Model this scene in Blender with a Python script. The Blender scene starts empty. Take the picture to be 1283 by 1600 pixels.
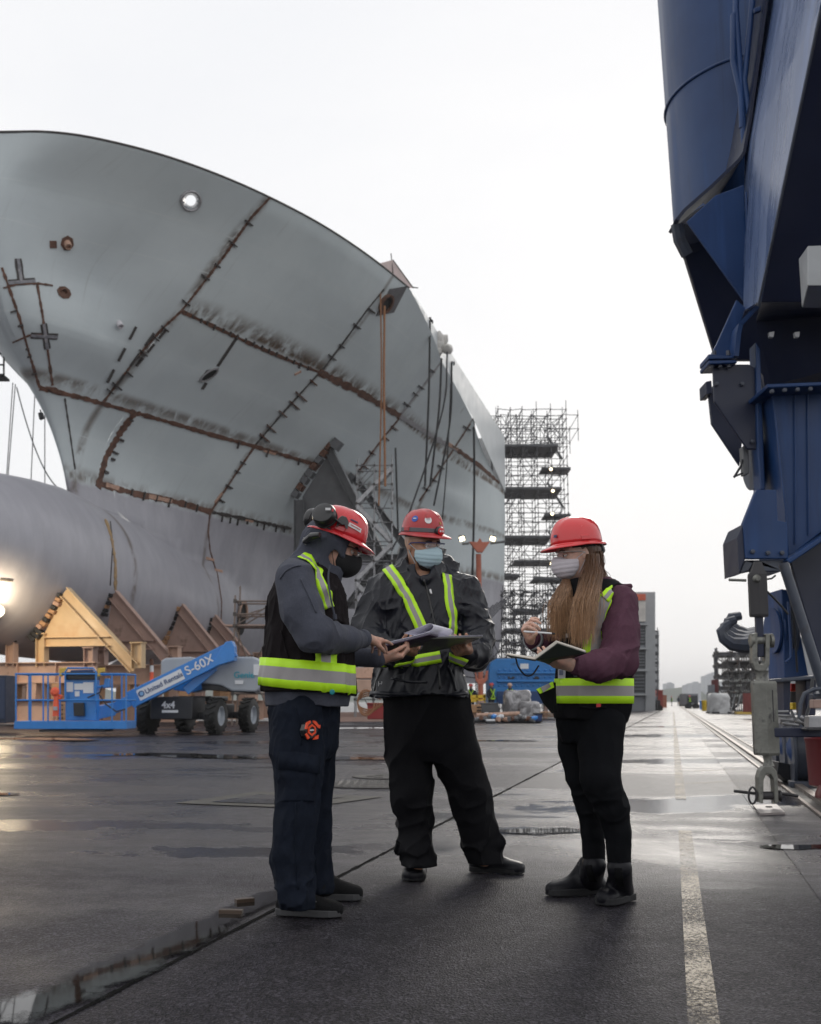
import bpy, bmesh, math, random
import numpy as np
from mathutils import Vector, Matrix
from mathutils.bvhtree import BVHTree
random.seed(7); np.random.seed(7)
SC = bpy.context.scene
COL = SC.collection
# ---------------------------------------------------------------- camera, sky, sun, exposure
FPX = 1750.0; CAMH = 0.90; PITCH = math.atan(296/1750.0)
cd = bpy.data.cameras.new('camera'); cam = bpy.data.objects.new('camera', cd); COL.objects.link(cam)
cam.location = (0, 0, CAMH); cam.rotation_euler = (math.pi/2 + PITCH, 0, 0)
cd.sensor_fit = 'HORIZONTAL'; cd.sensor_width = 24.0; cd.lens = 24.0*FPX/1283.0
cd.clip_start = 0.1; cd.clip_end = 6000
cd.dof.use_dof = True; cd.dof.focus_distance = 5.35; cd.dof.aperture_fstop = 4.0
SC.camera = cam
SC.view_settings.view_transform = 'Standard'; SC.view_settings.look = 'None'
SC.view_settings.exposure = 0.07; SC.view_settings.gamma = 1.0; SC.view_settings.use_curve_mapping = False
SUN_EL = math.radians(24); SUN_AZ = math.radians(16)      # azimuth clockwise from +Y
W = bpy.data.worlds.new('World'); SC.world = W; W.use_nodes = True
nt = W.node_tree; nt.nodes.clear()
out = nt.nodes.new('ShaderNodeOutputWorld'); bg = nt.nodes.new('ShaderNodeBackground')
sky = nt.nodes.new('ShaderNodeTexSky'); sky.sky_type = 'NISHITA'; sky.sun_disc = False
sky.sun_elevation = SUN_EL; sky.sun_rotation = SUN_AZ; sky.air_density = 1.0; sky.dust_density = 2.0
tc = nt.nodes.new('ShaderNodeTexCoord'); mp = nt.nodes.new('ShaderNodeMapping')
mp.inputs['Scale'].default_value = (1, 1, 2.6)
nz = nt.nodes.new('ShaderNodeTexNoise'); nz.inputs['Scale'].default_value = 1.6; nz.inputs['Detail'].default_value = 5
nz.inputs['Distortion'].default_value = 0.5
cr = nt.nodes.new('ShaderNodeValToRGB')
cr.color_ramp.elements[0].position = 0.30; cr.color_ramp.elements[0].color = (0.895, 0.908, 0.940, 1)
cr.color_ramp.elements[1].position = 0.62; cr.color_ramp.elements[1].color = (0.965, 0.968, 0.980, 1)
sc10 = nt.nodes.new('ShaderNodeMixRGB'); sc10.blend_type = 'MULTIPLY'; sc10.inputs['Fac'].default_value = 1
sc10.inputs['Color2'].default_value = (9.75, 9.75, 9.75, 1)
mx = nt.nodes.new('ShaderNodeMixRGB'); mx.inputs['Fac'].default_value = 0.97
nt.links.new(tc.outputs['Generated'], mp.inputs['Vector']); nt.links.new(mp.outputs[0], nz.inputs['Vector'])
nt.links.new(nz.outputs['Fac'], cr.inputs['Fac']); nt.links.new(cr.outputs['Color'], sc10.inputs['Color1'])
nt.links.new(sky.outputs['Color'], mx.inputs['Color1']); nt.links.new(sc10.outputs['Color'], mx.inputs['Color2'])
nt.links.new(mx.outputs['Color'], bg.inputs['Color']); bg.inputs['Strength'].default_value = 0.1
nt.links.new(bg.outputs[0], out.inputs[0])
sl = bpy.data.lights.new('sun', 'SUN'); sl.energy = 0.5; sl.angle = math.radians(20); sl.color = (1.0, 0.93, 0.84)
sun = bpy.data.objects.new('sun', sl); COL.objects.link(sun)
sd = Vector((math.sin(SUN_AZ)*math.cos(SUN_EL), math.cos(SUN_AZ)*math.cos(SUN_EL), math.sin(SUN_EL)))
sun.rotation_euler = sd.to_track_quat('Z', 'Y').to_euler()

# ---------------------------------------------------------------- measuring helpers (photo pixel -> point in the place)
def ray(px, py):
    cx = (px-641.5)/FPX; cy = (800-py)/FPX
    return np.array([cx, math.cos(PITCH)-math.sin(PITCH)*cy, math.sin(PITCH)+math.cos(PITCH)*cy])
CAM = np.array([0, 0, CAMH])
def P(px, py, Y):
    r = ray(px, py); return CAM + r*Y/r[1]
def G(px, py, z=0.0):
    r = ray(px, py); return CAM + r*(z-CAMH)/r[2]
def PL(px, py, n, d):
    r = ray(px, py); return CAM + r*(d-CAM@n)/(r@n)
U = np.array([0.22585873, 0.97416007, 0.0])       # road and ship axis, away from the camera
ST = np.array([0.97416007, -0.22585873, 0.0])     # across it, to the right
SO = np.array([-11.73961, 57.936125, 0.0])        # ship origin on its centreline
ZV = np.array([0, 0, 1.0])
def S(f, r, z): return SO - f*U + r*ST + z*ZV
def RD(a, b, z=0.0): return a*U + b*ST + z*ZV      # road coordinates: a along, b across

# ---------------------------------------------------------------- materials
MATS = {}
def mat(name, col, rough=0.5, metal=0.0, var=0.12, vs=2.0, bump=0.0, bs=30.0, coat=0.0, col2=None, c2lo=0.55, c2hi=0.65,
        c2s=1.5, emit=None, es=0.0, alpha=1.0, spec=0.5, rvar=0.08, world=False, stretch=(1, 1, 1), sheen=0.0, bdist=0.01):
    if name in MATS: return MATS[name]
    m = bpy.data.materials.new(name); m.use_nodes = True; t = m.node_tree; N = t.nodes; L = t.links
    b = N['Principled BSDF']
    co = N.new('ShaderNodeTexCoord'); src = co.outputs['Object']
    if world:
        g = N.new('ShaderNodeNewGeometry'); src = g.outputs['Position']
    mpn = N.new('ShaderNodeMapping'); mpn.inputs['Scale'].default_value = stretch; L.new(src, mpn.inputs['Vector']); src = mpn.outputs[0]
    n1 = N.new('ShaderNodeTexNoise'); n1.inputs['Scale'].default_value = vs; n1.inputs['Detail'].default_value = 5
    n1.inputs['Roughness'].default_value = 0.6; L.new(src, n1.inputs['Vector'])
    c = N.new('ShaderNodeMixRGB'); c.inputs['Color1'].default_value = tuple(x*(1-var) for x in col)+(1,)
    c.inputs['Color2'].default_value = tuple(min(1, x*(1+var)) for x in col)+(1,)
    mr = N.new('ShaderNodeMapRange'); mr.inputs['From Min'].default_value = 0.3; mr.inputs['From Max'].default_value = 0.7
    L.new(n1.outputs['Fac'], mr.inputs['Value']); L.new(mr.outputs[0], c.inputs['Fac'])
    o = c.outputs['Color']
    if col2 is not None:
        n2 = N.new('ShaderNodeTexNoise'); n2.inputs['Scale'].default_value = c2s; n2.inputs['Detail'].default_value = 8
        n2.inputs['Roughness'].default_value = 0.65; L.new(src, n2.inputs['Vector'])
        m2 = N.new('ShaderNodeMapRange'); m2.inputs['From Min'].default_value = c2lo; m2.inputs['From Max'].default_value = c2hi
        L.new(n2.outputs['Fac'], m2.inputs['Value'])
        c2 = N.new('ShaderNodeMixRGB'); c2.inputs['Color2'].default_value = tuple(col2)+(1,)
        L.new(m2.outputs[0], c2.inputs['Fac']); L.new(o, c2.inputs['Color1']); o = c2.outputs['Color']
    L.new(o, b.inputs['Base Color'])
    b.inputs['Metallic'].default_value = metal; b.inputs['Specular IOR Level'].default_value = spec
    rr = N.new('ShaderNodeMapRange'); rr.inputs['From Min'].default_value = 0.3; rr.inputs['From Max'].default_value = 0.7
    rr.inputs['To Min'].default_value = max(0.02, rough-rvar); rr.inputs['To Max'].default_value = min(1, rough+rvar)
    n3 = N.new('ShaderNodeTexNoise'); n3.inputs['Scale'].default_value = vs*2.3; n3.inputs['Detail'].default_value = 3; L.new(src, n3.inputs['Vector'])
    L.new(n3.outputs['Fac'], rr.inputs['Value']); L.new(rr.outputs[0], b.inputs['Roughness'])
    if coat: b.inputs['Coat Weight'].default_value = coat; b.inputs['Coat Roughness'].default_value = 0.08
    if sheen: b.inputs['Sheen Weight'].default_value = sheen; b.inputs['Sheen Roughness'].default_value = 0.5
    if bump:
        n4 = N.new('ShaderNodeTexNoise'); n4.inputs['Scale'].default_value = bs; n4.inputs['Detail'].default_value = 4; L.new(src, n4.inputs['Vector'])
        bn = N.new('ShaderNodeBump'); bn.inputs['Strength'].default_value = bump; bn.inputs['Distance'].default_value = bdist
        L.new(n4.outputs['Fac'], bn.inputs['Height']); L.new(bn.outputs[0], b.inputs['Normal'])
    if emit: b.inputs['Emission Color'].default_value = tuple(emit)+(1,); b.inputs['Emission Strength'].default_value = es
    if alpha < 1: b.inputs['Alpha'].default_value = alpha
    MATS[name] = m; return m

# ---------------------------------------------------------------- object helpers
def tag(o, label=None, cat=None, group=None, kind=None):
    if label: o['label'] = label
    if cat: o['category'] = cat
    if group: o['group'] = group
    if kind: o['kind'] = kind
    return o
def thing(name, loc, label, cat, group=None):
    o = bpy.data.objects.new(name, None); COL.objects.link(o); o.location = Vector(loc)
    o.empty_display_size = 0.1
    tag(o, label, cat, group); return o
def wloc(o):
    v = np.zeros(3)
    while o is not None: v = v + np.array(o.location); o = o.parent
    return v
def mkmesh(name, verts, faces, mats, parent=None, smooth=False, mi=None, bevel=0, uv=None, normals=None, solid=0, seg=2, autos=None):
    """verts in world coordinates; the object sits at the centre of its verts, relative to its parent"""
    verts = np.asarray(verts, dtype=float).reshape(-1, 3)
    po = wloc(parent) if parent is not None else np.zeros(3)
    c = (verts.min(0)+verts.max(0))/2
    me = bpy.data.meshes.new(name)
    if isinstance(faces, np.ndarray):
        k = faces.shape[1]; nf = len(faces)
        me.vertices.add(len(verts)); me.vertices.foreach_set('co', (verts-c).astype(np.float32).ravel())
        me.loops.add(nf*k); me.loops.foreach_set('vertex_index', faces.astype(np.int32).ravel())
        me.polygons.add(nf); me.polygons.foreach_set('loop_start', np.arange(0, nf*k, k, dtype=np.int32))
        me.update(calc_edges=True)
    else:
        me.from_pydata([tuple(v) for v in verts-c], [], [tuple(int(i) for i in f) for f in faces])
    if not isinstance(mats, (list, tuple)): mats = [mats]
    for m in mats: me.materials.append(m)
    if mi is not None: me.polygons.foreach_set('material_index', np.asarray(mi, dtype=np.int32))
    if smooth: me.polygons.foreach_set('use_smooth', [True]*len(me.polygons))
    if uv is not None:
        ul = me.uv_layers.new(name='uv'); vi = np.zeros(len(me.loops), dtype=np.int32); me.loops.foreach_get('vertex_index', vi)
        ul.data.foreach_set('uv', np.asarray(uv, dtype=np.float32)[vi].ravel())
    me.update()
    if normals is not None: me.normals_split_custom_set_from_vertices([tuple(n) for n in normals])
    if autos: me.set_sharp_from_angle(angle=math.radians(autos))
    o = bpy.data.objects.new(name, me); COL.objects.link(o); o.location = Vector(c-po)
    if parent is not None: o.parent = parent
    if solid: md = o.modifiers.new('solid', 'SOLIDIFY'); md.thickness = solid; md.offset = 0
    if bevel: md = o.modifiers.new('bevel', 'BEVEL'); md.width = bevel; md.segments = seg; md.limit_method = 'ANGLE'; md.harden_normals = False
    return o
def nrm(v): v = np.asarray(v, float); return v/max(1e-9, np.linalg.norm(v))
class MB:
    def __init__(s): s.v = []; s.f = []; s.m = []; s.sm = False
    def add(s, vs, fs, m=0):
        o = len(s.v); s.v += [np.asarray(v, float) for v in vs]; s.f += [tuple(i+o for i in f) for f in fs]; s.m += [m]*len(fs); return s
    def hexa(s, p, m=0):   # 8 points: bottom 4, top 4
        return s.add(p, [(3, 2, 1, 0), (4, 5, 6, 7), (0, 1, 5, 4), (1, 2, 6, 5), (2, 3, 7, 6), (3, 0, 4, 7)], m)
    def box(s, c, size, ax=None, m=0):
        X, Y, Z = (np.eye(3) if ax is None else [np.asarray(a, float) for a in ax]); a, b, d = [q/2 for q in size]; c = np.asarray(c, float)
        return s.hexa([c+i*a*X+j*b*Y+k*d*Z for k in (-1, 1) for i, j in ((-1, -1), (1, -1), (1, 1), (-1, 1))], m)
    def bar(s, p, q, w, h, up=(0, 0, 1), m=0):
        p = np.asarray(p, float); q = np.asarray(q, float); d = nrm(q-p); up = np.asarray(up, float)
        if abs(d@nrm(up)) > 0.98: up = np.array([0, 1.0, 0]) if abs(d[1]) < 0.9 else np.array([1.0, 0, 0])
        x = nrm(np.cross(d, up)); z = np.cross(x, d)
        c = (p+q)/2; return s.box(c, (w, np.linalg.norm(q-p), h), (x, d, z), m)
    def ibeam(s, p, q, w, h, t=0.025, up=(0, 0, 1), m=0, m2=None):
        p = np.asarray(p, float); q = np.asarray(q, float); d = nrm(q-p); up = np.asarray(up, float)
        x = nrm(np.cross(d, up)); z = np.cross(x, d); m2 = m if m2 is None else m2
        s.bar(p+z*(h/2-t/2), q+z*(h/2-t/2), w, t, up, m); s.bar(p-z*(h/2-t/2), q-z*(h/2-t/2), w, t, up, m)
        s.bar(p, q, t, h-2*t, up, m2); return s
    def tube(s, pts, r, n=8, m=0, cap=True, rs=None):
        pts = [np.asarray(p, float) for p in pts]; rs = rs or [r]*len(pts); o = len(s.v)
        ref = None
        for i, p in enumerate(pts):
            d = nrm(pts[min(i+1, len(pts)-1)]-pts[max(i-1, 0)])
            if ref is None: ref = np.array([0, 0, 1.0]) if abs(d[2]) < 0.9 else np.array([1.0, 0, 0])
            x = nrm(np.cross(ref, d)); y = np.cross(d, x); ref = y
            for k in range(n):
                a = 2*math.pi*k/n; s.v.append(p+rs[i]*(math.cos(a)*x+math.sin(a)*y))
        for i in range(len(pts)-1):
            for k in range(n):
                s.f.append((o+i*n+k, o+i*n+(k+1) % n, o+(i+1)*n+(k+1) % n, o+(i+1)*n+k)); s.m.append(m)
        if cap:
            s.f.append(tuple(o+k for k in reversed(range(n)))); s.f.append(tuple(o+(len(pts)-1)*n+k for k in range(n))); s.m += [m, m]
        return s
    def lathe(s, c, axis, prof, n=24, m=0, closed=False):  # prof: (radius, along axis)
        c = np.asarray(c, float); a = nrm(axis); x = nrm(np.cross(a, [0.13, 0.2, 1.0] if abs(a[2]) < 0.9 else [1, 0.1, 0])); y = np.cross(a, x); o = len(s.v)
        for r, h in prof:
            for k in range(n):
                t = 2*math.pi*k/n; s.v.append(c+a*h+r*(math.cos(t)*x+math.sin(t)*y))
        for i in range(len(prof)-1):
            for k in range(n):
                s.f.append((o+i*n+k, o+i*n+(k+1) % n, o+(i+1)*n+(k+1) % n, o+(i+1)*n+k)); s.m.append(m)
        if not closed:
            s.f.append(tuple(o+k for k in reversed(range(n)))); s.f.append(tuple(o+(len(prof)-1)*n+k for k in range(n))); s.m += [m, m]
        return s
    def prism(s, poly, ext, m=0):
        n = len(poly); e = np.asarray(ext, float); p = [np.asarray(q, float) for q in poly]
        s.add(p+[q+e for q in p], [tuple(range(n)), tuple(reversed(range(n, 2*n)))]+[(i, i+n, (i+1) % n+n, (i+1) % n) for i in range(n)], m); return s
    def build(s, name, mats, parent=None, smooth=False, bevel=0, autos=None, **k):
        if smooth and autos is None: autos = 40
        o = mkmesh(name, s.v, s.f, mats, parent, smooth=smooth, mi=s.m, bevel=bevel, autos=autos, **k)
        return o
def fixn(o):   # make normals consistent
    bm = bmesh.new(); bm.from_mesh(o.data); bmesh.ops.recalc_face_normals(bm, faces=bm.faces); bm.to_mesh(o.data); bm.free(); return o
def copytree(o, dloc=None, parent=None):
    c = o.copy(); COL.objects.link(c)
    if parent is not None: c.parent = parent
    elif dloc is not None: c.location = Vector(dloc)
    for ch in list(o.children): copytree(ch, None, c)
    return c
def text(name, body, loc, xdir, ydir, size, m, parent=None, ext=0.002, align='LEFT', shear=0, bold=0):
    cu = bpy.data.curves.new(name, 'FONT'); cu.body = body; cu.size = size; cu.extrude = ext; cu.align_x = align; cu.shear = shear; cu.offset = bold
    cu.materials.append(m); o = bpy.data.objects.new(name, cu); COL.objects.link(o)
    x = Vector(nrm(xdir)); y = Vector(nrm(ydir)); z = x.cross(y); y = z.cross(x)
    M = Matrix((x, y, z)).transposed().to_4x4(); M.translation = Vector(np.asarray(loc)-(wloc(parent) if parent else 0))
    o.matrix_local = M
    if parent: o.parent = parent
    bpy.context.view_layer.update()
    me = bpy.data.meshes.new_from_object(o.evaluated_get(bpy.context.evaluated_depsgraph_get())); o2 = bpy.data.objects.new(name, me); COL.objects.link(o2)
    o2.matrix_local = M
    if parent: o2.parent = parent
    bpy.data.objects.remove(o); return o2
def bvh_of(objs):
    vs = []; fs = []
    for o in objs:
        n = len(vs); wl = wloc(o)
        vs += [tuple(np.array(v.co)+wl) for v in o.data.vertices]; fs += [tuple(i+n for i in p.vertices) for p in o.data.polygons]
    return BVHTree.FromPolygons(vs, fs)
def cast(bvh, px, py, far=400):
    d = Vector(ray(px, py)).normalized(); h = bvh.ray_cast(Vector(CAM), d, far)
    if h[0] is None: return None, None
    n = np.array(h[1]);
    if n@np.array(d) > 0: n = -n
    return np.array(h[0]), n
def resample(pts, step):
    pts = [np.asarray(p, float) for p in pts]; o = [pts[0]]
    for a, b in zip(pts[:-1], pts[1:]):
        k = max(1, int(round(np.linalg.norm(b-a)/step)))
        for i in range(1, k+1): o.append(a+(b-a)*i/k)
    return o
def spline(pts, n):
    """Catmull-Rom through points"""
    p = [np.asarray(q, float) for q in pts]; p = [2*p[0]-p[1]]+p+[2*p[-1]-p[-2]]; o = []
    for i in range(1, len(p)-2):
        for k in range(n):
            t = k/n; o.append(0.5*((2*p[i])+(-p[i-1]+p[i+1])*t+(2*p[i-1]-5*p[i]+4*p[i+1]-p[i+2])*t*t+(-p[i-1]+3*p[i]-3*p[i+1]+p[i+2])*t**3))
    o.append(p[-2]); return o
def strip_on(bvh, pix, wm, off, name, mats, parent, step=6, thick=None, rough=0, prof=None):
    """a raised band following a pixel path across a surface: prof = list of (lateral fraction -1..1, extra offset, material)"""
    pp = resample([(a, b) for a, b in pix], step); pts = []; nn = []
    for q in pp:
        l, n = cast(bvh, q[0], q[1])
        if l is not None: pts.append(l); nn.append(n)
    if len(pts) < 2: return None
    # drop outliers in depth
    mb = MB(); k = len(pts); rows = []
    for i in range(k):
        d = nrm(pts[min(k-1, i+1)]-pts[max(0, i-1)]); n = nn[i]; sdir = nrm(np.cross(d, n))
        w = wm*(1+rough*random.uniform(-1, 1))/2
        c = pts[i]
        rows.append([c-sdir*w-n*0.01, c-sdir*w+n*off, c+sdir*w+n*off, c+sdir*w-n*0.01])
    o = len(mb.v)
    for r in rows: mb.v += r
    for i in range(k-1):
        for j in range(3): mb.f.append((o+i*4+j, o+i*4+j+1, o+(i+1)*4+j+1, o+(i+1)*4+j)); mb.m.append(0)
    mb.f.append((0, 1, 2, 3)); mb.f.append(((k-1)*4+3, (k-1)*4+2, (k-1)*4+1, (k-1)*4)); mb.m += [0, 0]
    return fixn(mb.build(name, mats, parent))
# ================================================================ GROUND
class NT:
    """tiny shader graph writer"""
    def __init__(s, name):
        s.m = bpy.data.materials.new(name); s.m.use_nodes = True; s.t = s.m.node_tree; s.b = s.t.nodes['Principled BSDF']
    def n(s, typ, **k):
        x = s.t.nodes.new(typ)
        for a, v in k.items(): setattr(x, a, v)
        return x
    def sock(s, x, i):
        if isinstance(x, (int, float)): i.default_value = x
        elif isinstance(x, (tuple, list)): i.default_value = tuple(x)+((1,) if len(i.default_value) == 4 and len(x) == 3 else ())
        else: s.t.links.new(x, i)
    def math(s, op, a, b=0.0, c=None, clamp=False):
        x = s.n('ShaderNodeMath', operation=op, use_clamp=clamp); s.sock(a, x.inputs[0]); s.sock(b, x.inputs[1])
        if c is not None: s.sock(c, x.inputs[2])
        return x.outputs[0]
    def mix(s, f, a, b, mode='MIX'):
        x = s.n('ShaderNodeMixRGB', blend_type=mode); s.sock(f, x.inputs[0]); s.sock(a, x.inputs[1]); s.sock(b, x.inputs[2]); return x.outputs[0]
    def noise(s, v, sc, det=4, rough=0.55, dist=0.0, out='Fac'):
        x = s.n('ShaderNodeTexNoise'); s.t.links.new(v, x.inputs['Vector']); x.inputs['Scale'].default_value = sc
        x.inputs['Detail'].default_value = det; x.inputs['Roughness'].default_value = rough; x.inputs['Distortion'].default_value = dist; return x.outputs[out]
    def ramp(s, v, a, b, lo=0.0, hi=1.0, smooth=True):
        x = s.n('ShaderNodeMapRange', interpolation_type='SMOOTHSTEP' if smooth else 'LINEAR'); s.sock(v, x.inputs['Value'])
        for k, q in (('From Min', a), ('From Max', b), ('To Min', lo), ('To Max', hi)): x.inputs[k].default_value = q
        return x.outputs[0]
    def mapping(s, v, scale=(1, 1, 1), rot=(0, 0, 0), loc=(0, 0, 0)):
        x = s.n('ShaderNodeMapping'); s.t.links.new(v, x.inputs['Vector']); x.inputs['Scale'].default_value = scale; x.inputs['Rotation'].default_value = rot
        x.inputs['Location'].default_value = loc; return x.outputs[0]
    def pos(s): return s.n('ShaderNodeNewGeometry').outputs['Position']
    def link(s, o, name): s.sock(o, s.b.inputs[name])
    def bump(s, h, st, d=0.01, nrm=None):
        x = s.n('ShaderNodeBump'); s.sock(h, x.inputs['Height']); s.sock(st, x.inputs['Strength']); x.inputs['Distance'].default_value = d
        if nrm is not None: s.t.links.new(nrm, x.inputs['Normal'])
        return x.outputs[0]
    def sep(s, v):
        x = s.n('ShaderNodeSeparateXYZ'); s.t.links.new(v, x.inputs[0]); return x.outputs
ROT = math.atan2(U[0], U[1])
WETS = [(1100, 1254, 1.7, .62, 1.3), (1000, 1264, 1.3, .45, 1.25), (1230, 1248, 1.3, .5, 1.25), (1180, 1310, .8, .25, .9), (700, 1235, 1.6, .5, .8), (360, 1330, 1.1, .3, .9), (120, 1290, 1.3, .4, .9), (430, 1160, 3, 1.2, 1.0), (1150, 1386, .30, .16, .55), (1080, 1190, 2.2, .9, 1.1), (1060, 1150, 3, 2, 1.1), (30, 1170, 5, 2.5, .9), (840, 1300, .7, .35, 1.0), (250, 1182, 5, 1.2, 1.0), (560, 1188, 2.2, .8, 1.0)]
def ground_mat(name, base, stone, wet_lo, wet_hi, rdry, rwet, bst, near_wet=.5, far_wet=.5, dry_to=4.0, spd=.22):
    g = NT(name); p = g.pos(); rp = g.mapping(p, rot=(0, 0, ROT))       # x across the road, y along it
    fine = g.noise(p, 105, 3, 0.8); grit = g.n('ShaderNodeTexVoronoi'); g.t.links.new(p, grit.inputs['Vector']); grit.inputs['Scale'].default_value = 120
    med = g.noise(p, 7, 5, 0.6); big = g.noise(rp, 0.45, 5, 0.6, 0.6)
    slab = g.noise(g.mapping(rp, scale=(0.10, 0.42, 1)), 1.0, 4, 0.6, 0.5)
    wet = g.ramp(g.math('ADD', g.math('MULTIPLY', big, 0.45), g.math('MULTIPLY', slab, 0.55)), wet_lo, wet_hi)
    far_ = g.ramp(g.sep(rp)[1], dry_to, dry_to+2.6, 0, 1); wet = g.math('MAXIMUM', g.math('MULTIPLY', wet, near_wet), g.math('MULTIPLY', far_, g.math('ADD', far_wet, g.math('MULTIPLY', wet, 1-far_wet))))
    edge = g.noise(p, 1.6, 6, 0.7, 0.5)
    for (a, b, rx, ry, st_) in WETS:      # standing damp: where water has gathered
        c = G(a, b); d = g.n('ShaderNodeVectorMath', operation='LENGTH'); q = g.mapping(p, scale=(1/rx, 1/ry, 0), loc=(-c[0]/rx, -c[1]/ry, 0)); g.t.links.new(q, d.inputs[0])
        dd = g.math('ADD', d.outputs['Value'], g.math('MULTIPLY', g.math('SUBTRACT', edge, 0.5), 2.8)); wet = g.math('MAXIMUM', wet, g.math('MULTIPLY', g.ramp(dd, 1.15, 0.55), st_))
    sp = g.ramp(grit.outputs['Color'], 0.45, 1.0)
    col = g.mix(g.ramp(fine, 0.42, 0.72), base, stone)
    col = g.mix(g.math('MULTIPLY', sp, 0.6), col, tuple(min(1, c*2.4) for c in stone))
    col = g.mix(g.ramp(med, 0.35, 0.75, 0.0, 0.45), col, tuple(c*0.6 for c in base))
    col = g.mix(g.ramp(g.noise(rp, 0.9, 6, 0.65, 0.4), 0.55, 0.72, 0, 0.5), col, (base[0]*1.0, base[1]*0.78, base[2]*0.62))  # rusty silt
    col = g.mix(g.math('MULTIPLY', wet, 0.5), col, tuple(c*0.45 for c in base))
    g.link(col, 'Base Color')
    wetc = g.math('MINIMUM', wet, 1.25)
    g.link(g.math('ADD', g.ramp(wetc, 0, 1.25, rdry, 0.07, False), g.math('MULTIPLY', g.math('SUBTRACT', med, 0.5), 0.12)), 'Roughness')
    h = g.math('ADD', g.math('MULTIPLY', fine, 0.6), g.math('MULTIPLY', grit.outputs['Distance'], 0.9))
    h = g.math('ADD', h, g.math('MULTIPLY', med, 0.35))
    st = g.ramp(wet, 0, 1, bst, bst*0.045, False)
    g.t.links.new(g.bump(h, st, 0.0075), g.b.inputs['Normal'])
    g.link(g.ramp(wetc, 0, 1.0, spd, 0.5, False), 'Specular IOR Level')
    return g.m
M_ASPH = ground_mat('asphalt', (0.0085, 0.0078, 0.0115), (0.080, 0.073, 0.092), 0.44, 0.66, 0.50, 0.20, 1.4, .8, .35, 4.5, .14)
M_CONC = ground_mat('concrete_apron', (0.0065, 0.006, 0.009), (0.066, 0.060, 0.073), 0.44, 0.62, 0.50, 0.13, 1.4, .15, .52, 4.6, .10)
def sheet(name, poly, m, z, kind='structure'):
    o = mkmesh(name, [(p[0], p[1], z) for p in poly], [tuple(range(len(poly)))], m); tag(o, kind=kind); return o
jt = float(G(480, 1397) @ ST); ja = float(np.dot(G(480, 1397)[:2], U[:2]))
jb = float(np.dot(G(90, 1600)[:2], ST[:2]))
j0 = G(90, 1600); j1 = G(877, 1191)
jd = nrm(j1-j0); jp = lambda t: j0+jd*t
def yard():
    o = sheet('yard_asphalt', [(-900, -60), (1200, -60), (1500, 3200), (-1500, 3200)], M_ASPH, 0.0)
yard()
crx = RD(0, 12.0)
sheet('concrete_apron', [jp(-9)[:2], (jp(-9)+ST*14)[:2], (jp(150)+ST*12)[:2], jp(150)[:2]], M_CONC, 0.005)
# joint between asphalt and apron: dark recessed looking line of crumbled sealant
def joint():
    mb = MB(); pts = [jp(t) for t in np.arange(-3, 120, 0.12)]
    for a, b in zip(pts[:-1], pts[1:]):
        far = np.linalg.norm(a); w1 = (0.006+0.006*random.random())*(1+far*0.05); mb.add([a+ST*-w1+ZV*.008, a+ST*w1+ZV*.008, b+ST*w1+ZV*.008, b-ST*w1+ZV*.008], [(0, 1, 2, 3)])
    tag(mb.build('apron_joint', mat('joint_tar', (0.004, 0.004, 0.004), 0.9, spec=.05)), kind='structure')
joint()
# puddles: level sheets of water with ragged edges
M_WATER = NT('puddle_water'); M_WATER.link((0.010, 0.009, 0.008), 'Base Color'); M_WATER.link(0.03, 'Roughness'); M_WATER.b.inputs['IOR'].default_value = 1.33
_wn = M_WATER.noise(M_WATER.pos(), 3, 2); M_WATER.t.links.new(M_WATER.bump(_wn, 0.03, 0.01), M_WATER.b.inputs['Normal']); M_WATER_NT = M_WATER; M_WATER = M_WATER.m
_u = M_WATER_NT.n('ShaderNodeUVMap'); _u.uv_map = 'uv'; _v = M_WATER_NT.sep(_u.outputs[0])[1]
_n = M_WATER_NT.noise(M_WATER_NT.pos(), 16, 8, .8); _n2 = M_WATER_NT.noise(M_WATER_NT.pos(), 2.2, 3, .6)
_a = M_WATER_NT.math('ADD', M_WATER_NT.math('SUBTRACT', 1.0, _v), M_WATER_NT.math('ADD', M_WATER_NT.math('MULTIPLY', M_WATER_NT.math('SUBTRACT', _n, .5), .9), M_WATER_NT.math('MULTIPLY', M_WATER_NT.math('SUBTRACT', _n2, .5), 1.1)))
M_WATER_NT.link(M_WATER_NT.ramp(_a, .34, .66), 'Alpha')
def puddle(pix, widths, z=0.0125):
    c = spline([G(a, b) for a, b in pix], 10); w = np.interp(np.linspace(0, 1, len(c)), np.linspace(0, 1, len(widths)), widths); V = []; uv = []; F_ = []; lanes = (-1, -.5, 0, .5, 1)
    for i, p in enumerate(c):
        d = nrm(c[min(len(c)-1, i+1)]-c[max(0, i-1)]); s_ = np.array([d[1], -d[0], 0]); e = abs(2*i/(len(c)-1)-1)**4
        for l in lanes: V.append(p+s_*w[i]*l+ZV*z); uv.append((0, max(abs(l), e)))
    n = len(lanes)
    for i in range(len(c)-1):
        for j in range(n-1): F_.append((i*n+j, i*n+j+1, (i+1)*n+j+1, (i+1)*n+j))
    tag(mkmesh('puddle', V, F_, M_WATER, uv=uv), kind='structure')
puddle([(-80, 1625), (50, 1574), (150, 1536), (240, 1492), (325, 1448), (400, 1413), (450, 1388)], [.26, .24, .22, .20, .18, .15, .10])
puddle([(130, 1182), (240, 1179), (330, 1183), (430, 1187)], [.4, .75, .85, .4]); puddle([(470, 1188), (550, 1186), (640, 1187)], [.35, .75, .4])
puddle([(760, 1302), (830, 1301), (930, 1298)], [.14, .30, .18]); puddle([(1180, 1326), (1240, 1326), (1340, 1326)], [.10, .22, .25]); puddle([(-60, 1243), (35, 1242)], [.3, .16])
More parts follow.
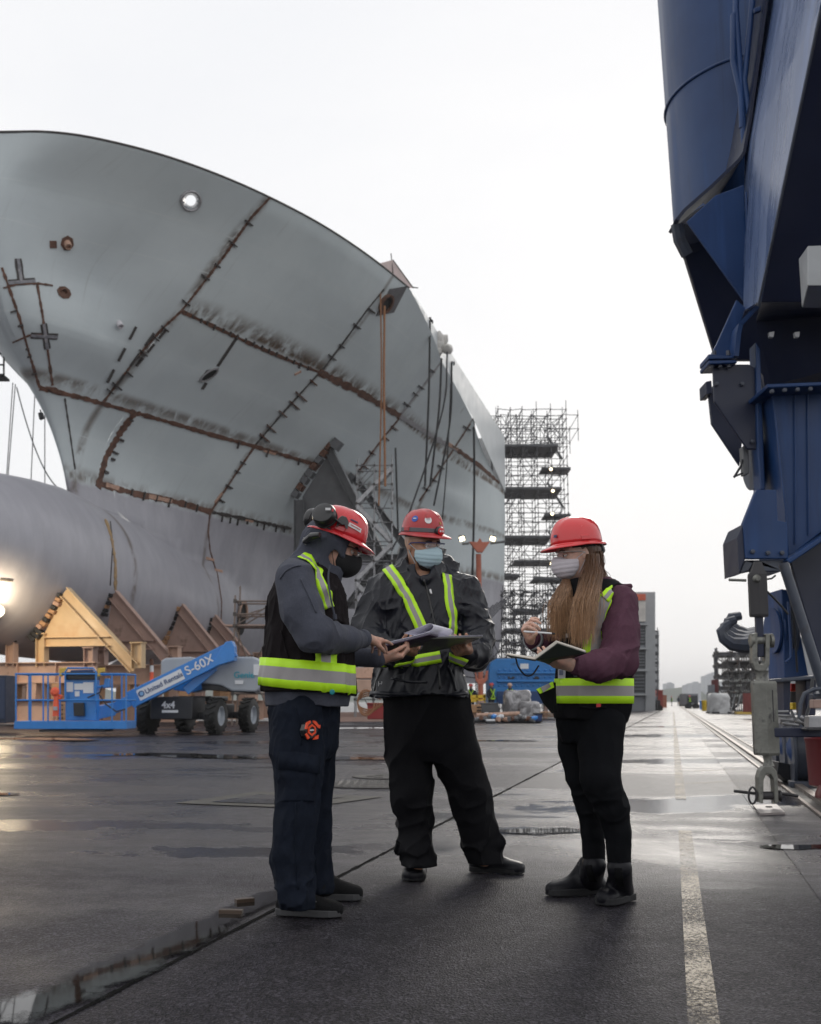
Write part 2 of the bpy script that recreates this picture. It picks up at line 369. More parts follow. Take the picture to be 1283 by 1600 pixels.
puddle([(-60, 1155), (70, 1155), (150, 1160)], [1.0, 1.3, .6]); puddle([(730, 1158), (850, 1158)], [.6, .6]); puddle([(990, 1136), (1085, 1136)], [.9, .9]); puddle([(480, 1139), (600, 1138), (700, 1140)], [1.0, 1.6, 1.0])
# painted lines
g = NT('worn_road_paint'); p = g.pos()
g.link(g.mix(g.noise(p, 5), (0.19, 0.14, 0.07), (0.27, 0.215, 0.13)), 'Base Color'); g.link(0.4, 'Roughness')
fl = g.math('ADD', g.math('MULTIPLY', g.noise(p, 75, 5, 0.8), 0.75), g.math('MULTIPLY', g.noise(p, 2.2, 3), 0.35))
g.link(g.ramp(fl, 0.48, 0.62, 0.05, .85), 'Alpha'); M_PAINT = g.m
def pline(a, b, w, name='painted_line'):
    a = np.array(a); b = np.array(b); d = nrm(b-a); s = np.array([d[1], -d[0], 0])*w/2
    o = mkmesh(name, [a-s+ZV*.010, a+s+ZV*.010, b+s+ZV*.010, b-s+ZV*.010], [(0, 1, 2, 3)], M_PAINT); tag(o, kind='structure')
wl0 = G(1100, 1600); wl1 = G(1063.5, 1250)
pline(G(1100.5, 1600)+U*-0.8, G(1070.5, 1300), 0.088); pline(G(1064, 1250), G(1052.5, 1112), 0.10)
pline(G(1066, 1226), G(1185, 1220), 0.09); pline(G(1064, 1206), G(1150, 1203), 0.09); pline(G(1061, 1188), G(1120, 1186), 0.09)
# crane rails in their steel lined trough
rb = float(np.dot(G(1186, 1189)[:2], ST[:2]))
def rails():
    m_st = mat('rail_steel', (0.20, 0.17, 0.15), 0.35, 0.7, col2=(0.10, 0.05, 0.03), c2s=3); m_dark = mat('trough_dark', (0.012, 0.012, 0.013), 0.5)
    for off in (0.0,):
        b0 = rb+off; mb = MB(); L = 230
        def rd(a, b, z): return RD(a, b, z)
        a0 = 4.0
        mb.add([rd(a0, b0-.16, .012), rd(a0, b0+.22, .012), rd(L, b0+.22, .012), rd(L, b0-.16, .012)], [(0, 1, 2, 3)])
        tag(mb.build('rail_trough', m_dark), kind='structure')
        for k, (w, h, dx) in enumerate(((.075, .05, 0.0), (.03, .03, -.15), (.03, .03, .22))):
            mb = MB(); mb.bar(rd(a0, b0+dx, h/2), rd(L, b0+dx, h/2), w, h); tag(mb.build('crane_rail' if k == 0 else 'trough_edge', m_st), kind='structure')
    # darker asphalt infill band beside the rail
    o = mkmesh('rail_infill', [RD(1.0, rb-.62, .0085), RD(1.0, rb-.17, .0085), RD(230, rb-.17, .0085), RD(230, rb-.62, .0085)], [(0, 1, 2, 3)], M_ASPH); tag(o, kind='structure')
rails()
# manhole and slotted drain covers, patched access slab
def drains():
    ms = mat('cast_iron', (0.06, 0.055, 0.052), 0.38, 0.6, bump=0.3, bs=60)
    md = mat('slot_dark', (0.006, 0.006, 0.006), 0.6)
    c = G(585, 1226); r = 0.62
    t = thing('drain_cover', c, 'round slotted cast iron drain cover between the left and middle workers', 'drain cover')
    mb = MB(); mb.lathe(c+ZV*.004, ZV, [(r, 0), (r, .006), (r-.05, .009), (r-.06, .003)], 40); mb.build('frame', ms, t, smooth=True)
    for k in range(-6, 7):
        x = k*0.085; hl = math.sqrt(max(0, (r-.08)**2-x*x))
        mb = MB(); mb.bar(c+np.array([x, -hl, .008]), c+np.array([x, hl, .008]), .045, .008); mb.build('bar', ms, t)
    c = G(605, 1214.5)
    t = thing('manhole_cover', c, 'small round iron manhole cover behind the slotted drain cover', 'manhole cover')
    mb = MB(); mb.lathe(c+ZV*.004, ZV, [(.42, 0), (.42, .007), (.38, .009), (.37, .006), (.001, .006)], 32); mb.build('frame', ms, t, smooth=True)
    for k in range(6): a = k*math.pi/3; mb = MB(); mb.box(c+np.array([.2*math.cos(a), .2*math.sin(a), .012]), (.1, .03, .006)); mb.build('rib', ms, t)
    mc = mat('pale_patch', (0.075, 0.068, 0.056), 0.4, bump=0.4, bs=50, world=True)
    q = [G(272, 1256), G(560, 1262), G(672, 1240), G(640, 1241)]
    o = mkmesh('access_slab', [G(272, 1256)+ZV*.008, G(470, 1264)+ZV*.008, G(600, 1246)+ZV*.008, G(400, 1238)+ZV*.008], [(0, 1, 2, 3)], mc); tag(o, kind='structure')
    o = mkmesh('access_slab', [G(330, 1255)+ZV*.013, G(450, 1259)+ZV*.013, G(540, 1247)+ZV*.013, G(405, 1243)+ZV*.013], [(0, 1, 2, 3)], M_CONC); tag(o, kind='structure')
    # two scraps of wood at the puddle edge
    mw = mat('wet_wood', (0.07, 0.045, 0.03), 0.35, bump=.4, stretch=(1, 8, 1))
    for (a, b, an, lab) in (((382, 1414), .085, 0.5, 'small wet wooden offcut nearer the left worker at the puddle edge'), ((361, 1432), .10, -0.1, 'small flat wooden offcut lying in the long puddle')):
        c = G(*a); mb = MB(); mb.box(c+ZV*.02, (b, .035, .018), ([math.cos(an), math.sin(an), 0], [-math.sin(an), math.cos(an), 0], ZV)); tag(mb.build('wood_scrap', mw, bevel=.002), lab, 'wood scrap', 'wood scraps at the puddle edge')
drains()

# ================================================================ SHIP
def pchip(x, y, xi):
    x = np.asarray(x, float); y = np.asarray(y, float); h = np.diff(x); d = np.diff(y)/h; m = np.zeros_like(y)
    m[0] = d[0]; m[-1] = d[-1]
    for i in range(1, len(x)-1):
        if d[i-1]*d[i] > 0: w1 = 2*h[i]+h[i-1]; w2 = h[i]+2*h[i-1]; m[i] = (w1+w2)/(w1/d[i-1]+w2/d[i])
    xi = np.clip(xi, x[0], x[-1]); k = np.clip(np.searchsorted(x, xi)-1, 0, len(x)-2); t = (xi-x[k])/h[k]
    return (2*t**3-3*t**2+1)*y[k]+(t**3-2*t**2+t)*h[k]*m[k]+(-2*t**3+3*t**2)*y[k+1]+(t**3-t**2)*h[k]*m[k+1]
LEV = [ (2.2, 11.5, [(1.9, 0.8), (-8.3, 2.2), (-19.2, 4.2), (-34, 10.5), (-62, 11)]),
    (6.0, 11.5, [(1.9, 1.6), (-8.3, 3.6), (-19.2, 5.8), (-34, 11.5), (-62, 12)]),
    (8.7, 11.55, [(1.9, 1.95), (-8.3, 4.0), (-19.2, 6.0), (-34, 11.7), (-62, 12)]),
    (10.3, 12.2, [(9.5, .5), (1.9, 2.25), (-8.3, 4.7), (-19.2, 6.6), (-34, 11.8), (-62, 12)]),
    (11.9, 13.3, [(10, .75), (1.9, 3.2), (-8.3, 5.6), (-19.2, 7.2), (-34, 11.85), (-62, 12)]),
    (13.8, 15.3, [(11.67, 1.6), (1.9, 4.5), (-8.3, 6.85), (-19.2, 8.1), (-34, 11.9), (-62, 12)]),
    (15.5, 17.45, [(11.67, 3.15), (1.9, 6.2), (-8.3, 8.1), (-19.2, 9.15), (-34, 11.95), (-62, 12)]),
    (17.3, 18.3, [(14.8, 2.35), (11.67, 4.75), (1.9, 7.95), (-8.3, 9.5), (-19.2, 10.27), (-34, 11.9), (-62, 12)]),
    (20.0, 19.0, [(17.6, 1.9), (15.1, 4.3), (11.67, 6.75), (7.66, 8.6), (1.9, 10.25), (-8.3, 11.6), (-19.2, 12.1), (-34, 12.6), (-62, 13)]),
    (22.0, 19.3, [(19.13, .64), (18.84, 2.1), (17.1, 4.84), (15.08, 6.6), (11.67, 8.58), (7.66, 10.19), (1.9, 11.62), (-8.3, 13.1), (-19.2, 13.6), (-34, 14.3), (-62, 15)]) ]
LZ = np.array([l[0] for l in LEV])
QG = np.linspace(0, 9.2, 185)
TAB = []
for z, F0, pts in LEV:
    q = [0]+[math.sqrt(F0-f) for f, r in pts]; r = [0]+[r for f, r in pts]; TAB.append(pchip(q, r, QG))
TAB = np.array(TAB)     # level x q
def Fst(z): return pchip(LZ, [l[1] for l in LEV], z)
TABZ = lambda z: np.array([pchip(LZ, TAB[:, j], z) for j in range(0)])
# fine table over z
ZG = np.linspace(2.2, 22, 100); TZ = np.array([pchip(LZ, TAB[:, j], ZG) for j in range(len(QG))]).T
def hull_r(f, z):
    f, z = np.broadcast_arrays(np.asarray(f, float), np.asarray(z, float)); q = np.sqrt(np.maximum(0, Fst(z)-f))
    zi = np.clip((z-2.2)/19.8*99, 0, 98.999); qi = np.clip(q/9.2*184, 0, 183.999); a = zi.astype(int); b = qi.astype(int); u = zi-a; v = qi-b
    return TZ[a, b]*(1-u)*(1-v)+TZ[a+1, b]*u*(1-v)+TZ[a, b+1]*(1-u)*v+TZ[a+1, b+1]*u*v
def bulb_p(f):
    f = np.asarray(f, float)
    top = np.interp(f, [-12, -5, 2, 8, 12, 14.2, 16.8, 40], [6.0, 6.4, 7.6, 8.9, 9.3, 9.5, 9.35, 9.2]); bot = np.interp(f, [-12, 8, 15, 40], [2.3, 2.45, 2.6, 2.8])
    w = np.interp(f, [-12, -8, 2, 8, 12, 40], [0.05, .9, 2.55, 3.05, 3.15, 3.15])
    k = np.where(f > 15, np.sqrt(np.maximum(0, 1-((f-15)/8.0)**2)), 1.0); zc = (top+bot)/2; s = (top-bot)/2
    zc = zc+np.where(f > 15, (f-15)*0.05, 0)
    return zc, s*k, w*k
def bulb_r(f, z):
    zc, s, w = bulb_p(f); return w*np.sqrt(np.maximum(0, 1-((z-zc)/np.maximum(s, 1e-6))**2))
def surf_r(f, z):
    h = np.maximum(0, hull_r(f, z)); b = bulb_r(f, z); return (h**2.6+b**2.6+1e-12)**(1/2.6)
def zk(f): return np.interp(f, [-62, -33.97, -19.16, -8.28, 0, 30], [14.2, 17.4, 19.79, 20.55, 22, 22])
# hull steel
g = NT('hull_steel'); uvn = g.n('ShaderNodeUVMap'); uvn.uv_map = 'uv'; X, Z, _ = g.sep(uvn.outputs[0])
fz = g.mapping(uvn.outputs[0], scale=(100, 30, 1)); fv = g.math('SUBTRACT', g.math('MULTIPLY', X, 100), 70); zv = g.math('MULTIPLY', Z, 30)
pp_ = g.pos(); blot = g.noise(pp_, 0.35, 5, 0.6); streak = g.noise(g.mapping(fz, scale=(2.2, 0.35, 1)), 1.0, 5, 0.65, 0.3); fineN = g.noise(pp_, 9, 4, 0.7)
col = g.mix(g.ramp(blot, 0.3, 0.7), (0.55, 0.605, 0.615), (0.61, 0.665, 0.67))
pn = g.n('ShaderNodeTexWhiteNoise', noise_dimensions='2D')
cell = g.n('ShaderNodeVectorMath', operation='FLOOR'); g.t.links.new(g.mapping(fz, scale=(0.11, 0.30, 1)), cell.inputs[0]); g.t.links.new(cell.outputs[0], pn.inputs['Vector'])
col = g.mix(g.ramp(pn.outputs['Value'], 0, 1, 0, 0.35, False), col, (0.52, 0.56, 0.585))
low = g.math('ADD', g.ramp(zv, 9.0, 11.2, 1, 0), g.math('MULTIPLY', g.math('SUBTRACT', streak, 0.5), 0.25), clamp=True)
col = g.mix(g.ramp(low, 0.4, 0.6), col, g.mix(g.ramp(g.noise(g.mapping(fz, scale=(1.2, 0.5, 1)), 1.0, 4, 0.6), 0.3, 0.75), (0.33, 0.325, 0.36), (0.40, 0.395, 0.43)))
stain = None
for z0, up, dn, amp in ((17.3, .75, .22, 1.0), (13.8, .28, .5, .75), (10.3, .6, .3, .8), (22.3, .01, .5, .4)):
    d = g.math('SUBTRACT', zv, z0); a = g.math('MULTIPLY', g.ramp(d, 0, up, 1, 0), g.ramp(d, -dn, 0, 0, 1)); a = g.math('MULTIPLY', a, g.math('MULTIPLY', g.math('LESS_THAN', fv, 11.8 if z0 > 17 else 30), amp)); stain = a if stain is None else g.math('MAXIMUM', stain, a)
for f0, wd, amp in ((11.67, .35, .75), (1.9, .25, .6), (-8.28, .3, .6), (-19.16, .35, .8)):
    d = g.math('ABSOLUTE', g.math('SUBTRACT', fv, f0)); a = g.math('MULTIPLY', g.ramp(d, 0, wd, 1, 0), amp); stain = g.math('MAXIMUM', stain, a)
sn = g.noise(g.mapping(fz, scale=(1.5, 0.9, 1)), 1.0, 7, 0.7, 0.5)
stain = g.math('MULTIPLY', stain, g.ramp(sn, 0.36, 0.58))
blob = g.ramp(g.noise(g.mapping(fz, scale=(0.42, 0.42, 1), loc=(3.1, 1.2, 0)), 1.0, 3, 0.5, 0.2), 0.70, 0.80, 0, 0.6)
stain = g.math('MAXIMUM', stain, blob)
col = g.mix(stain, col, g.mix(g.ramp(fineN, .3, .7), (0.055, 0.038, 0.027), (0.16, 0.105, 0.065)))
sc_ = None
for z0 in (20.3, 18.85, 15.6, 12.0):
    a = g.math('LESS_THAN', g.math('ABSOLUTE', g.math('SUBTRACT', zv, z0)), 0.022); sc_ = a if sc_ is None else g.math('MAXIMUM', sc_, a)
col = g.mix(g.math('MULTIPLY', sc_, g.ramp(sn, 0.3, 0.6, 0.1, 0.75)), col, (0.62, 0.66, 0.66))
drip = g.ramp(g.noise(g.mapping(fz, scale=(6.0, 0.25, 1)), 1.0, 5, 0.7), 0.55, 0.8, 0, 0.25)
col = g.mix(drip, col, (0.20, 0.18, 0.15))
g.link(col, 'Base Color'); g.link(g.ramp(low, 0, 1, 0.55, 0.36, False), 'Roughness')
wav = g.noise(g.mapping(fz, scale=(0.9, 0.9, 1)), 1.0, 2, 0.5)
g.t.links.new(g.bump(fineN, 0.12, 0.01, g.bump(wav, 0.22, 0.12)), g.b.inputs['Normal']); M_HULL = g.m
M_RUST = mat('rusty_weld', (0.13, 0.062, 0.040), 0.75, var=.45, vs=4, bump=.6, bs=25, col2=(0.05, 0.032, 0.026), c2s=6)
M_DKW = mat('dark_weld', (0.055, 0.048, 0.045), 0.6, var=.4, vs=5, bump=.5)
M_PRIM = mat('grey_primer', (0.30, 0.29, 0.30), 0.5, var=.25, vs=5)
M_TAN = mat('tan_primer', (0.48, 0.30, 0.22), 0.6, var=.25, vs=8)
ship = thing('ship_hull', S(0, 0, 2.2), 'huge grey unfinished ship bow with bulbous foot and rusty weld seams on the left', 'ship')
def patch(fa, fb, za, zb, nf, nz, side=1, name='hull_plate', rfun=surf_r, m=None):
    """fa, fb functions of z; za, zb functions of f-fraction -> grid"""
    s = np.linspace(0, 1, nf); t = np.linspace(0, 1, nz)
    SS, TT = np.meshgrid(s, t, indexing='ij')
    def pos(SS, TT):
        z = za+(0)*SS; f = None
        # iterate since zb may depend on f
        zz = (za+(zb(0)-za)*TT) if callable(zb) else za+(zb-za)*TT
        for _ in range(3):
            f = fa(zz)+(fb(zz)-fa(zz))*SS; zt = zb(f) if callable(zb) else zb
            zz = za+(zt-za)*TT
        f = fa(zz)+(fb(zz)-fa(zz))*SS
        return f, zz
    f, zz = pos(SS, TT); r = rfun(f, zz)
    V = SO[None, None]-f[..., None]*U+(side*r)[..., None]*ST+zz[..., None]*ZV
    e = 0.03; rf = (rfun(f-e, zz)-rfun(f-2*e, zz))/e if False else (rfun(f-e, zz)-rfun(f-3*e, zz))/(2*e); rz = (rfun(f, zz+e)-rfun(f, zz-e))/(2*e)
    # surface r(f,z): normal ~ (st) - dr/df * (fwd) - dr/dz * z
    Nn = side*ST[None, None]-rf[..., None]*(-U)-rz[..., None]*ZV; Nn /= np.linalg.norm(Nn, axis=-1, keepdims=True)
    idx = np.arange(nf*nz).reshape(nf, nz); q = np.stack([idx[:-1, :-1], idx[1:, :-1], idx[1:, 1:], idx[:-1, 1:]], -1).reshape(-1, 4)
    if side < 0: q = q[:, ::-1]
    uv = np.stack([(f+70)/100, zz/30], -1).reshape(-1, 2)
    o = mkmesh(name, V.reshape(-1, 3), q, m or M_HULL, ship, smooth=True, uv=uv, normals=Nn.reshape(-1, 3))
    return o
con = lambda c: (lambda z: np.full_like(np.asarray(z, float), c))
class Cos:  # nose clustered column positions
    pass
def fore(fb_, zlo, zhi, side, nf=48, nz=30):
    # columns bunch toward the stem: f = fb + (F-fb)*sin
    s = np.linspace(0, 1, nf); t = np.linspace(0, 1, nz); SS, TT = np.meshgrid(np.sin(s*math.pi/2), t, indexing='ij')
    z = zlo+(zhi-zlo)*TT; F = Fst(z); f = fb_+(F-fb_)*SS; r = surf_r(f, z)
    V = SO-f[..., None]*U+(side*r)[..., None]*ST+z[..., None]*ZV; e = .02
    rf = (surf_r(np.minimum(f, F-2*e)+e, z)-surf_r(np.minimum(f, F-2*e)-e, z))/(2*e); rz = (surf_r(f, z+e)-surf_r(f, z-e))/(2*e)
    rf = np.maximum(rf, -30)
    Nn = side*ST+rf[..., None]*U-rz[..., None]*ZV; Nn /= np.linalg.norm(Nn, axis=-1, keepdims=True)
    idx = np.arange(nf*nz).reshape(nf, nz); q = np.stack([idx[:-1, :-1], idx[1:, :-1], idx[1:, 1:], idx[:-1, 1:]], -1).reshape(-1, 4)
    if side > 0: q = q[:, ::-1]
    if zhi > 21.9 and side > 0:   # fairlead opening
        fc, zc = HOLE; cenf = f.reshape(-1)[q].mean(1); cenz = z.reshape(-1)[q].mean(1); dpx = HJ@np.stack([cenf-fc, cenz-zc]); q = q[(dpx**2).sum(0) > 12.5**2]
    o = mkmesh('hull_plate', V.reshape(-1, 3), q, M_HULL, ship, smooth=True, uv=np.stack([(f+70)/100, z/30], -1).reshape(-1, 2), normals=Nn.reshape(-1, 3)); return o
# find the fairlead position on the bow flare
HOLE = (14.0, 20.9)
best = 9
for f in np.arange(10, 18, .05):
    for z in (19.6, 19.8, 20, 20.2, 20.4, 20.6, 20.8, 21):
        p = S(f, float(surf_r(f, z)), z); v = p-CAM; cy = math.cos(PITCH)*v[2]-math.sin(PITCH)*v[1]; cz = math.cos(PITCH)*v[1]+math.sin(PITCH)*v[2]
        dx = 641.5+FPX*v[0]/cz-300; dy = 800-FPX*cy/cz-304
        if math.hypot(dx, dy) < best*10: best = math.hypot(dx, dy)/10; HOLE = (f, z)
def proj(v):
    v = np.asarray(v)-CAM; cy = math.cos(PITCH)*v[2]-math.sin(PITCH)*v[1]; cz = math.cos(PITCH)*v[1]+math.sin(PITCH)*v[2]; return np.array([641.5+FPX*v[0]/cz, 800-FPX*cy/cz])
_h = lambda f, z: S(f, float(surf_r(f, z)), z)
HP = _h(*HOLE); HTF = (_h(HOLE[0]+.05, HOLE[1])-_h(HOLE[0]-.05, HOLE[1]))/.1; HTZ = (_h(HOLE[0], HOLE[1]+.05)-_h(HOLE[0], HOLE[1]-.05))/.1
HJ = np.stack([(proj(HP+HTF*.05)-proj(HP-HTF*.05))/.1, (proj(HP+HTZ*.05)-proj(HP-HTZ*.05))/.1], 1); HJI = np.linalg.inv(HJ)
plates = []
for side in (1, -1):
    zs = [2.25, 10.3, 13.8, 17.3, 22.0]; fbs = [1.9, -8.28, -19.16, -33.97]
    for i in range(4):
        fb_ = 11.67 if i >= 2 else (10.2 if i == 1 else 9.0)
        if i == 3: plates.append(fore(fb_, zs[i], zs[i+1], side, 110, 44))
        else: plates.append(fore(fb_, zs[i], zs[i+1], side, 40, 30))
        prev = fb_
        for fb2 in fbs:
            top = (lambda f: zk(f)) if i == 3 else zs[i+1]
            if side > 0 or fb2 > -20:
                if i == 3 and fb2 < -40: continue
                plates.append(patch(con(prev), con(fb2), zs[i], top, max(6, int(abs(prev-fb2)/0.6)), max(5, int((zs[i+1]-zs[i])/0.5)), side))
            prev = fb2
def side_r(f, z): return np.full_like(f+z, 12.0)
M_SIDE = mat('pale_side_plating', (0.56, 0.59, 0.60), 0.42, var=.08, vs=.6, col2=(0.40, 0.40, 0.40), c2s=.4, c2lo=.6, c2hi=.8)
for a, b in ((0, -19.16), (-19.16, -33.97)):
    f = np.linspace(a, b, 12); V = []
    for q in f: V += [S(q, 12, float(zk(q))), S(q, 12.0, 22.0)]
    o = mkmesh('side_plate', V, [(2*i, 2*i+2, 2*i+3, 2*i+1) for i in range(11)], M_SIDE, ship)
# bulb forward of the stem
s = np.linspace(0, 1, 40); f_ = 11.5+11.49*np.sin(s*math.pi/2); ph = np.linspace(0, 2*math.pi, 73)[:-1]
V = []; uvb = []
for f in f_:
    zc, sv, w = bulb_p(f)
    for a in ph: V.append(S(f, w*math.sin(a), zc+sv*math.cos(a))); uvb.append(((f+70)/100, (zc+sv*math.cos(a))/30))
nb = 72; Fb = [(i*nb+k, i*nb+(k+1) % nb, (i+1)*nb+(k+1) % nb, (i+1)*nb+k) for i in range(39) for k in range(nb)]
bulb = fixn(mkmesh('bulbous_bow', V, Fb, M_HULL, ship, smooth=True, uv=uvb)); plates.append(bulb)
HB = bvh_of([p for p in plates])
def hstrip(name, pix, w, off=.02, m=M_RUST, rough=.25, step=6): return strip_on(HB, pix, w, off, name, m, ship, step, rough=rough)
# thin dark gunwale edge
mb = MB(); pts = [S(f, float(surf_r(f, 21.98)), 22.02) for f in list(np.linspace(0, 15, 30))+list(np.linspace(15.2, 19.28, 30))]
mb.tube(pts, .05, 6); mb.build('gunwale_edge', M_DKW, ship)
seams = [([(424, 306), (392, 340), (350, 400), (310, 452), (283, 486), (255, 512), (225, 545), (190, 590), (160, 630)], .14, M_RUST),
    ([(283, 486), (330, 508), (400, 541), (450, 562), (498, 581)], .20, M_RUST), ([(498, 581), (560, 612), (625, 650)], .42, M_RUST), ([(625, 650), (680, 684), (715, 703)], .34, M_PRIM), ([(715, 703), (750, 728), (786, 760)], .34, M_RUST),
    ([(62, 606), (130, 622), (205, 643), (270, 661), (330, 679), (400, 698), (450, 713), (500, 728)], .24, M_RUST),
    ([(600, 452), (575, 482), (540, 530), (500, 583)], .13, M_DKW), ([(498, 583), (440, 647), (400, 694)], .13, M_DKW), ([(400, 694), (365, 745), (330, 798)], .17, M_RUST),
    ([(212, 643), (188, 675), (165, 715), (153, 762)], .42, M_RUST), ([(156, 756), (210, 771), (270, 783), (330, 800)], .36, M_RUST), ([(330, 800), (390, 812), (455, 826)], .22, M_DKW),
    ([(328, 800), (325, 830), (328, 860), (340, 900), (346, 940), (345, 975)], .10, M_RUST),
    ([(688, 567), (655, 610), (627, 647)], .20, M_PRIM), ([(627, 650), (600, 682), (575, 715), (545, 760), (530, 785)], .20, M_RUST),
    ([(735, 662), (700, 715), (655, 783)], .26, M_RUST),
    ([(3, 418), (14, 450), (30, 495), (45, 550), (62, 606)], .12, M_RUST), ([(58, 445), (66, 490), (74, 545), (82, 602)], .12, M_RUST), ([(101, 622), (108, 670), (117, 733)], .08, M_DKW),
    ([(5, 450), (30, 443), (60, 443), (82, 446)], .10, M_RUST), ([(20, 535), (45, 524), (66, 522)], .08, M_RUST),
    ([(165, 812), (174, 840), (180, 880), (180, 922)], .24, mat('ochre_seam', (0.34, 0.22, 0.10), 0.5, var=.3, vs=4)), ([(172, 815), (176, 850), (174, 880), (172, 915)], .05, M_DKW)]
for pix, w, m in seams: hstrip('weld_seam', pix, w*.8, .03, m, rough=.4, step=4)
for pix in ([(0, 905), (20, 907)], ): hstrip('weld_seam', pix, .08, .02, M_DKW)
# pale inset strips on the seams
for pix, w in (([(232, 775), (268, 783)], .18), ([(165, 757), (185, 763)], .2), ([(335, 785), (347, 770)], .12), ([(460, 585), (470, 580)], .1), ([(700, 693), (715, 702)], .2), ([(412, 704), (430, 709)], .12)): hstrip('primed_strip', pix, w, .05, M_TAN)
for q in ((322, 872), (335, 890), (383, 812)): hstrip('primed_strip', [(q[0], q[1]), (q[0]+12, q[1]+3)], .12, .04, M_TAN)
# crosses and patches of ground metal
M_BARE = mat('ground_metal', (0.24, 0.24, 0.26), 0.45, var=.4, vs=8, col2=(.5, .46, .45), c2s=6)
for pix, w in (([(28, 404), (33, 440)], .28), ([(13, 442), (55, 439)], .26), ([(68, 506), (74, 545)], .26), ([(48, 524), (90, 526)], .26)): hstrip('ground_patch', pix, w, .025, M_DKW, .1)
for pix, w in (([(28, 404), (33, 440)], .12), ([(13, 442), (55, 439)], .12), ([(68, 506), (74, 545)], .12), ([(48, 524), (90, 526)], .12)): hstrip('ground_strip', pix, w, .04, M_BARE, .1)
# strongback clips across the seams
def clips(pix, n, ln, w=.08, jit=0.48, m=M_DKW, both=True):
    pp = resample(pix, 1.0); k = len(pp)
    for i in range(n):
        t = (i+.5+random.uniform(-jit, jit))/n*(k-1); a = pp[int(t)]; b = pp[min(k-1, int(t)+3)]; d = nrm(b-a); s = np.array([d[1], -d[0]])
        if both: q0, q1 = a-s*ln*random.uniform(.2, .9), a+s*ln*random.uniform(.3, 1)
        else: q0, q1 = a, a+s*ln*random.uniform(.6, 1.2)
        l0, n0 = cast(HB, *q0); l1, n1 = cast(HB, *q1)
        if l0 is None or l1 is None or np.linalg.norm(l1-l0) > 3: continue
        mb = MB(); mb.bar(l0+n0*.05, l1+n1*.05, w*random.uniform(.6, 1.1), .10, n0); mb.build('clip_plate', m, ship)
clips([(405, 325), (285, 480)], 5, 9); clips([(262, 505), (165, 622)], 7, 10); clips([(590, 470), (505, 575)], 4, 8); clips([(490, 595), (410, 685)], 6, 12, m=M_RUST)
clips([(390, 705), (340, 790)], 4, 9); clips([(680, 575), (630, 640)], 4, 7); clips([(615, 665), (540, 765)], 6, 10, m=M_RUST); clips([(730, 668), (660, 775)], 5, 8)
clips([(295, 488), (490, 575)], 16, -8, .05, .2, M_DKW, False); clips([(345, 682), (490, 722)], 3, -14, .06, .2, M_DKW, False); clips([(175, 757), (320, 790)], 7, -14, .05, .2, M_DKW, False)
clips([(205, 655), (158, 750)], 5, 5, .12); clips([(20, 480), (60, 600)], 5, 7, .05); clips([(340, 805), (450, 825)], 8, -9, .05, .2, M_DKW, False)
for a, b in (((212, 510), (160, 610)), ((240, 520), (170, 617)), ((258, 515), (205, 580))):   # long batten pieces beside the first seam
    for k in range(3): t = k/3; q0 = np.array(a)*(1-t)+np.array(b)*t; q1 = np.array(a)*(1-t-.2)+np.array(b)*(t+.2); hstrip('batten', [tuple(q0), tuple(q1)], .07, .10, M_DKW, .1)
hstrip('batten', [(370, 527), (340, 572)], .17, .03, M_DKW, .05); hstrip('batten', [(322, 598), (316, 608)], .17, .03, M_DKW, .05)
def disc_on(px, py, ra, rb, name, m, dep=.05, ax=None, n=20, ring=None):
    l, nn = cast(HB, px, py)
    up = nrm(ZV-nn*(ZV@nn)); sd = np.cross(up, nn)
    if ax: up, sd = nrm(up*math.cos(ax)+sd*math.sin(ax)), nrm(sd*math.cos(ax)-up*math.sin(ax))
    mb = MB()
    if ring:
        k = n; V = []
        for (r1, h) in ((1+ring, 0), (1+ring, dep), (1, dep), (1, -.3)):
            V += [l+(math.cos(2*math.pi*i/k)*sd*ra+math.sin(2*math.pi*i/k)*up*rb)*r1+nn*h for i in range(k)]
        mb.add(V, [(j*k+i, j*k+(i+1) % k, (j+1)*k+(i+1) % k, (j+1)*k+i) for j in range(3) for i in range(k)])
        return fixn(mb.build(name, m, ship, smooth=True, autos=40))
    p = [l+math.cos(2*math.pi*i/n)*sd*ra+math.sin(2*math.pi*i/n)*up*rb-nn*.02 for i in range(n)]
    mb.prism(p, nn*(dep+.02)); return fixn(mb.build(name, m, ship))
M_PIPE = mat('pipe_steel', (0.33, 0.32, 0.33), 0.35, .3, var=.2); M_BLK = mat('hole_black', (0.008, 0.008, 0.008), 0.7)
nn = nrm(np.cross(HTF, HTZ)); nn = nn if nn@(CAM-HP) > 0 else -nn; inw = nrm(HP-CAM)
mb = MB(); k = 36; V = []
for rpx, off, dp in ((17, -.03, 0), (17, .05, 0), (15, .10, 0), (13, .06, 0), (11.5, 0, .15), (8.5, 0, .7)):
    for i in range(k): ab = HJI@(rpx*np.array([math.cos(2*math.pi*i/k), math.sin(2*math.pi*i/k)])); V.append(HP+HTF*ab[0]+HTZ*ab[1]+nn*off+inw*dp)
mb.add(V, [(j*k+i, j*k+(i+1) % k, (j+1)*k+(i+1) % k, (j+1)*k+i) for j in range(5) for i in range(k)]); fixn(mb.build('fairlead', M_PIPE, ship, smooth=True, autos=60))
disc_on(612, 470, .85, 1.25, 'doubler_plate', mat('doubler', (0.12, 0.115, 0.12), .5, var=.3), .03, ax=.5, n=4)
disc_on(602, 474, .42, .42, 'hawse_pipe', M_RUST, .18, ring=.25); disc_on(602, 474, .40, .40, 'hawse_mouth', M_BLK, .06)
disc_on(83, 382, .20, .20, 'rust_patch', M_RUST, .03, ax=.5, n=4); disc_on(105, 380, .27, .30, 'rust_patch', M_RUST, .03, n=7); disc_on(100, 457, .32, .25, 'rust_patch', M_RUST, .03, n=8)
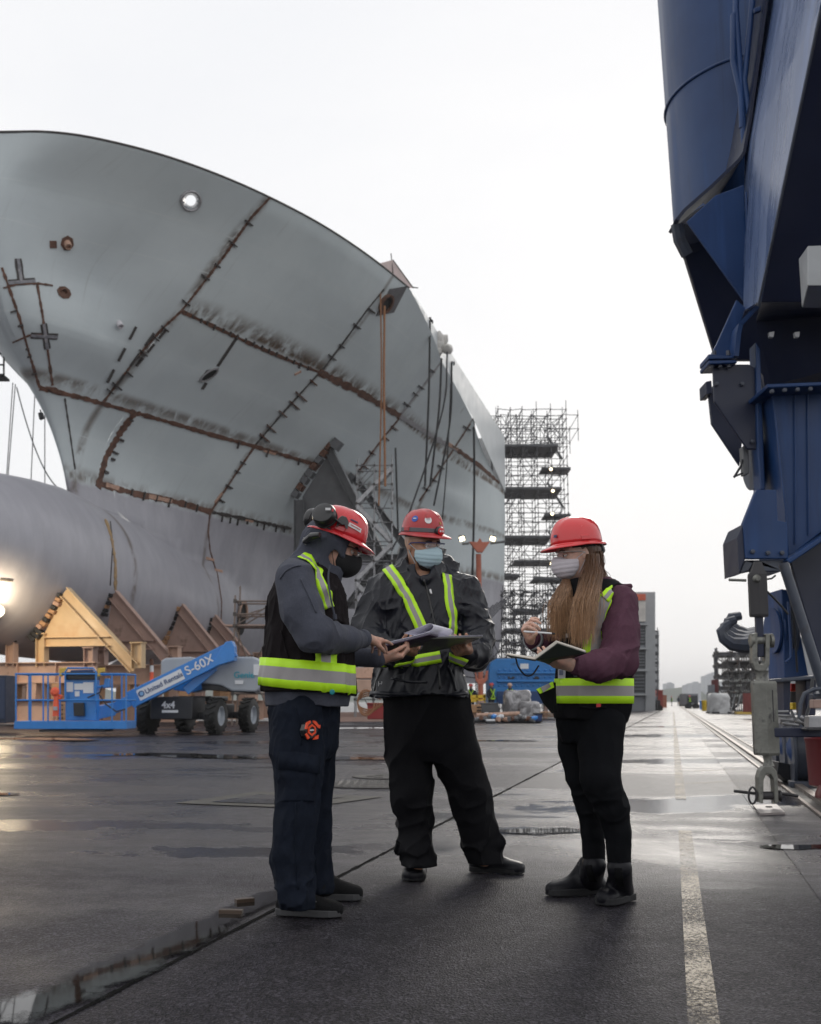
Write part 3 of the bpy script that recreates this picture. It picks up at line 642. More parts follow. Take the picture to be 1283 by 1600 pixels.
def stub(px, py, r, ln, m):
    l, nn = cast(HB, px, py); d = nrm(nn+np.array([0, 0, -.8])); mb = MB(); mb.lathe(l-d*.05, d, [(r, 0), (r, ln), (r*.7, ln), (r*.7, ln-.1)], 16); mb.build('pipe_stub', m, ship, smooth=True)
stub(105, 380, .14, .3, M_TAN); stub(99, 455, .14, .12, M_RUST); stub(186, 505, .13, .28, mat('white_primer', (.6, .58, .6), .5))
disc_on(326, 585, .33, .55, 'doubler_plate', mat('doubler', (0.1, 0.1, 0.1), .5), .03, ax=.55, n=4); disc_on(326, 585, .2, .42, 'discharge_pipe', M_PIPE, .10, ax=.55, ring=.2); disc_on(326, 585, .19, .40, 'discharge_mouth', M_BLK, .05, ax=.55)
disc_on(85, 609, .45, .12, 'slot_frame', M_RUST, .08, n=4, ax=.1)
disc_on(385, 920, .5, .6, 'thruster_ring', M_PIPE, .1, ring=.12) if False else None
# hull cut end: inner bulkhead closes the aft face
V = [S(-33.97, float(surf_r(-33.97, z)), z) for z in np.linspace(2.3, 17.3, 16)]+[S(-33.97, 12, 22.0)]; V2 = [S(-33.97, 0, 2.3)]+V+[S(-33.97, 0, 22.0)]
mkmesh('bulkhead', V2, [tuple(range(len(V2)))], mat('bulkhead', (.3, .3, .3), .6), ship)
# tarpaulin tent at the deck edge
mt_ = mat('pink_tarp', (0.52, 0.42, 0.40), 0.7, var=.1); 
a, b, c, d = P(592, 412, 54.0), P(614, 406, 54.6), P(646, 450, 55.6), P(638, 450, 55.2)
tar = thing('tarpaulin_shelter', a, 'small pinkish tarpaulin canopy on a pole frame at the ship deck edge', 'tarpaulin')
mb = MB(); mb.prism([a, b, c, d], np.array([.0, .05, .03])); mb2 = MB(); fixn(mb.build('canopy', mt_, tar))
mb2.tube([b+np.array([-.1, 0, .35]), b+np.array([0.05, 0, -1.2])], .03, 6); mb2.tube([c+np.array([.25, 0, .0]), c+np.array([-.4, 0, .1])], .03, 6); mb2.tube([b, c], .03, 6); mb2.build('pole', M_DKW, tar)
# lines hanging off the deck
M_ROPE = mat('dark_rope', (0.03, 0.03, 0.032), .8); M_OR = mat('orange_rope', (0.28, 0.13, 0.06), .8)
def line(pix, Ys, r, m, lab, name='hanging_rope', cat='rope', grp='ropes and hoses hanging down the hull'):
    pts = [P(a, b, y) for (a, b), y in zip(pix, Ys)]; pts = spline(pts, 6) if len(pts) > 2 else resample(pts, 2)
    mb = MB(); mb.tube(pts, r, 5); tag(mb.build(name, m, smooth=True), lab, cat, grp)
line([(594, 420), (596, 600), (592, 790)], [53.5]*3, .04, M_OR, 'thin tan rope from the tarpaulin down past the steel support')
line([(601, 478), (600, 600), (602, 760)], [53.5]*3, .06, M_OR, 'rusty orange hose hanging from the hawse hole', 'hanging_hose', 'hose')
line([(672, 500), (670, 620), (664, 760)], [60]*3, .06, M_ROPE, 'leftmost dark rope hanging from the upper deck edge')
line([(690, 560), (686, 640), (672, 760)], [60]*3, .06, M_ROPE, 'dark rope beginning at the pale seam top and hanging steeply')
line([(699, 550), (692, 640), (640, 800), (612, 860)], [62, 61, 58, 56], .05, M_ROPE, 'dark rope sweeping diagonally left down to the scaffold stair')
line([(706, 565), (703, 660), (678, 790)], [66]*3, .06, M_ROPE, 'dark hose hanging from the third deck bracket')
line([(706, 565), (700, 700), (690, 830)], [66.5]*3, .04, M_ROPE, 'thin dark line hanging just right of the deck hose')
line([(740, 616), (741, 780), (736, 980)], [75]*3, .08, M_ROPE, 'thick black cable dropping straight behind the middle worker')
line([(768, 672), (769, 800), (762, 930), (752, 1010)], [86]*4, .07, M_ROPE, 'rightmost black cable hanging beside the scaffold tower')
line([(618, 700), (620, 760), (622, 830)], [54]*3, .05, M_ROPE, 'short knotted rope hanging beside the scaffold stair')
# deck edge brackets and posts
for i, (a, b, Y, lab) in enumerate(((672, 500, 61, 'first small post with a pulley on the deck edge left of the white bundle'), (706, 565, 67, 'second small post with a pulley on the deck edge right of the white bundle'), (741, 616, 76, 'third small post with a pulley on the deck edge above the thick cable'))):
    t = thing('deck_post', P(a, b+12, Y), lab, 'post', 'posts along the deck edge'); mb = MB(); mb.tube([P(a, b+20, Y), P(a, b-4, Y)], .08, 6); mb.build('post', M_DKW, t); mb = MB(); mb.lathe(P(a+1, b+3, Y), [0, 1, 0], [(.15, -.1), (.15, .1)], 12); mb.build('pulley', M_BLK, t)
mb = MB(); c = P(689, 533, 62.5)
for i in range(7): mb.lathe(c+np.array([random.uniform(-.35, .4), random.uniform(-.2, .2), random.uniform(-.6, .5)]), [random.uniform(-1, 1), .4, random.uniform(-1, 1)], [(.05, -.4), (.3, -.15), (.32, .1), (.08, .4)], 8)
tag(mb.build('wrapped_bundle', mat('white_cloth', (.6, .58, .55), .8, bump=.5, bs=3), smooth=True), 'white plastic wrapped bundle sitting on the ship deck edge', 'bundle')
# ================================================================ CRADLE UNDER THE SHIP
FWD = -U
def Qf(px, py, f): return PL(px, py, FWD, f+SO@FWD)
M_PINK = mat('salmon_steel_paint', (0.50, 0.33, 0.25), 0.5, var=.14, vs=1.5, col2=(0.22, 0.13, 0.09), c2lo=.62, c2hi=.72, c2s=1.2, bump=.1)
M_DPINK = mat('brown_steel_paint', (0.40, 0.27, 0.225), 0.55, var=.14, vs=1.5, col2=(0.15, 0.10, 0.08), c2lo=.6, c2hi=.72, c2s=1.2)
M_YEL = mat('yellow_bracket_paint', (0.60, 0.43, 0.25), 0.45, var=.12, vs=1.2, col2=(0.55, 0.33, 0.17), c2lo=.55, c2hi=.75, c2s=.8)
M_WOOD = mat('raw_wood', (0.42, 0.24, 0.13), 0.7, var=.3, vs=3, bump=.3, stretch=(1, 1, 6))
M_RUB = mat('black_rubber', (0.02, 0.02, 0.022), 0.6, var=.3)
M_GST = mat('dark_grey_steel', (0.115, 0.118, 0.125), 0.5, var=.2, vs=1.5, col2=(0.09, 0.05, 0.035), c2lo=.6, c2hi=.7, c2s=1.5)
M_GALV = mat('galvanised_tube', (0.33, 0.33, 0.34), 0.4, .6, var=.2, vs=5)
cen = lambda *p: sum(np.asarray(q) for q in p)/len(p)
def blocks(a, b, n, f, w, t, ms, mbk=M_RUB, inward=0):
    """packing blocks between bracket and hull along a pixel path"""
    A = Qf(*a, f); B = Qf(*b, f); d = nrm(B-A); L = np.linalg.norm(B-A); nrmv = np.cross(d, U)
    for k in range(n):
        c = A+(B-A)*((k+.5)/n); mb = MB(); j = random.uniform(-.06, .06)
        mb.box(c+nrmv*j+U*.1, (L/n*.86, t*random.uniform(.8, 1.2), w), (d, nrmv, U)); mb.build('packing_block', random.choice(ms), parent, bevel=.02)
def frame(f, apex, plate, leg, cols, hb, blk, mplate, label, beam=True, xr=(-9, 9.5), mleg=None):
    global parent
    t = thing('cradle_frame', S(f, 2, 0), label, 'cradle', 'steel cradle frames under the bulbous bow'); parent = t
    mleg = mleg or mplate
    mb = MB(); mb.prism([Qf(*p, f)+U*.14 for p in plate], U*.03); fixn(mb.build('bracket_plate', mplate, t))
    mb = MB(); a, b = Qf(*leg[0], f), Qf(*leg[1], f); d = nrm(b-a); up = np.cross(U, d)
    mb.ibeam(a+U*.15, b+U*.15, .34, .42, .03, up=np.cross(d, U)); mb.build('raking_leg', mleg, t)
    for (x0, y0, x1, y1, m) in cols:
        a = Qf((x0+x1)/2, y0, f); b = Qf((x0+x1)/2, y1, f); w = abs(x1-x0)/1775*a[1]
        mb = MB(); mb.ibeam(a+U*.15, b+U*.15, .34, w, .025, up=ST); mb.build('column', m, t)
        mb = MB(); mb.box(a+U*.15, (w*1.2, .4, .04), (ST, U, ZV)); mb.build('cap_plate', m, t)
    for (x0, x1, y, h) in hb:
        a = Qf(x0, y, f); b = Qf(x1, y, f); b[2] = a[2]; mb = MB(); mb.ibeam(a+U*.15, b+U*.15, .34, h, .025); mb.build('cross_beam', mplate, t)
    for b in blk: blocks(*b[:3], f, .34, b[3], b[4])
    if beam:
        for z0, z1, nm in ((1.55, 2.3, 'bearer'), (0.12, .95, 'ground_beam')):
            mb = MB(); mb.ibeam(S(f, xr[0], (z0+z1)/2)+U*.15, S(f, xr[1], (z0+z1)/2)+U*.15, .4, z1-z0, .035); o = mb.build(nm, M_PINK, t)
            for k in range(7):
                mb = MB(); mb.box(S(f, xr[0]+1+k*(xr[1]-xr[0]-1)/7, (z0+z1)/2)+U*.05, (.03, .18, z1-z0-.07), (ST, U, ZV)); mb.build('stiffener', M_PINK, t)
        for k in range(12):
            r = xr[0]+.5+k*(xr[1]-xr[0]-1)/11; mb = MB(); mb.box(S(f, r, 1.25)+U*.15, (.38, .36, .6), (ST, U, ZV)); mb.build('stool', random.choice([M_PINK, M_DPINK, M_WOOD]), t, bevel=.02)
    return t
l, _ = cast(HB, 97, 921); fy = float((l-SO)@FWD)+.1
frame(fy, (97, 922), [(97, 928), (178, 1010), (66, 1010), (66, 990)], ((98, 924), (209, 1044)), [(55, 990, 70, 1041, M_YEL), (8, 992, 22, 1041, M_PINK), (204, 1004, 222, 1044, M_YEL), (130, 1012, 146, 1041, M_DPINK)], [(66, 170, 1003, .34)],
      [((93, 926), (78, 958), 5, .3, [M_WOOD, M_RUB, M_TAN]), ((76, 958), (48, 1000), 7, .3, [M_WOOD, M_RUB, M_TAN]), ((4, 974), (28, 1000), 4, .35, [M_RUB, M_GST])], M_YEL, 'nearest cradle frame with the yellow painted triangular bracket', xr=(-7.5, 4.4))
for ax, ay, lab, leg, plate, cols, hb, blk, dr in ((174, 926, 'second cradle frame with brown bracket just right of the yellow one', ((174, 928), (262, 1032)), [(172, 936), (166, 975), (150, 1004), (232, 1004)], [(262, 1010, 279, 1040, M_PINK), (150, 1006, 164, 1040, M_DPINK)], [(130, 240, 1009, .35)], [((170, 926), (158, 962), 6, .3, [M_RUB, M_RUB, M_WOOD])], .3),
      (279, 946, 'third cradle frame whose brown bracket rises above the boom lift turret', ((279, 948), (345, 1030)), [(278, 955), (268, 985), (252, 1022), (334, 1022)], [(345, 1015, 360, 1045, M_PINK)], [(250, 345, 1024, .35)], [((275, 946), (252, 1006), 8, .35, [M_RUB, M_WOOD, M_RUB])], .6),
      (331, 963, 'fourth and farthest cradle frame with a small brown bracket', ((331, 965), (395, 1040)), [(330, 972), (322, 1000), (318, 1028), (378, 1028)], [(395, 1020, 410, 1050, M_PINK)], [(318, 400, 1030, .35)], [((327, 964), (318, 990), 4, .35, [M_RUB])], 1.0)):
    l, _ = cast(HB, ax, ay); f = float((l-SO)@FWD)+.1
    frame(f, (ax, ay), plate, leg, cols, hb, blk, M_DPINK, lab, xr=(-7.5, 6.5+dr))
# ------------------------------------------------ grey A frame further aft
l, _ = cast(HB, 514, 696); fa = float((l-SO)@FWD)+.1
AF = thing('support_tower', S(fa, 5, 0), 'tall dark grey steel A frame with gusset plate propping the hull behind the workers', 'support tower')
def qbeam(a, b, w, h, m, nm, f=fa, t=AF, dz=.2):
    A, B = Qf(*a, f), Qf(*b, f); d = nrm(B-A); mb = MB(); mb.ibeam(A+U*dz, B+U*dz, w, h, .03, up=np.cross(d, U) if abs(np.cross(d, U)@ZV) > .2 else ST); mb.build(nm, m, t)
mb = MB(); mb.prism([Qf(*p, fa)+U*.3 for p in ((512, 706), (470, 775), (468, 868), (590, 868))], U*.04); fixn(mb.build('gusset_plate', M_GST, AF))
qbeam((512, 700), (600, 878), .5, .45, M_GST, 'raking_leg'); qbeam((467, 780), (467, 1000), .5, .55, M_GST, 'column'); qbeam((592, 870), (592, 1060), .5, .5, M_GST, 'column'); qbeam((640, 890), (640, 1060), .5, .45, M_GST, 'column')
qbeam((465, 872), (665, 872), .5, .4, M_GST, 'cross_beam'); qbeam((465, 945), (640, 945), .5, .35, M_GST, 'cross_beam'); qbeam((465, 1040), (660, 1040), .5, .5, M_GST, 'cross_beam')
qbeam((470, 1040), (590, 880), .3, .25, M_GST, 'brace'); qbeam((595, 870), (668, 905), .3, .3, M_GST, 'brace'); qbeam((565, 905), (690, 1035), .3, .3, M_GST, 'brace')
parent = AF; blocks((516, 692), (457, 776), 8, fa, .5, .4, [M_RUST, M_GST, M_RUST]); blocks((531, 700), (505, 680), 2, fa, .5, .5, [M_GST])
l, _ = cast(HB, 549, 742); fb3 = float((l-SO)@FWD)+.1
AF2 = thing('support_tower', S(fb3, 6, 0), 'second grey steel prop seen beside the scaffold stair under the hull', 'support tower')
qbeam((552, 745), (672, 905), .5, .4, M_GST, 'raking_leg', fb3, AF2); qbeam((672, 905), (672, 1060), .5, .5, M_GST, 'column', fb3, AF2); parent = AF2; blocks((552, 740), (530, 765), 4, fb3, .5, .5, [M_RUST, M_GST])
# ------------------------------------------------ scaffold helpers
def scaffold(t, X, Yv, Zv, r=.03, jit=0.0, skip=0.0, brace=0.3, m=M_GALV, o0=np.zeros(3), ax=(np.array([1., 0, 0]), np.array([0, 1., 0]))):
    pt = lambda x, y, z: o0+x*ax[0]+y*ax[1]+z*ZV
    for x in X:
        for y in Yv:
            mb = MB(); mb.tube([pt(x, y, Zv[0]), pt(x, y, Zv[-1]+random.uniform(0, .8))], r, 5); mb.build('standard', m, t)
    mb = MB()
    for z in Zv[1:]:
        for y in Yv:
            for a, b in zip(X[:-1], X[1:]):
                if random.random() > skip: mb.tube([pt(a, y, z+random.uniform(-jit, jit)), pt(b, y, z+random.uniform(-jit, jit))], r, 4, cap=False)
        for x in X:
            for a, b in zip(Yv[:-1], Yv[1:]):
                if random.random() > skip: mb.tube([pt(x, a, z), pt(x, b, z)], r, 4, cap=False)
    tag(mb.build('ledgers', m, t), kind='stuff'); mb = MB()
    for i, z in enumerate(Zv[:-1]):
        for y in Yv:
            for a, b in zip(X[:-1], X[1:]):
                if random.random() < brace: (p, q) = (a, b) if random.random() < .5 else (b, a); mb.tube([pt(p, y, z), pt(q, y, Zv[min(len(Zv)-1, i+2)])], r*.8, 4, cap=False)
    tag(mb.build('braces', m, t), kind='stuff')
    mb = MB()
    for z in Zv[1:]:
        for x in X:
            for y in Yv: mb.box(pt(x, y, z), (r*3.6, r*3.6, r*4))
    tag(mb.build('couplers', M_DKW, t), kind='stuff')
t = thing('scaffold_stair', P(575, 1000, 58), 'grey scaffold stair tower climbing beside the dark grey A frame', 'scaffold')
x0, x1 = P(556, 900, 57)[0], P(612, 900, 57)[0]
scaffold(t, [x0, (x0+x1)/2, x1], [57, 58.5], list(np.arange(0, 13.6, 1.0)), .03, .0, .15, .35)
for k in range(6):
    z = 1+2.0*k; a, b = (x0, x1) if k % 2 else (x1, x0)
    for y in (57.05, 57.9): mb = MB(); mb.bar((a, y, z), (b, y, z+1.9), .05, .2); mb.build('stringer', M_GALV, t)
    for i in range(7): u_ = (i+.5)/7; mb = MB(); mb.box((a+(b-a)*u_, 57.5, z+1.9*u_), (.26, .8, .04)); mb.build('tread', M_GALV, t)
t = thing('scaffold_platform', P(395, 1000, 46), 'low scaffold platform with guard rails beside the hull opening left of the vest', 'scaffold')
xa, xb = P(367, 960, 43)[0], P(432, 960, 43)[0]; zp = P(400, 978, 43)[2]
scaffold(t, [xa, xb, xb+1.6], [43, 44.2], [0, 1.2, zp, zp+.45, zp+.95], .035, 0, 0, .6, mat('warm_galv', (0.20, 0.16, 0.14), .5, .3))
for k in range(3): mb = MB(); mb.box(((xa+xb)/2+.5, 43.2+k*.35, zp+.03), (xb-xa+1.8, .3, .06)); mb.build('deck_board', M_DPINK, t)
# round hull opening with a tan frame
l, nn_ = cast(HB, 377, 958)
hp = thing('tunnel_ring', l, 'pale arched ring around the thruster opening low on the hull', 'ring') if False else None
mb = MB(); c = l if l is not None else P(377, 975, 50); upv = nrm(ZV-nn_*(ZV@nn_)); sdv = nrm(np.cross(upv, nn_))
mb.tube([c+nn_*.12+sdv*math.cos(a)*.55+upv*(math.sin(a)*.9-.3) for a in np.linspace(0, math.pi, 14)], .07, 6); mb.build('thruster_ring', M_TAN, ship)
mb = MB(); mb.prism([c+nn_*.02+sdv*math.cos(a)*.52+upv*(math.sin(a)*.85-.3) for a in np.linspace(0, 2*math.pi, 20)[:-1]], nn_*.05); fixn(mb.build('thruster_opening', M_BLK, ship))

# ================================================================ BOOM LIFT
M_BLUE = mat('lift_blue', (0.03, 0.22, 0.62), 0.35, var=.1, vs=2, coat=.3, bump=.03)
M_BLK2 = mat('lift_black', (0.02, 0.021, 0.025), 0.45, var=.2)
M_HOOD = mat('lift_grey_hood', (0.36, 0.39, 0.43), 0.4, var=.06, coat=.2)
M_TYRE = mat('tyre', (0.018, 0.018, 0.018), 0.75, var=.2, bump=.2)
M_WHITE = mat('white_paint', (0.75, 0.76, 0.78), 0.4, var=.03)
M_DECAL = mat('decal_dark_blue', (0.02, 0.06, 0.18), .4)
CB = np.array([-6.40, 31.85, 0.0])
LF = thing('boom_lift', CB, 'blue boom lift with grey hoods and lowered basket in front of the cradle', 'boom lift')
def lw(r, d, z): return CB+ST*r+U*d+ZV*z
R = .50
for (r, d) in ((1.02, 0), (-1.02, 0), (1.02, 2.5), (-1.02, 2.5)):
    c = lw(r, d, R); s = 1 if r > 0 else -1
    w = bpy.data.objects.new('wheel', None); COL.objects.link(w); w.parent = LF; w.location = Vector(c-CB)
    mb = MB(); mb.lathe(c, ST*s, [(.27, -.17), (R-.06, -.17), (R-.02, -.13), (R-.02, .13), (R-.06, .17), (.27, .17), (.27, .02)], 36); mb.build('tyre', M_TYRE, w, smooth=True, autos=50)
    for k in range(18):
        a = 2*math.pi*k/18; e = np.array([0, 0, 1.])*math.cos(a)+U*math.sin(a); tg = np.cross(e, ST)
        for sg in (-1, 1): mb = MB(); mb.box(c+e*(R-.005)+ST*sg*.08+tg*sg*.02, (.16, .055, .045), (nrm(ST+tg*sg*.5), nrm(tg-ST*sg*.5), e)); mb.build('tread_lug', M_TYRE, w)
    mb = MB(); mb.lathe(c, ST*s, [(.275, -.1), (.275, .16), (.25, .165), (.22, .06), (.10, .03), (.09, .10), (.001, .10)], 28); mb.build('rim', M_HOOD, w, smooth=True, autos=40)
for nm, (r, d, z, a, b, h), m in (('chassis', (0, 1.25, .62, 1.1, 2.6, .42), M_BLK2), ('chassis_box', (-.05, -.15, .72, 1.25, .9, .62), M_BLK2), ('axle', (0, 0, .5, 1.9, .2, .2), M_BLK2), ('axle', (0, 2.5, .5, 1.9, .2, .2), M_BLK2), ('turntable', (0, 1.25, .98, 1.2, 1.3, .14), M_BLK2)):
    mb = MB(); mb.box(lw(r, d, z), (a, b, h), (ST, U, ZV)); mb.build(nm, m, LF, bevel=.03)
def ext(poly, Y, dep, m, nm, par, bev=.02, back=0):
    mb = MB(); mb.prism([P(a, b, Y) for a, b in poly], np.array([0, dep, 0])); return fixn(mb.build(nm, m, par, bevel=bev))
ext([(313, 1036), (322, 1026), (395, 1026), (407, 1032), (411, 1042), (410, 1073), (400, 1081), (362, 1080), (345, 1071), (316, 1068)], 31.6, 1.1, M_HOOD, 'counterweight_hood', LF, .05)
ext([(314, 1068), (345, 1071), (362, 1080), (400, 1081), (400, 1084), (316, 1078)], 31.7, 1.0, M_BLK2, 'hood_skirt', LF)
ext([(251, 1033), (258, 1028), (300, 1026), (300, 1060), (251, 1060)], 33.6, .8, M_HOOD, 'engine_hood', LF, .05)
ext([(285, 1050), (316, 1048), (316, 1078), (300, 1082), (270, 1078)], 31.9, .9, M_BLUE, 'turret', LF)
# boom sections
def boom(a, b, Ya, Yb, h, w, m, nm, up=None):
    A = P(*a, Ya); B = P(*b, Yb); mb = MB(); d = nrm(B-A); mb.bar(A, B, w, h, ZV); return mb.build(nm, m, LF, bevel=.015), A, B, d
o1, A1, B1, D1 = boom((204, 1094), (366, 1014), 31.0, 31.2, .46, .34, M_BLUE, 'boom'); boom((168, 1112), (212, 1090), 30.8, 31.0, .30, .24, M_BLUE, 'inner_boom')
boom((150, 1114), (176, 1108), 30.5, 30.8, .34, .3, M_BLUE, 'boom_head'); ext([(352, 1003), (362, 1001), (366, 1010), (366, 1032), (340, 1040), (322, 1050)], 30.95, .5, M_BLUE, 'boom_pivot', LF)
boom((290, 1080), (335, 1042), 31.3, 31.4, .25, .2, M_BLUE, 'lift_cylinder')
upb = nrm(np.cross(np.cross(D1, ZV), D1)); nrb = np.cross(D1, upb); fr = -.175 if nrb[1] > 0 else .175
fc = nrb*fr
mb = MB(); pc = A1+D1*(np.linalg.norm(B1-A1)*.295)+fc*1.02; mb.box(pc, (1.32, .006, .30), (D1, nrb, upb)); mb.build('name_panel', M_WHITE, LF)
ts = A1+D1*(np.linalg.norm(B1-A1)*.295-.50)+fc*1.06
mb = MB(); mb.lathe(ts-D1*.06+upb*.01, nrb, [(.085, -.004), (.085, .004)], 24); mb.build('logo_disc', M_DECAL, LF); mb = MB(); mb.lathe(ts-D1*.05+upb*.01+fc*.02, nrb, [(.055, -.004), (.055, .004)], 24); mb.build('logo_disc', mat('decal_light_blue', (.25, .45, .7), .4), LF)
text('lettering', 'United Rentals', ts+D1*.05-upb*.055+fc*.02, D1, upb, .185, M_DECAL, LF, .003, bold=.003)
text('lettering', 'S-60X', A1+D1*(np.linalg.norm(B1-A1)*.535)-upb*.09+fc*1.06, D1, upb, .34, M_WHITE, LF, .003, bold=.004)
text('lettering', '4x4', lw(-.33, -.61, .72), ST, ZV, .26, M_WHITE, LF, .003, bold=.008); text('lettering', 'HYBRID', lw(-.33, -.61, .60), ST, ZV, .10, M_WHITE, LF, .003, bold=.004) if False else None
mb = MB(); mb.box(lw(-.08, -.605, .63), (.48, .01, .07), (ST, U, ZV)); mb.build('decal', M_WHITE, LF)
text('lettering', 'Genie', P(365, 1059, 31.57), (1, 0, 0), (0, 0, 1), .24, mat('decal_teal', (.03, .35, .45), .4), LF, .003, bold=.004)
for (x0, y0, x1, y1) in ((396, 1038, 408, 1055), (315, 1043, 332, 1051), (367, 1063, 380, 1069)): ext([(x0, y0), (x1, y0), (x1, y1), (x0, y1)], 31.56, .03, M_WHITE, 'decal', LF, 0)
# basket
BK = bpy.data.objects.new('basket', None); COL.objects.link(BK); BK.parent = LF; bc = P(110, 1135, 29.3); BK.location = Vector(bc-CB)
Yb, Yb2 = 29.3, 30.3
def bt(pts, r=.022, nm='rail', m=M_BLUE): mb = MB(); mb.tube([np.asarray(p) for p in pts], r, 8); mb.build(nm, m, BK, smooth=True)
pb = lambda x, y, k=0: P(x, y, Yb if k == 0 else Yb2)
def pk(x, y): q = P(x, y, Yb); return q+np.array([0, Yb2-Yb, 0])
for y in (1053, 1094):
    bt([pb(24, y), pb(197, y)]); bt([pk(24, y), pk(197, y)]); bt([pb(24, y), pk(24, y)]); bt([pb(197, y), pk(197, y)])
for x in (25, 48, 75, 175, 197): bt([pb(x, 1053), pb(x, 1132)]); bt([pk(x, 1053), pk(x, 1132)])
mb = MB(); a = pb(22, 1133); b = pb(198, 1133); mb.box((a+b)/2+np.array([0, .5, 0]), (b[0]-a[0], 1.02, .20)); mb.build('floor_tray', M_BLUE, BK, bevel=.01)
mb = MB(); a = pb(60, 1142); b = pb(162, 1142); mb.box((a+b)/2+np.array([0, .5, .0]), (b[0]-a[0], .9, .05)); mb.build('floor_frame', M_BLK2, BK)
ext([(102, 1060), (150, 1060), (150, 1126), (102, 1126)], 29.45, .35, M_BLUE, 'control_console', BK); ext([(103, 1050), (149, 1050), (150, 1062), (102, 1062)], 29.35, .4, M_BLK2, 'control_panel', BK)
bt([pb(102, 1095), pb(102, 1050), pb(106, 1044), pb(146, 1044), pb(150, 1050), pb(150, 1095)], .025, 'guard_arch')
ext([(114, 1098), (130, 1098), (131, 1119), (115, 1119)], 29.30, .15, M_BLK2, 'tool_box', BK, .02); ext([(110, 1047), (145, 1046), (147, 1052), (109, 1053)], 29.5, .1, M_DECAL, 'sun_shade', BK)
for a, b, c, d in ((104, 1066, 114, 1081), (116, 1068, 130, 1078), (130, 1066, 146, 1083), (117, 1080, 124, 1088)): ext([(a, b), (c, b), (c, d), (a, d)], 29.43, .03, M_WHITE, 'decal', BK, 0)
M_PAD = mat('yellow_pad', (.62, .42, .08), .6)
for x in (92, 152): ext([(x, 1044), (x+11, 1043), (x+11, 1050), (x+5, 1051), (x+4, 1057), (x, 1057)], 29.28, .12, M_PAD, 'yellow_pad', BK)
ext([(163, 1060), (170, 1060), (170, 1074), (150, 1076), (150, 1072), (162, 1070)], 29.5, .2, M_BLUE, 'mounting_bracket', BK)
bt([pb(155, 1085), pb(165, 1100), pb(182, 1112), pb(196, 1108)], .02, 'hose', M_BLK2); bt([pb(137, 1090), pb(156, 1082), pb(160, 1072)], .02, 'hose', M_BLK2)
t = thing('safety_harness', pb(87, 1078), 'bright orange safety harness hanging from the blue basket rail', 'harness')
mo = mat('safety_orange', (.85, .13, .06), .6, var=.1); 
mb = MB(); mb.tube([pb(86, 1078), pb(88, 1090), pb(87, 1119)], .09, 8, rs=[.06, .07, .085]); mb.build('webbing_roll', mo, t, smooth=True); mb = MB(); mb.lathe(pb(87, 1081)-np.array([0, .06, 0]), [0, 1, 0], [(.06, -.05), (.12, 0), (.06, .05)], 16); mb.build('buckle', mo, t); mb = MB(); mb.tube([pb(90, 1086), pb(97, 1088), pb(93, 1092)], .04, 6); mb.build('strap', mo, t); ext([(83, 1104), (89, 1104), (89, 1110), (83, 1110)], 29.18, .05, M_HOOD, 'reflective_patch', t, 0)
# dark board left of the basket, wooden box behind it
t = thing('dark_cabinet', P(0, 1095, 33), 'dark navy cabinet standing at the left picture edge before the cradle', 'cabinet')
ext([(-20, 1055), (9, 1055), (9, 1130), (-20, 1130)], 33, .8, mat('navy_paint', (.02, .03, .06), .5), 'body', t); ext([(-18, 1060), (7, 1060), (7, 1124), (-18, 1124)], 32.97, .03, mat('navy_paint2', (.03, .045, .09), .5), 'door', t)
t = thing('plywood_box', P(95, 1125, 34), 'plywood box with drilled holes on the ground behind the basket', 'box')
ext([(89, 1098), (100, 1098), (100, 1128), (89, 1128)], 34, .6, M_WOOD, 'side', t); [ext([(x, y), (x+2, y), (x+2, y+2), (x, y+2)], 33.98, .03, M_BLK, 'hole', t, 0) for x in (91, 96) for y in (1101, 1108, 1115, 1121)]
# red and white marker post near the frame
t = thing('marker_post', P(237, 1060, 41), 'slim red and white marker post behind the boom', 'post')
for k, (y0, y1, m) in enumerate(((1030, 1040, M_RUST), (1040, 1050, M_WHITE), (1050, 1065, mo), (1065, 1125, M_WHITE))): mb = MB(); mb.tube([P(237, y0, 41), P(237, y1, 41)], .07, 8); mb.build('band', m, t)
# ------------------------------------------------ lit work lamp at the left edge
LC = P(-3, 955, 38.5)
t = thing('work_light', (LC[0], LC[1], 0), 'glaring lit floodlight on a stand at the left picture edge', 'floodlight')
mb = MB(); mb.tube([(LC[0], LC[1], 0), LC], .05, 8); mb.build('stand', M_GST, t); mb = MB(); mb.lathe(LC, nrm(CAM-LC+np.array([3., 0, 0])), [(.08, -.15), (.20, -.02), (.22, .02)], 20); mb.build('housing', M_GST, t)
mb = MB(); mb.lathe(LC, nrm(CAM-LC+np.array([3., 0, 0])), [(.18, .03), (.18, .05)], 20); mb.build('lens', mat('lamp_lit', (1, .9, .7), emit=(1, .86, .6), es=7), t)
ll = bpy.data.lights.new('work_lamp', 'POINT'); ll.energy = 380; ll.color = (1, .80, .52); ll.shadow_soft_size = .3; lo = bpy.data.objects.new('work_lamp', ll); COL.objects.link(lo); lo.location = Vector(LC+np.array([.3, -.7, .1])-np.array(t.location)); lo.parent = t
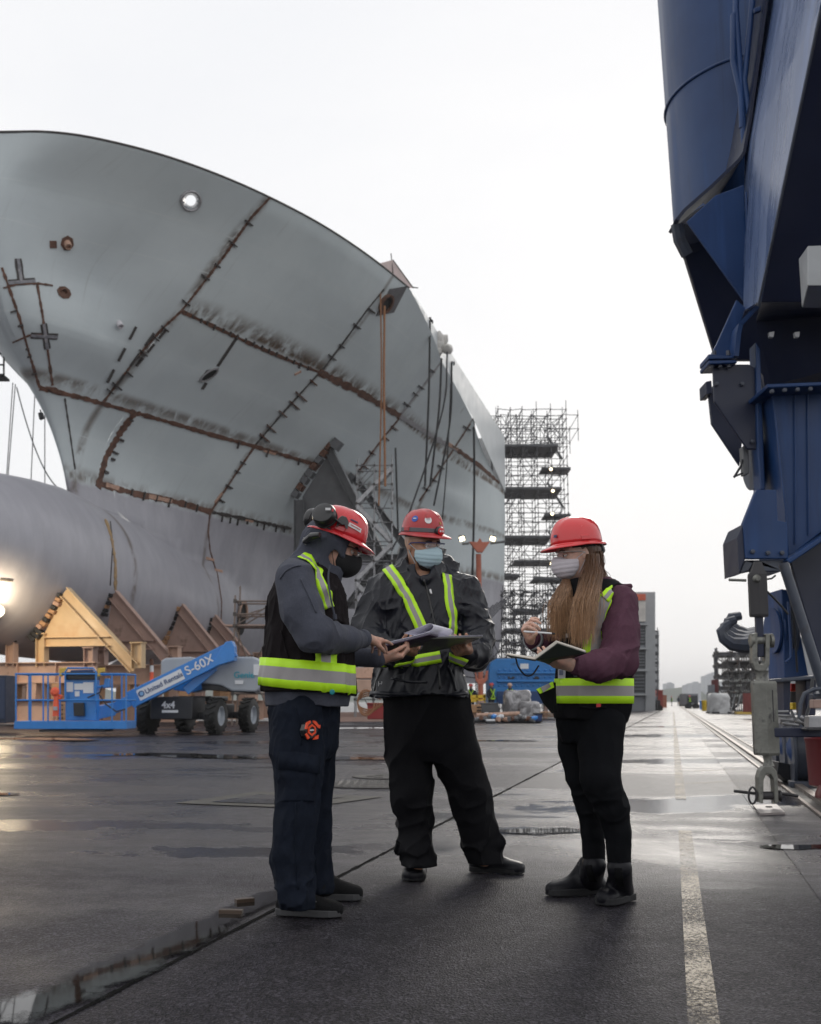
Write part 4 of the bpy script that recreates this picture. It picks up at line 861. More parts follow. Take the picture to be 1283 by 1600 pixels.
# ================================================================ SCAFFOLD TOWER AND YARD CLUTTER
M_SCAF = mat('scaffold_dark', (0.10, 0.10, 0.11), .5, .3, var=.3)
t = thing('scaffold_tower', P(840, 1090, 92), 'tall lattice scaffold tower with platforms standing at the end of the hull', 'scaffold tower')
Xs = [P(x, 1000, 91)[0] for x in (783, 803, 822, 845, 868, 893)]
scaffold(t, Xs, [91, 93.2, 95.4], list(np.arange(0.2, 25.8, .8)), .031, .06, .16, .26, M_SCAF)
for (x0, x1, y, dy, d) in ((785, 873, 697, 91, 4.4), (787, 878, 764, 91, 4.4), (788, 862, 840, 91, 4.4), (803, 866, 878, 91.5, 3), (833, 885, 905, 91, 3), (803, 850, 955, 91, 4), (785, 812, 900, 91, 3), (846, 892, 733, 93.2, 2.2), (850, 892, 806, 93.2, 2.2), (788, 895, 985, 91, 4)):
    a = P(x0, y, dy); b = P(x1, y, dy); b[2] = a[2]; n = max(2, int(d/.55))
    for k in range(n): mb = MB(); mb.box(((a[0]+b[0])/2, dy+(k+.5)*d/n, a[2]), (b[0]-a[0], d/n-.03, .09)); mb.build('deck_board', M_GST, t)
    mb = MB(); mb.box(((a[0]+b[0])/2, dy-.02, a[2]+.10), (b[0]-a[0], .03, .16)); mb.build('toe_board', M_GST, t)
for k in range(11):   # stair flights inside the right hand bay
    z = .4+2.1*k; a, b = (Xs[4], Xs[5]) if k % 2 else (Xs[5], Xs[4])
    mb = MB(); mb.bar((a, 94, z), (b, 94, z+2.1), .7, .06); mb.build('stair_flight', M_SCAF, t)
lamp_w = mat('small_lamp_lit', (1, .85, .6), emit=(1, .8, .5), es=6)
for q in ((861, 733), (864, 767), (863, 803), (862, 881)): mb = MB(); mb.lathe(P(*q, 90.9), [0, 1, 0], [(.001, -.1), (.12, 0), (.001, .1)], 8); mb.build('lamp', lamp_w, t)
t = thing('cantilever_truss', P(880, 640, 91), 'open lattice truss overhanging the top of the scaffold tower', 'truss')
za, zb = P(760, 650, 91)[2], P(760, 690, 91)[2]; xa, xb = P(758, 650, 91)[0], P(902, 650, 91)[0]
scaffold(t, list(np.linspace(xa, xb, 7)), [90.7, 95.6], [zb, zb+1, za], .03, .1, .1, .9, M_SCAF)
# low scaffold against the hull side, left of the tower
t = thing('hull_scaffold', P(720, 1090, 70), 'low dark scaffold along the hull foot behind the orange lamp post', 'scaffold')
scaffold(t, [P(x, 1000, 70)[0] for x in (700, 722, 745, 770, 795, 820)], [70, 71.5], list(np.arange(0.2, 5.2, 1.1)), .035, .1, .1, .4, M_SCAF)
t = thing('hull_scaffold', P(850, 1090, 76), 'dense dark scaffold at ground level behind the blue machine', 'scaffold')
scaffold(t, [P(x, 1000, 76)[0] for x in (790, 805, 822, 840, 858, 875, 893, 910)], [76, 77.5, 79], list(np.arange(0.2, 9, .9)), .035, .15, .1, .5, M_SCAF)
for k in range(9): # bracing poles leaning on the hull
    a = P(705+k*7, 1005-k*4, 68); mb = MB(); mb.tube([a, a+np.array([1.8, .6, 1.9])], .035, 5); mb.build('leaning_pole', M_SCAF, t)
# blue machine
M_MB = mat('machine_blue', (0.025, 0.19, 0.50), 0.45, var=.12, vs=1.5, col2=(.02, .08, .2), c2lo=.62, c2hi=.7)
Yb_ = 60.0
BM = thing('blue_machine', P(820, 1100, Yb_), 'big blue riveted steel machine housing behind the notebook', 'machine')
def eb(par, x0, y0, x1, y1, Y, dep, m, nm, bev=.03): return ext([(x0, y0), (x1, y0), (x1, y1), (x0, y1)], Y, dep, m, nm, par, bev)
ext([(764, 1046), (766, 1036), (776, 1029), (905, 1029), (905, 1100), (764, 1100)], Yb_, 2.6, M_MB, 'housing', BM, .05)
for y in (1051, 1064): eb(BM, 777, y-1, 905, y+2, Yb_-.16, .16, M_MB, 'rib')
eb(BM, 776, 1080, 905, 1100, Yb_-.12, .1, mat('navy2', (.012, .05, .16), .5), 'lower_panel'); eb(BM, 813, 1037, 826, 1045, Yb_-.05, .04, M_WHITE, 'label_plate', 0)
for x in range(780, 904, 9):
    for y in (1047, 1058, 1071): mb = MB(); mb.lathe(P(x, y, Yb_-.02), [0, -1, 0], [(.07, -.03), (.07, .03), (.03, .05)], 8); mb.build('rivet', M_MB, BM)
for x in (799, 838): eb(BM, x-5, 1057, x+5, 1061, Yb_-.06, .06, M_BLK2, 'vent')
for x in (770, 800, 850, 895): eb(BM, x, 1100, x+6, 1123, Yb_+.2, .5, M_DPINK, 'leg')
# orange lamp post with two lit floodlights
M_ORG = mat('faded_orange_steel', (0.42, 0.13, 0.08), .55, var=.15)
YL = 52.0
LP = thing('lamp_post', G(752, 1096+.9*1775/YL), 'faded orange steel lamp post with two lit floodlights behind the middle worker', 'lamp post')
base = G(752, 1096+.9*1775/YL); top = P(749.5, 862, YL)
mb = MB(); mb.tube([base, np.array([top[0], base[1], top[2]])], .13, 10); mb.build('mast', M_ORG, LP, smooth=True)
ext([(733, 846), (746, 847), (750, 840), (754, 847), (766, 846), (754, 863), (746, 863)], YL-.1, .25, M_ORG, 'head_plate', LP)
mb = MB(); mb.tube([P(733, 849, YL), P(722, 850, YL)], .06, 6); mb.build('arm', M_GST, LP); mb = MB(); mb.tube([P(766, 849, YL), P(790, 846, YL)], .06, 6); mb.build('arm', M_GST, LP)
ml = mat('flood_lit', (1, .9, .75), emit=(1, .86, .55), es=5)
for (x, y, dx) in ((722, 842, -4), (770, 842, 5)):
    c = P(x, y, YL-.2); mb = MB(); mb.box(c+np.array([0, .12, .05]), (.30, .22, .26)); mb.build('floodlight_housing', M_GST, LP, bevel=.03)
    mb = MB(); mb.box(c, (.24, .03, .20), (nrm([1, 0, .3*(-1 if dx < 0 else 1)*-1]), [0, 1, 0], nrm([.3*(-1 if dx < 0 else 1), 0, 1]))); mb.build('floodlight_glass', ml, LP)
ext([(742, 1048), (744, 1048), (746, 1060), (751, 1062), (757, 1060), (760, 1048), (763, 1048), (762, 1062), (755, 1070), (748, 1070), (743, 1062)], YL-.2, .15, M_ORG, 'hook_bracket', LP); eb(LP, 747, 1095, 757, 1126, YL-.3, .7, M_DPINK, 'base_sleeve')
# ------------------------------------------------ small far people
M_HV = mat('hivis_lime', (0.48, 0.80, 0.05), .6, var=.05, emit=None); M_NAVY = mat('navy_cloth', (0.02, 0.025, 0.04), .85); M_SKN = mat('far_skin', (.35, .2, .14), .6); M_REDH = mat('far_red_helmet', (.6, .08, .07), .35)
def farman(px, pyfoot, Y, label, helm=M_REDH, vest=True, yaw=0, hscale=1.0, grp='far workers'):
    b = P(px, 1096, Y); b[2] = 0
    t = thing('person', b, label, 'person', grp); c, s = math.cos(yaw), math.sin(yaw)
    def L(x, y, z): return b+hscale*np.array([x*c-y*s, x*s+y*c, z])
    # one continuous body grown with a skin modifier
    J = [(0, 0, .95), (0, 0, 1.2), (0, 0, 1.45), (0, .0, 1.56), (0, -.02, 1.70), (.19, 0, 1.42), (.26, -.02, 1.15), (.2, -.2, .98), (-.19, 0, 1.42), (-.26, -.02, 1.15), (-.2, -.22, 1.0), (.1, 0, .9), (.12, .02, .48), (.13, .02, .06), (.13, -.12, .04), (-.1, 0, .9), (-.11, -.03, .48), (-.12, .0, .06), (-.12, -.14, .04)]
    E = [(0, 1), (1, 2), (2, 3), (3, 4), (2, 5), (5, 6), (6, 7), (2, 8), (8, 9), (9, 10), (0, 11), (11, 12), (12, 13), (13, 14), (0, 15), (15, 16), (16, 17), (17, 18)]
    Rr = [.15, .15, .16, .06, .095, .075, .055, .045, .075, .055, .045, .1, .075, .06, .04, .1, .075, .06, .04]
    me = bpy.data.meshes.new('body'); me.from_pydata([tuple(L(*j)-b) for j in J], E, []); o = bpy.data.objects.new('body', me); COL.objects.link(o); o.parent = t; me.materials.append(M_NAVY)
    sk = o.modifiers.new('skin', 'SKIN'); sk.use_smooth_shade = True
    for v, r in zip(me.skin_vertices[0].data, Rr): v.radius = (r*hscale, r*hscale)
    me.skin_vertices[0].data[0].use_root = True
    sb = o.modifiers.new('sub', 'SUBSURF'); sb.levels = 1; sb.render_levels = 1
    mb = MB(); mb.lathe(L(0, -.025, 1.66), ZV, [(.04, -.08), (.085, -.03), (.09, .03), (.06, .09)], 12); mb.build('face', M_SKN, t, smooth=True)
    mb = MB(); mb.lathe(L(0, -.02, 1.72), ZV, [(.15, -.005), (.145, .01), (.125, .015), (.115, .07), (.07, .115), (.001, .125)], 14); mb.build('helmet', helm, t, smooth=True)
    if vest:
        for sx in (1, -1):
            mb = MB(); mb.tube([L(.13*sx, -.12, 1.52), L(0, -.19, 1.27), L(-.13*sx, -.165, 1.02)], .028, 5); mb.build('vest_stripe', M_HV, t)
        mb = MB(); mb.lathe(L(0, 0, 1.02), ZV, [(.185, -.035), (.185, .035)], 14); mb.build('vest_belt', M_HV, t)
    return t
farman(736, 0, 61, 'far worker in red helmet nearest the middle worker elbow, behind yellow rack'); farman(768, 0, 60, 'far worker with crossed lime braces right of the orange lamp post', yaw=.5, hscale=1.02)
farman(797, 0, 59, 'far worker in tan helmet standing before the blue machine', mat('tan_helmet', (.6, .4, .3), .4), hscale=1.0)
# yellow rack, crate, wrapped pallet, debris row
M_YR = mat('rack_yellow', (.75, .50, .03), .45)
YR = 52.5
t = thing('yellow_rack', P(748, 1100, YR), 'yellow steel stillage rack on the clutter row behind the middle worker', 'rack')
for (x0, y0, x1, y1) in ((733, 1086, 759, 1091), (733, 1093, 759, 1097), (733, 1086, 736, 1098), (755, 1085, 759, 1100), (744, 1086, 747, 1097)): eb(t, x0, y0, x1, y1, YR, .12, M_YR, 'rail', .01)
eb(t, 735, 1088, 757, 1096, YR+.5, .1, M_YR, 'rail', .01)
t = thing('timber_crate', P(740, 1115, 50), 'pale timber crate below the yellow rack', 'crate')
eb(t, 733, 1101, 752, 1114, 50, .7, M_WOOD, 'body'); [eb(t, 745, y, 752, y+2, 49.95, .06, M_BLK, 'gap', 0) for y in (1104, 1109)]; eb(t, 735, 1114, 745, 1128, 50.2, .4, M_TAN, 'leg')
t = thing('grey_skip', P(765, 1110, 51), 'dark grey low steel skip right of the timber crate', 'skip')
ext([(752, 1099), (779, 1100), (782, 1113), (753, 1113)], 51, 1.2, M_GST, 'body', t); eb(t, 751, 1098, 780, 1100, 50.95, 1.3, M_GST, 'rim')
t = thing('debris_pallet', P(785, 1126, 47.5), 'long low pallet of pipes and fittings on the wet ground', 'pallet')
mb = MB(); mb.tube([P(745, 1118, 47.5), P(812, 1115, 47.5)], .09, 8); mb.build('pipe', M_TAN, t); mb = MB(); mb.tube([P(745, 1122, 47.3), P(806, 1124, 47.3)], .05, 8); mb.build('pipe', M_GALV, t)
eb(t, 741, 1122, 848, 1129, 47.6, 1.1, M_BLK2, 'deck')
rr = random.Random(3)
for k in range(16):
    x = 746+k*6+rr.uniform(-2, 2); m = rr.choice([M_BLUE, M_WHITE, M_GALV, M_TAN, M_GST, M_DPINK, M_RUST]); mb = MB(); a = rr.uniform(0, 3); mb.lathe(P(x, 1121+rr.uniform(-2, 4), 47.2), [math.cos(a), math.sin(a), rr.uniform(-.3, .3)], [(.09*rr.uniform(.6, 1.2), -.14), (.1, .0), (.06, .14)], 8); mb.build('fitting', m, t)
t = thing('small_sledge', P(775, 1126, 46.5), 'small white lidded tray on wheels before the debris pallet', 'tray'); eb(t, 760, 1124, 774, 1127, 46.5, .4, M_WHITE, 'lid'); eb(t, 759, 1127, 775, 1131, 46.5, .4, M_BLK2, 'base')
M_WRAP = NT('plastic_wrap'); _p = M_WRAP.pos(); M_WRAP.link(M_WRAP.mix(M_WRAP.ramp(M_WRAP.noise(_p, 2.2, 5, .65, 1.2), .4, .62), (.17, .165, .17), (.42, .41, .42)), 'Base Color'); M_WRAP.link(.25, 'Roughness')
M_WRAP.t.links.new(M_WRAP.bump(M_WRAP.noise(_p, 1.6, 3, .5, .8), .35, .08), M_WRAP.b.inputs['Normal']); M_WRAP = M_WRAP.m
def wrapped(px, y0, y1, wpx, Y, label, seed, dep=1.4, name='wrapped_pallet', m=None):
    rr = random.Random(seed); a = P(px-wpx/2, y1, Y); b = P(px+wpx/2, y1, Y); zt = P(px, y0, Y)[2]; n = 28; rows = 9; V = []
    cx_, hw = (a[0]+b[0])/2, (b[0]-a[0])/2; z0 = max(0.02, a[2]); ph = [rr.uniform(0, 6) for _ in range(8)]
    for j in range(rows):
        u_ = j/(rows-1); z = z0+(zt-z0)*u_; sh = 1-.06*u_-(0.12 if j == rows-1 else 0)
        for i in range(n):
            t_ = 2*math.pi*i/n; cx, sy = math.cos(t_), math.sin(t_); k = (abs(cx)**5+abs(sy)**5)**(-.2); w = 1+.05*math.sin(5*t_+ph[j % 8])+.04*math.sin(9*t_+ph[(j+3) % 8])
            V.append((cx_+hw*cx*k*sh*w, Y+dep/2+dep/2*sy*k*sh*w, z+(.07*math.sin(3*t_+ph[1]) if j > rows-3 else 0)))
    t = thing(name, ((a[0]+b[0])/2, Y, 0), label, 'wrapped load')
    mb = MB(); mb.add(V, [(j*n+i, j*n+(i+1) % n, (j+1)*n+(i+1) % n, (j+1)*n+i) for j in range(rows-1) for i in range(n)]+[tuple((rows-1)*n+i for i in range(n))]); mb.build('wrapping', m or M_WRAP, t, smooth=True, autos=60)
    mb = MB(); mb.box(((a[0]+b[0])/2, Y+dep/2, .08), (hw*2.0, dep, .12)); mb.build('pallet_base', M_BLK2, t); return t
wrapped(811, 1080, 1118, 44, 50, 'grey plastic wrapped pallet load standing before the blue machine', 5, 1.5); wrapped(829, 1098, 1127, 34, 48.5, 'crumpled low plastic wrapped bundle right of the tall wrapped pallet', 6, 1.0)
t = thing('blue_bin', P(845, 1122, 49), 'small dark blue plastic bin beside the wrapped bundle', 'bin'); ext([(836, 1115), (848, 1115), (846, 1127), (837, 1127)], 47.5, .5, mat('bin_blue', (.01, .03, .12), .4), 'body', t, .01); eb(t, 835, 1114, 849, 1116, 47.45, .6, M_BLK2, 'rim', .01)
t = thing('timber_stack', P(855, 1118, 56), 'low stack of pale timbers under the blue machine', 'timber stack'); [eb(t, 846, y, 885, y+2, 56+k*.1, .8, M_WOOD, 'timber') for k, y in enumerate((1112, 1115, 1118))]
# clutter seen between the left and middle worker: orange hoses, red toolbox, timbers
t = thing('timber_stack', P(560, 1045, 45), 'salmon painted steel block between the left and middle workers', 'steel block'); eb(t, 548, 1062, 600, 1082, 45, 1.2, M_PINK, 'beam'); eb(t, 552, 1043, 585, 1060, 45.6, .8, M_PINK, 'beam')
t = thing('hose_coil', P(575, 1100, 40), 'tangled orange hose coil hanging between the left and middle workers', 'hose coil')
for k in range(4): mb = MB(); mb.tube([P(572+k*2+(13+k*2)*math.cos(a), 1098+(20-k*3)*math.sin(a), 41+k*.1) for a in np.linspace(0, 5.8, 24)], .03, 5); mb.build('hose', M_OR, t)
t = thing('red_toolbox', P(590, 1110, 42), 'dull red toolbox on the ground between the left and middle workers', 'toolbox'); eb(t, 574, 1100, 606, 1124, 42, .6, mat('toolbox_red', (.28, .03, .03), .5), 'body'); eb(t, 573, 1098, 607, 1102, 41.95, .7, mat('toolbox_red2', (.2, .02, .02), .5), 'lid')
t = thing('ground_timbers', P(560, 1128, 38), 'long wet timbers laid on the ground under the cradle', 'timbers')
for k in range(3): a = G(440, 1128-k*5); b = G(640, 1127-k*5); mb = MB(); mb.bar(a+ZV*.1, b+ZV*.1, .3, .2); mb.build('timber', M_DPINK, t)
# ------------------------------------------------ left side stacked building
Y1 = 108.0
M_CLD = mat('grey_cladding', (.20, .21, .23), .55, var=.08, vs=.3); M_CLD2 = mat('pale_cladding', (.36, .37, .38), .55, var=.06); M_WIN = mat('dark_louvre', (.03, .033, .04), .35)
t = thing('stacked_building', G(1000, 1111), 'tall grey stacked site building rising behind the woman worker shoulder', 'building')
eb(t, 900, 925, 1024, 1111, Y1+2, 3, M_CLD2, 'wall', .0); eb(t, 900, 972, 1010, 1111, Y1, 2.6, M_CLD, 'front_wall', 0); eb(t, 1010, 985, 1018, 1111, Y1+.3, 12, M_CLD2, 'stair_wall', 0)
for y0, y1 in ((979, 1008), (1016, 1044), (1050, 1082)):
    for x0, x1 in ((930, 954), (957, 981), (984, 1008)): 
        o = eb(t, x0, y0, x1, y1, Y1-.05, .08, M_WIN, 'louvre_panel', 0)
        for k in range(1, 6): eb(t, x0, y0+(y1-y0)*k/6-.5, x1, y0+(y1-y0)*k/6+.5, Y1-.12, .07, M_CLD, 'louvre_slat', 0)
for y in (974, 1012, 1046, 1084): eb(t, 900, y, 1014, y+2.5, Y1-.5, .7, M_CLD2, 'floor_slab', 0)
for x in (955, 982, 1009): eb(t, x, 974, x+2, 1111, Y1-.2, .2, M_CLD2, 'post', 0)
for k, y in enumerate(range(985, 1108, 11)): eb(t, 1018, y, 1028, y+1.5, Y1+6, 6, M_SCAF, 'landing', 0)
for x in (1019, 1027): eb(t, x, 980, x+1, 1108, Y1+6, .1, M_SCAF, 'stair_post', 0)
t = thing('cream_cabin', P(998, 972, Y1-1), 'cream cabin with an orange top band perched on the grey building', 'cabin')
eb(t, 900, 938, 1009, 971, Y1-.2, 2.5, mat('cream', (.55, .52, .48), .5), 'wall', 0); eb(t, 900, 928, 1009, 938, Y1-.3, 2.7, mat('orange_band', (.60, .12, .06), .5), 'roof_band', 0); eb(t, 985, 941, 996, 944, Y1-.26, .05, M_WIN, 'window', 0)
t = thing('distant_building', P(1030, 1100, 150), 'narrow tall grey building edge beyond the stacked site building', 'building'); eb(t, 1000, 985, 1030, 1108, 150, 20, M_CLD2, 'wall', 0)
for k in range(8): eb(t, 1022, 992+k*14, 1029, 996+k*14, 149.9, .15, M_WIN, 'window', 0)
M_REDC = mat('container_red', (.30, .05, .04), .55, var=.2); M_ORC = mat('container_rust', (.36, .13, .08), .55, var=.2)
def container(x0, y0, x1, y1, Y, m, lab, n=7, dep=6):
    t = thing('container', P((x0+x1)/2, y1, Y), lab, 'container', 'containers'); eb(t, x0, y0, x1, y1, Y, dep, m, 'body', 0)
    for k in range(n): x = x0+(x1-x0)*(k+.5)/n; eb(t, x-(x1-x0)/n*.25, y0+.8, x+(x1-x0)/n*.25, y1-.8, Y-.06, .07, m, 'corrugation', 0)
    for (yy) in (y0, y1-1): eb(t, x0, yy, x1, yy+1, Y-.08, .1, m, 'rail', 0)
container(1026, 1078, 1036, 1108, 128, M_REDC, 'dark red container right at the foot of the grey building', 3, 4); container(1035, 1086, 1042, 1106, 150, M_ORC, 'rust orange container beyond the dark red one', 3, 4); container(1208, 1082, 1232, 1114, 55, M_REDC, 'red brown container behind the crane tie-down', 6, 5)
t = thing('dark_machinery', P(1022, 1100, 118), 'dark machinery parked at the foot of the tall grey building', 'machinery'); eb(t, 1018, 1094, 1032, 1109, 116, 1, M_BLK2, 'body'); eb(t, 1022, 1088, 1028, 1094, 116.2, 1, M_CLD, 'cab'); [ (lambda mb: (mb.lathe(P(x, 1107, 115.9), [0, 1, 0], [(.4, -.2), (.4, .2)], 12), mb.build('wheel', M_TYRE, t)))(MB()) for x in (1021, 1029)]
# far truck and people on the road
t = thing('far_truck', P(1082, 1104, 150), 'boxy service truck parked far down the road at the vanishing point', 'truck')
eb(t, 1073, 1084, 1091, 1101, 150, 4, M_CLD, 'cargo_box', 0); eb(t, 1074, 1087, 1090, 1098, 149.9, .1, M_WIN, 'open_back', 0); eb(t, 1073, 1101, 1091, 1104, 150, 4, M_BLK2, 'chassis', 0)
for x in (1076, 1088): mb = MB(); mb.lathe(P(x, 1104, 149.8), [0, 1, 0], [(.45, 0), (.45, .35)], 14); mb.build('wheel', M_TYRE, t)
farman(1049.5, 0, 215, 'tiny far worker in lime vest walking left on the road', yaw=1.2, grp='tiny far people'); farman(1060.5, 0, 200, 'tiny far worker in dark clothes left of the far truck', M_NAVY, False, grp='tiny far people')
farman(1078, 0, 148, 'far worker in lime vest beside the service truck', hscale=.9, grp='tiny far people')
t = thing('yellow_bin', P(1067, 1103, 160), 'small yellow bin left of the far truck', 'bin'); ext([(1063, 1097), (1068, 1097), (1067, 1104), (1064, 1104)], 165, .8, M_YR, 'body', t, 0); eb(t, 1062.5, 1096, 1068.5, 1097, 164.9, .9, M_BLK2, 'lid', 0)
# right side: staging rows, tarp load, barrels
t = thing('steel_staging', P(1160, 1112, 84), 'grey steel lattice staging stacked beside the rails left of the crane', 'staging')
ax_ = (ST, U); o0 = G(1140, 1114.5); 
scaffold(t, [0, .9, 1.8, 2.7, 3.6], [0, 3, 6, 9], [0, .8, 1.6, 2.4, 3.2, 4.0], .05, 0, 0, .35, mat('staging_grey', (.17, .165, .16), .5, .3, col2=(.14, .08, .05), c2s=2), o0, ax_)
for k in range(5):
    z = .8+k*.8; mb = MB()
    mb.box(o0+ST*1.8+U*4.5+ZV*(z-.06), (3.6, 9, .05), (ST, U, ZV)); mb.build('shelf', M_GST, t)
for k in range(8): mb = MB(); mb.bar(o0+ST*(.1+k*.42)-U*.05+ZV*.1, o0+ST*(.5+k*.42)-U*.05+ZV*1.5, .06, .06); mb.build('raking_bar', M_CLD2, t)
t = thing('steel_staging', G(1128, 1108), 'dark shelved staging further down the road behind the grey one', 'staging'); o1 = G(1124, 1109.5)
scaffold(t, [0, 1.5, 3, 4.5], [0, 4, 8], [0, 1.2, 2.4, 3.6, 4.8, 6.0], .09, 0, 0, .2, M_SCAF, o1, ax_)
for k in range(5): mb = MB(); mb.box(o1+ST*2.2+U*4+ZV*(1.1+1.2*k), (4.4, 8, .35), (ST, U, ZV)); mb.build('shelf_load', random.choice([M_SCAF, M_DPINK, M_GST]), t)
t = thing('timber_baulk', G(1165, 1116), 'ochre timber baulk lying at the foot of the grey staging', 'timber'); eb(t, 1152, 1112, 1176, 1116, 78, .6, M_PAD, 'baulk', 0)
wrapped(1129, 1084, 1115, 30, 84, 'white sheeted round load at the left foot of the grey staging', 9, 2.0, 'sheeted_load', mat('white_sheet', (.5, .5, .5), .5, bump=.8, bs=2))
farx = [(1103, 1094, 1110, M_YR, 'yellow barrel left of the white sheeted load'), (1099, 1093, 1108, M_BLUE, 'blue barrel left of the yellow barrel')]
for x, y0, y1, m, lab in farx:
    b = G(x, y1+.5); t = thing('barrel', b, lab, 'barrel', 'barrels beside the rails'); mb = MB(); mb.lathe(b, ZV, [(.38, 0), (.38, .35), (.40, .37), (.40, .40), (.38, .42), (.38, 1.0), (.34, 1.02)], 16); mb.build('drum', m, t, smooth=True)
t = thing('dark_plant', G(1112, 1108), 'dark machinery and tarps clustered beyond the barrels', 'machinery'); eb(t, 1108, 1082, 1122, 1106, 100, .8, M_BLK2, 'body'); eb(t, 1109, 1070, 1117, 1083, 100.3, .7, M_CLD, 'cab'); eb(t, 1115, 1062, 1123, 1092, 101, .8, mat('dk_red', (.12, .02, .02), .5), 'side_panel')
t = thing('grey_shed', G(1215, 1120), 'plain pale grey shed wall behind the crane leg', 'shed'); eb(t, 1197, 1000, 1300, 1110, 66, .8, M_CLD2, 'wall', 0); eb(t, 1196, 996, 1300, 1001, 65.8, 1.1, M_CLD, 'roof_edge', 0)
# far shore: city blocks and wooded hill
M_CITY = mat('far_concrete', (.45, .47, .50), .7, var=.1, vs=.02, world=True)
rr = random.Random(12)
CITY = [(1048, 12, 1068), (1060, 9, 1084), (1038, 9, 1083), (1078, 9, 1070), (1089, 13, 1067), (1100, 8, 1082), (1108, 10, 1056), (1116, 8, 1052), (1070, 7, 1081), (1027, 9, 1080), (1016, 9, 1086), (1126, 12, 1070), (1140, 12, 1064), (1155, 10, 1074)]
for i, (x, w, y) in enumerate(CITY):
    Y = 1500+rr.uniform(-200, 300); rk = sorted(c[0] for c in CITY).index(x); t = thing('tower_block', P(x, 1096, Y)*np.array([1, 1, 0]), 'hazy distant tower block on the skyline, %s from the left' % ['first', 'second', 'third', 'fourth', 'fifth', 'sixth', 'seventh', 'eighth', 'ninth', 'tenth', 'eleventh', 'twelfth', 'thirteenth', 'fourteenth'][rk], 'tower block', 'hazy tower blocks on the skyline')
    eb(t, x-w/2, y, x+w/2, 1097, Y, 25, M_CITY, 'wall', 0); eb(t, x-w/4, y-2, x+w/5, y, Y+5, 12, M_CITY, 'roof_house', 0)
V = []; n = 90
for i in range(n): x = -900+i*30; V += [(x, 1400, -1), (x, 1500, 22+12*math.sin(i*.31)+9*math.sin(i*.83+1)+4*math.sin(i*2.1)), (x, 1700, -1)]
tag(mkmesh('far_shore', V, [(3*i+j, 3*i+3+j, 3*i+4+j, 3*i+1+j) for i in range(n-1) for j in (0, 1)], mat('far_woods', (.06, .08, .06), .9)), kind='structure')
# cable car like lift basket glimpsed at the left edge, hanging chains
t = thing('hanging_basket', P(2, 570, 47), 'small dark work basket hanging beside the stem at the left edge', 'work basket')
for y in (535, 552, 570, 588): mb = MB(); mb.tube([P(-14, y, 47), P(7, y, 47)], .04, 6); mb.build('rail', M_BLK2, t)
for x in (-12, -3, 6): mb = MB(); mb.tube([P(x, 535, 47), P(x, 590, 47)], .04, 6); mb.build('post', M_BLK2, t)
mb = MB(); mb.box(P(-3, 590, 47.4), (.7, .9, .1)); mb.build('floor', M_BLK2, t)
for (x0, y0, x1, y1, sag, lab) in ((24, 600, 12, 750, 0, 'thin vertical line furthest left under the bow'), (20, 598, 10, 748, 0, 'second thin line beside the leftmost one'), (55, 600, 48, 760, 0, 'thin line hanging nearest the stem'), (70, 620, 70, 770, 0, 'short thin line by the dark hanging lamp')):
    mb = MB(); mb.tube([P(x0, y0, 60), P(x1, y1, 60)], .03, 4); tag(mb.build('rigging_line', M_GALV), lab, 'line', 'thin lines under the bow')
mb = MB(); mb.tube([P(26+t_*82, 605+165*(1-(1-t_)**2), 60) for t_ in np.linspace(0, 1, 16)], .035, 4); tag(mb.build('rigging_line', M_GALV), 'thin curved line drooping towards the stem', 'line', 'thin lines under the bow')
t = thing('hanging_lamp', P(62, 648, 47), 'small dark lamp box dangling under the stem', 'lamp'); ext([(59, 645), (65, 643), (67, 652), (61, 655)], 46, .25, M_BLK2, 'body', t); mb = MB(); mb.tube([P(63, 640, 46), P(64, 646, 46)], .03, 5); mb.build('hook', M_BLK2, t)
# ================================================================ GANTRY CRANE
def cranepaint(name, c1, c2, rough, spec):
    g = NT(name); p = g.pos(); st = g.noise(g.mapping(p, scale=(3.5, 3.5, .22)), 1.0, 5, .65, .2); bl = g.noise(p, .9, 4, .6)
    c = g.mix(g.ramp(bl, .3, .7), c1, c2); c = g.mix(g.ramp(st, .52, .78, 0, .5), c, tuple(min(1, x*1.9+.01) for x in c1)); c = g.mix(g.ramp(st, .30, .42, .5, 0), c, tuple(x*.45 for x in c2))
    ch = g.noise(p, 11, 7, .75, .3); c = g.mix(g.ramp(ch, .735, .75, 0, .9), c, (.10, .075, .06)); c = g.mix(g.ramp(ch, .22, .26, .6, 0), c, tuple(min(1, x*2.4+.02) for x in c1))
    g.link(c, 'Base Color'); g.link(g.ramp(st, .3, .7, rough-.08, rough+.12), 'Roughness'); g.b.inputs['Specular IOR Level'].default_value = spec
    g.t.links.new(g.bump(g.noise(p, 1.4, 3), .12, .04, g.bump(g.noise(p, 60, 3), .06, .003)), g.b.inputs['Normal']); MATS[name] = g.m; return g.m
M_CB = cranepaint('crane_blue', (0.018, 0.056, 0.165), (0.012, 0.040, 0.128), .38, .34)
M_CB2 = mat('crane_navy_and_shade', (0.009, 0.014, 0.040), 0.42, var=.15, vs=1.5)  # dark blue plates; on soffit and undersides it paints in the shade
M_CG = mat('crane_grey_blue', (0.055, 0.065, 0.09), 0.4, var=.2, vs=3, col2=(.05, .05, .06), c2s=4)
CR = thing('gantry_crane', (4.6, 12, 0), 'towering dark blue gantry crane leg with gussets and wheels on the right', 'crane')
def cz(poly, Y, dep, m, nm, par=CR, bev=.01, back=None):
    pts = [P(q[0], q[1], q[2] if len(q) > 2 else Y) for q in poly]; mb = MB(); mb.prism(pts, np.array([0, dep, 0]) if back is None else np.asarray(back)); return fixn(mb.build(nm, m, par, bevel=bev))
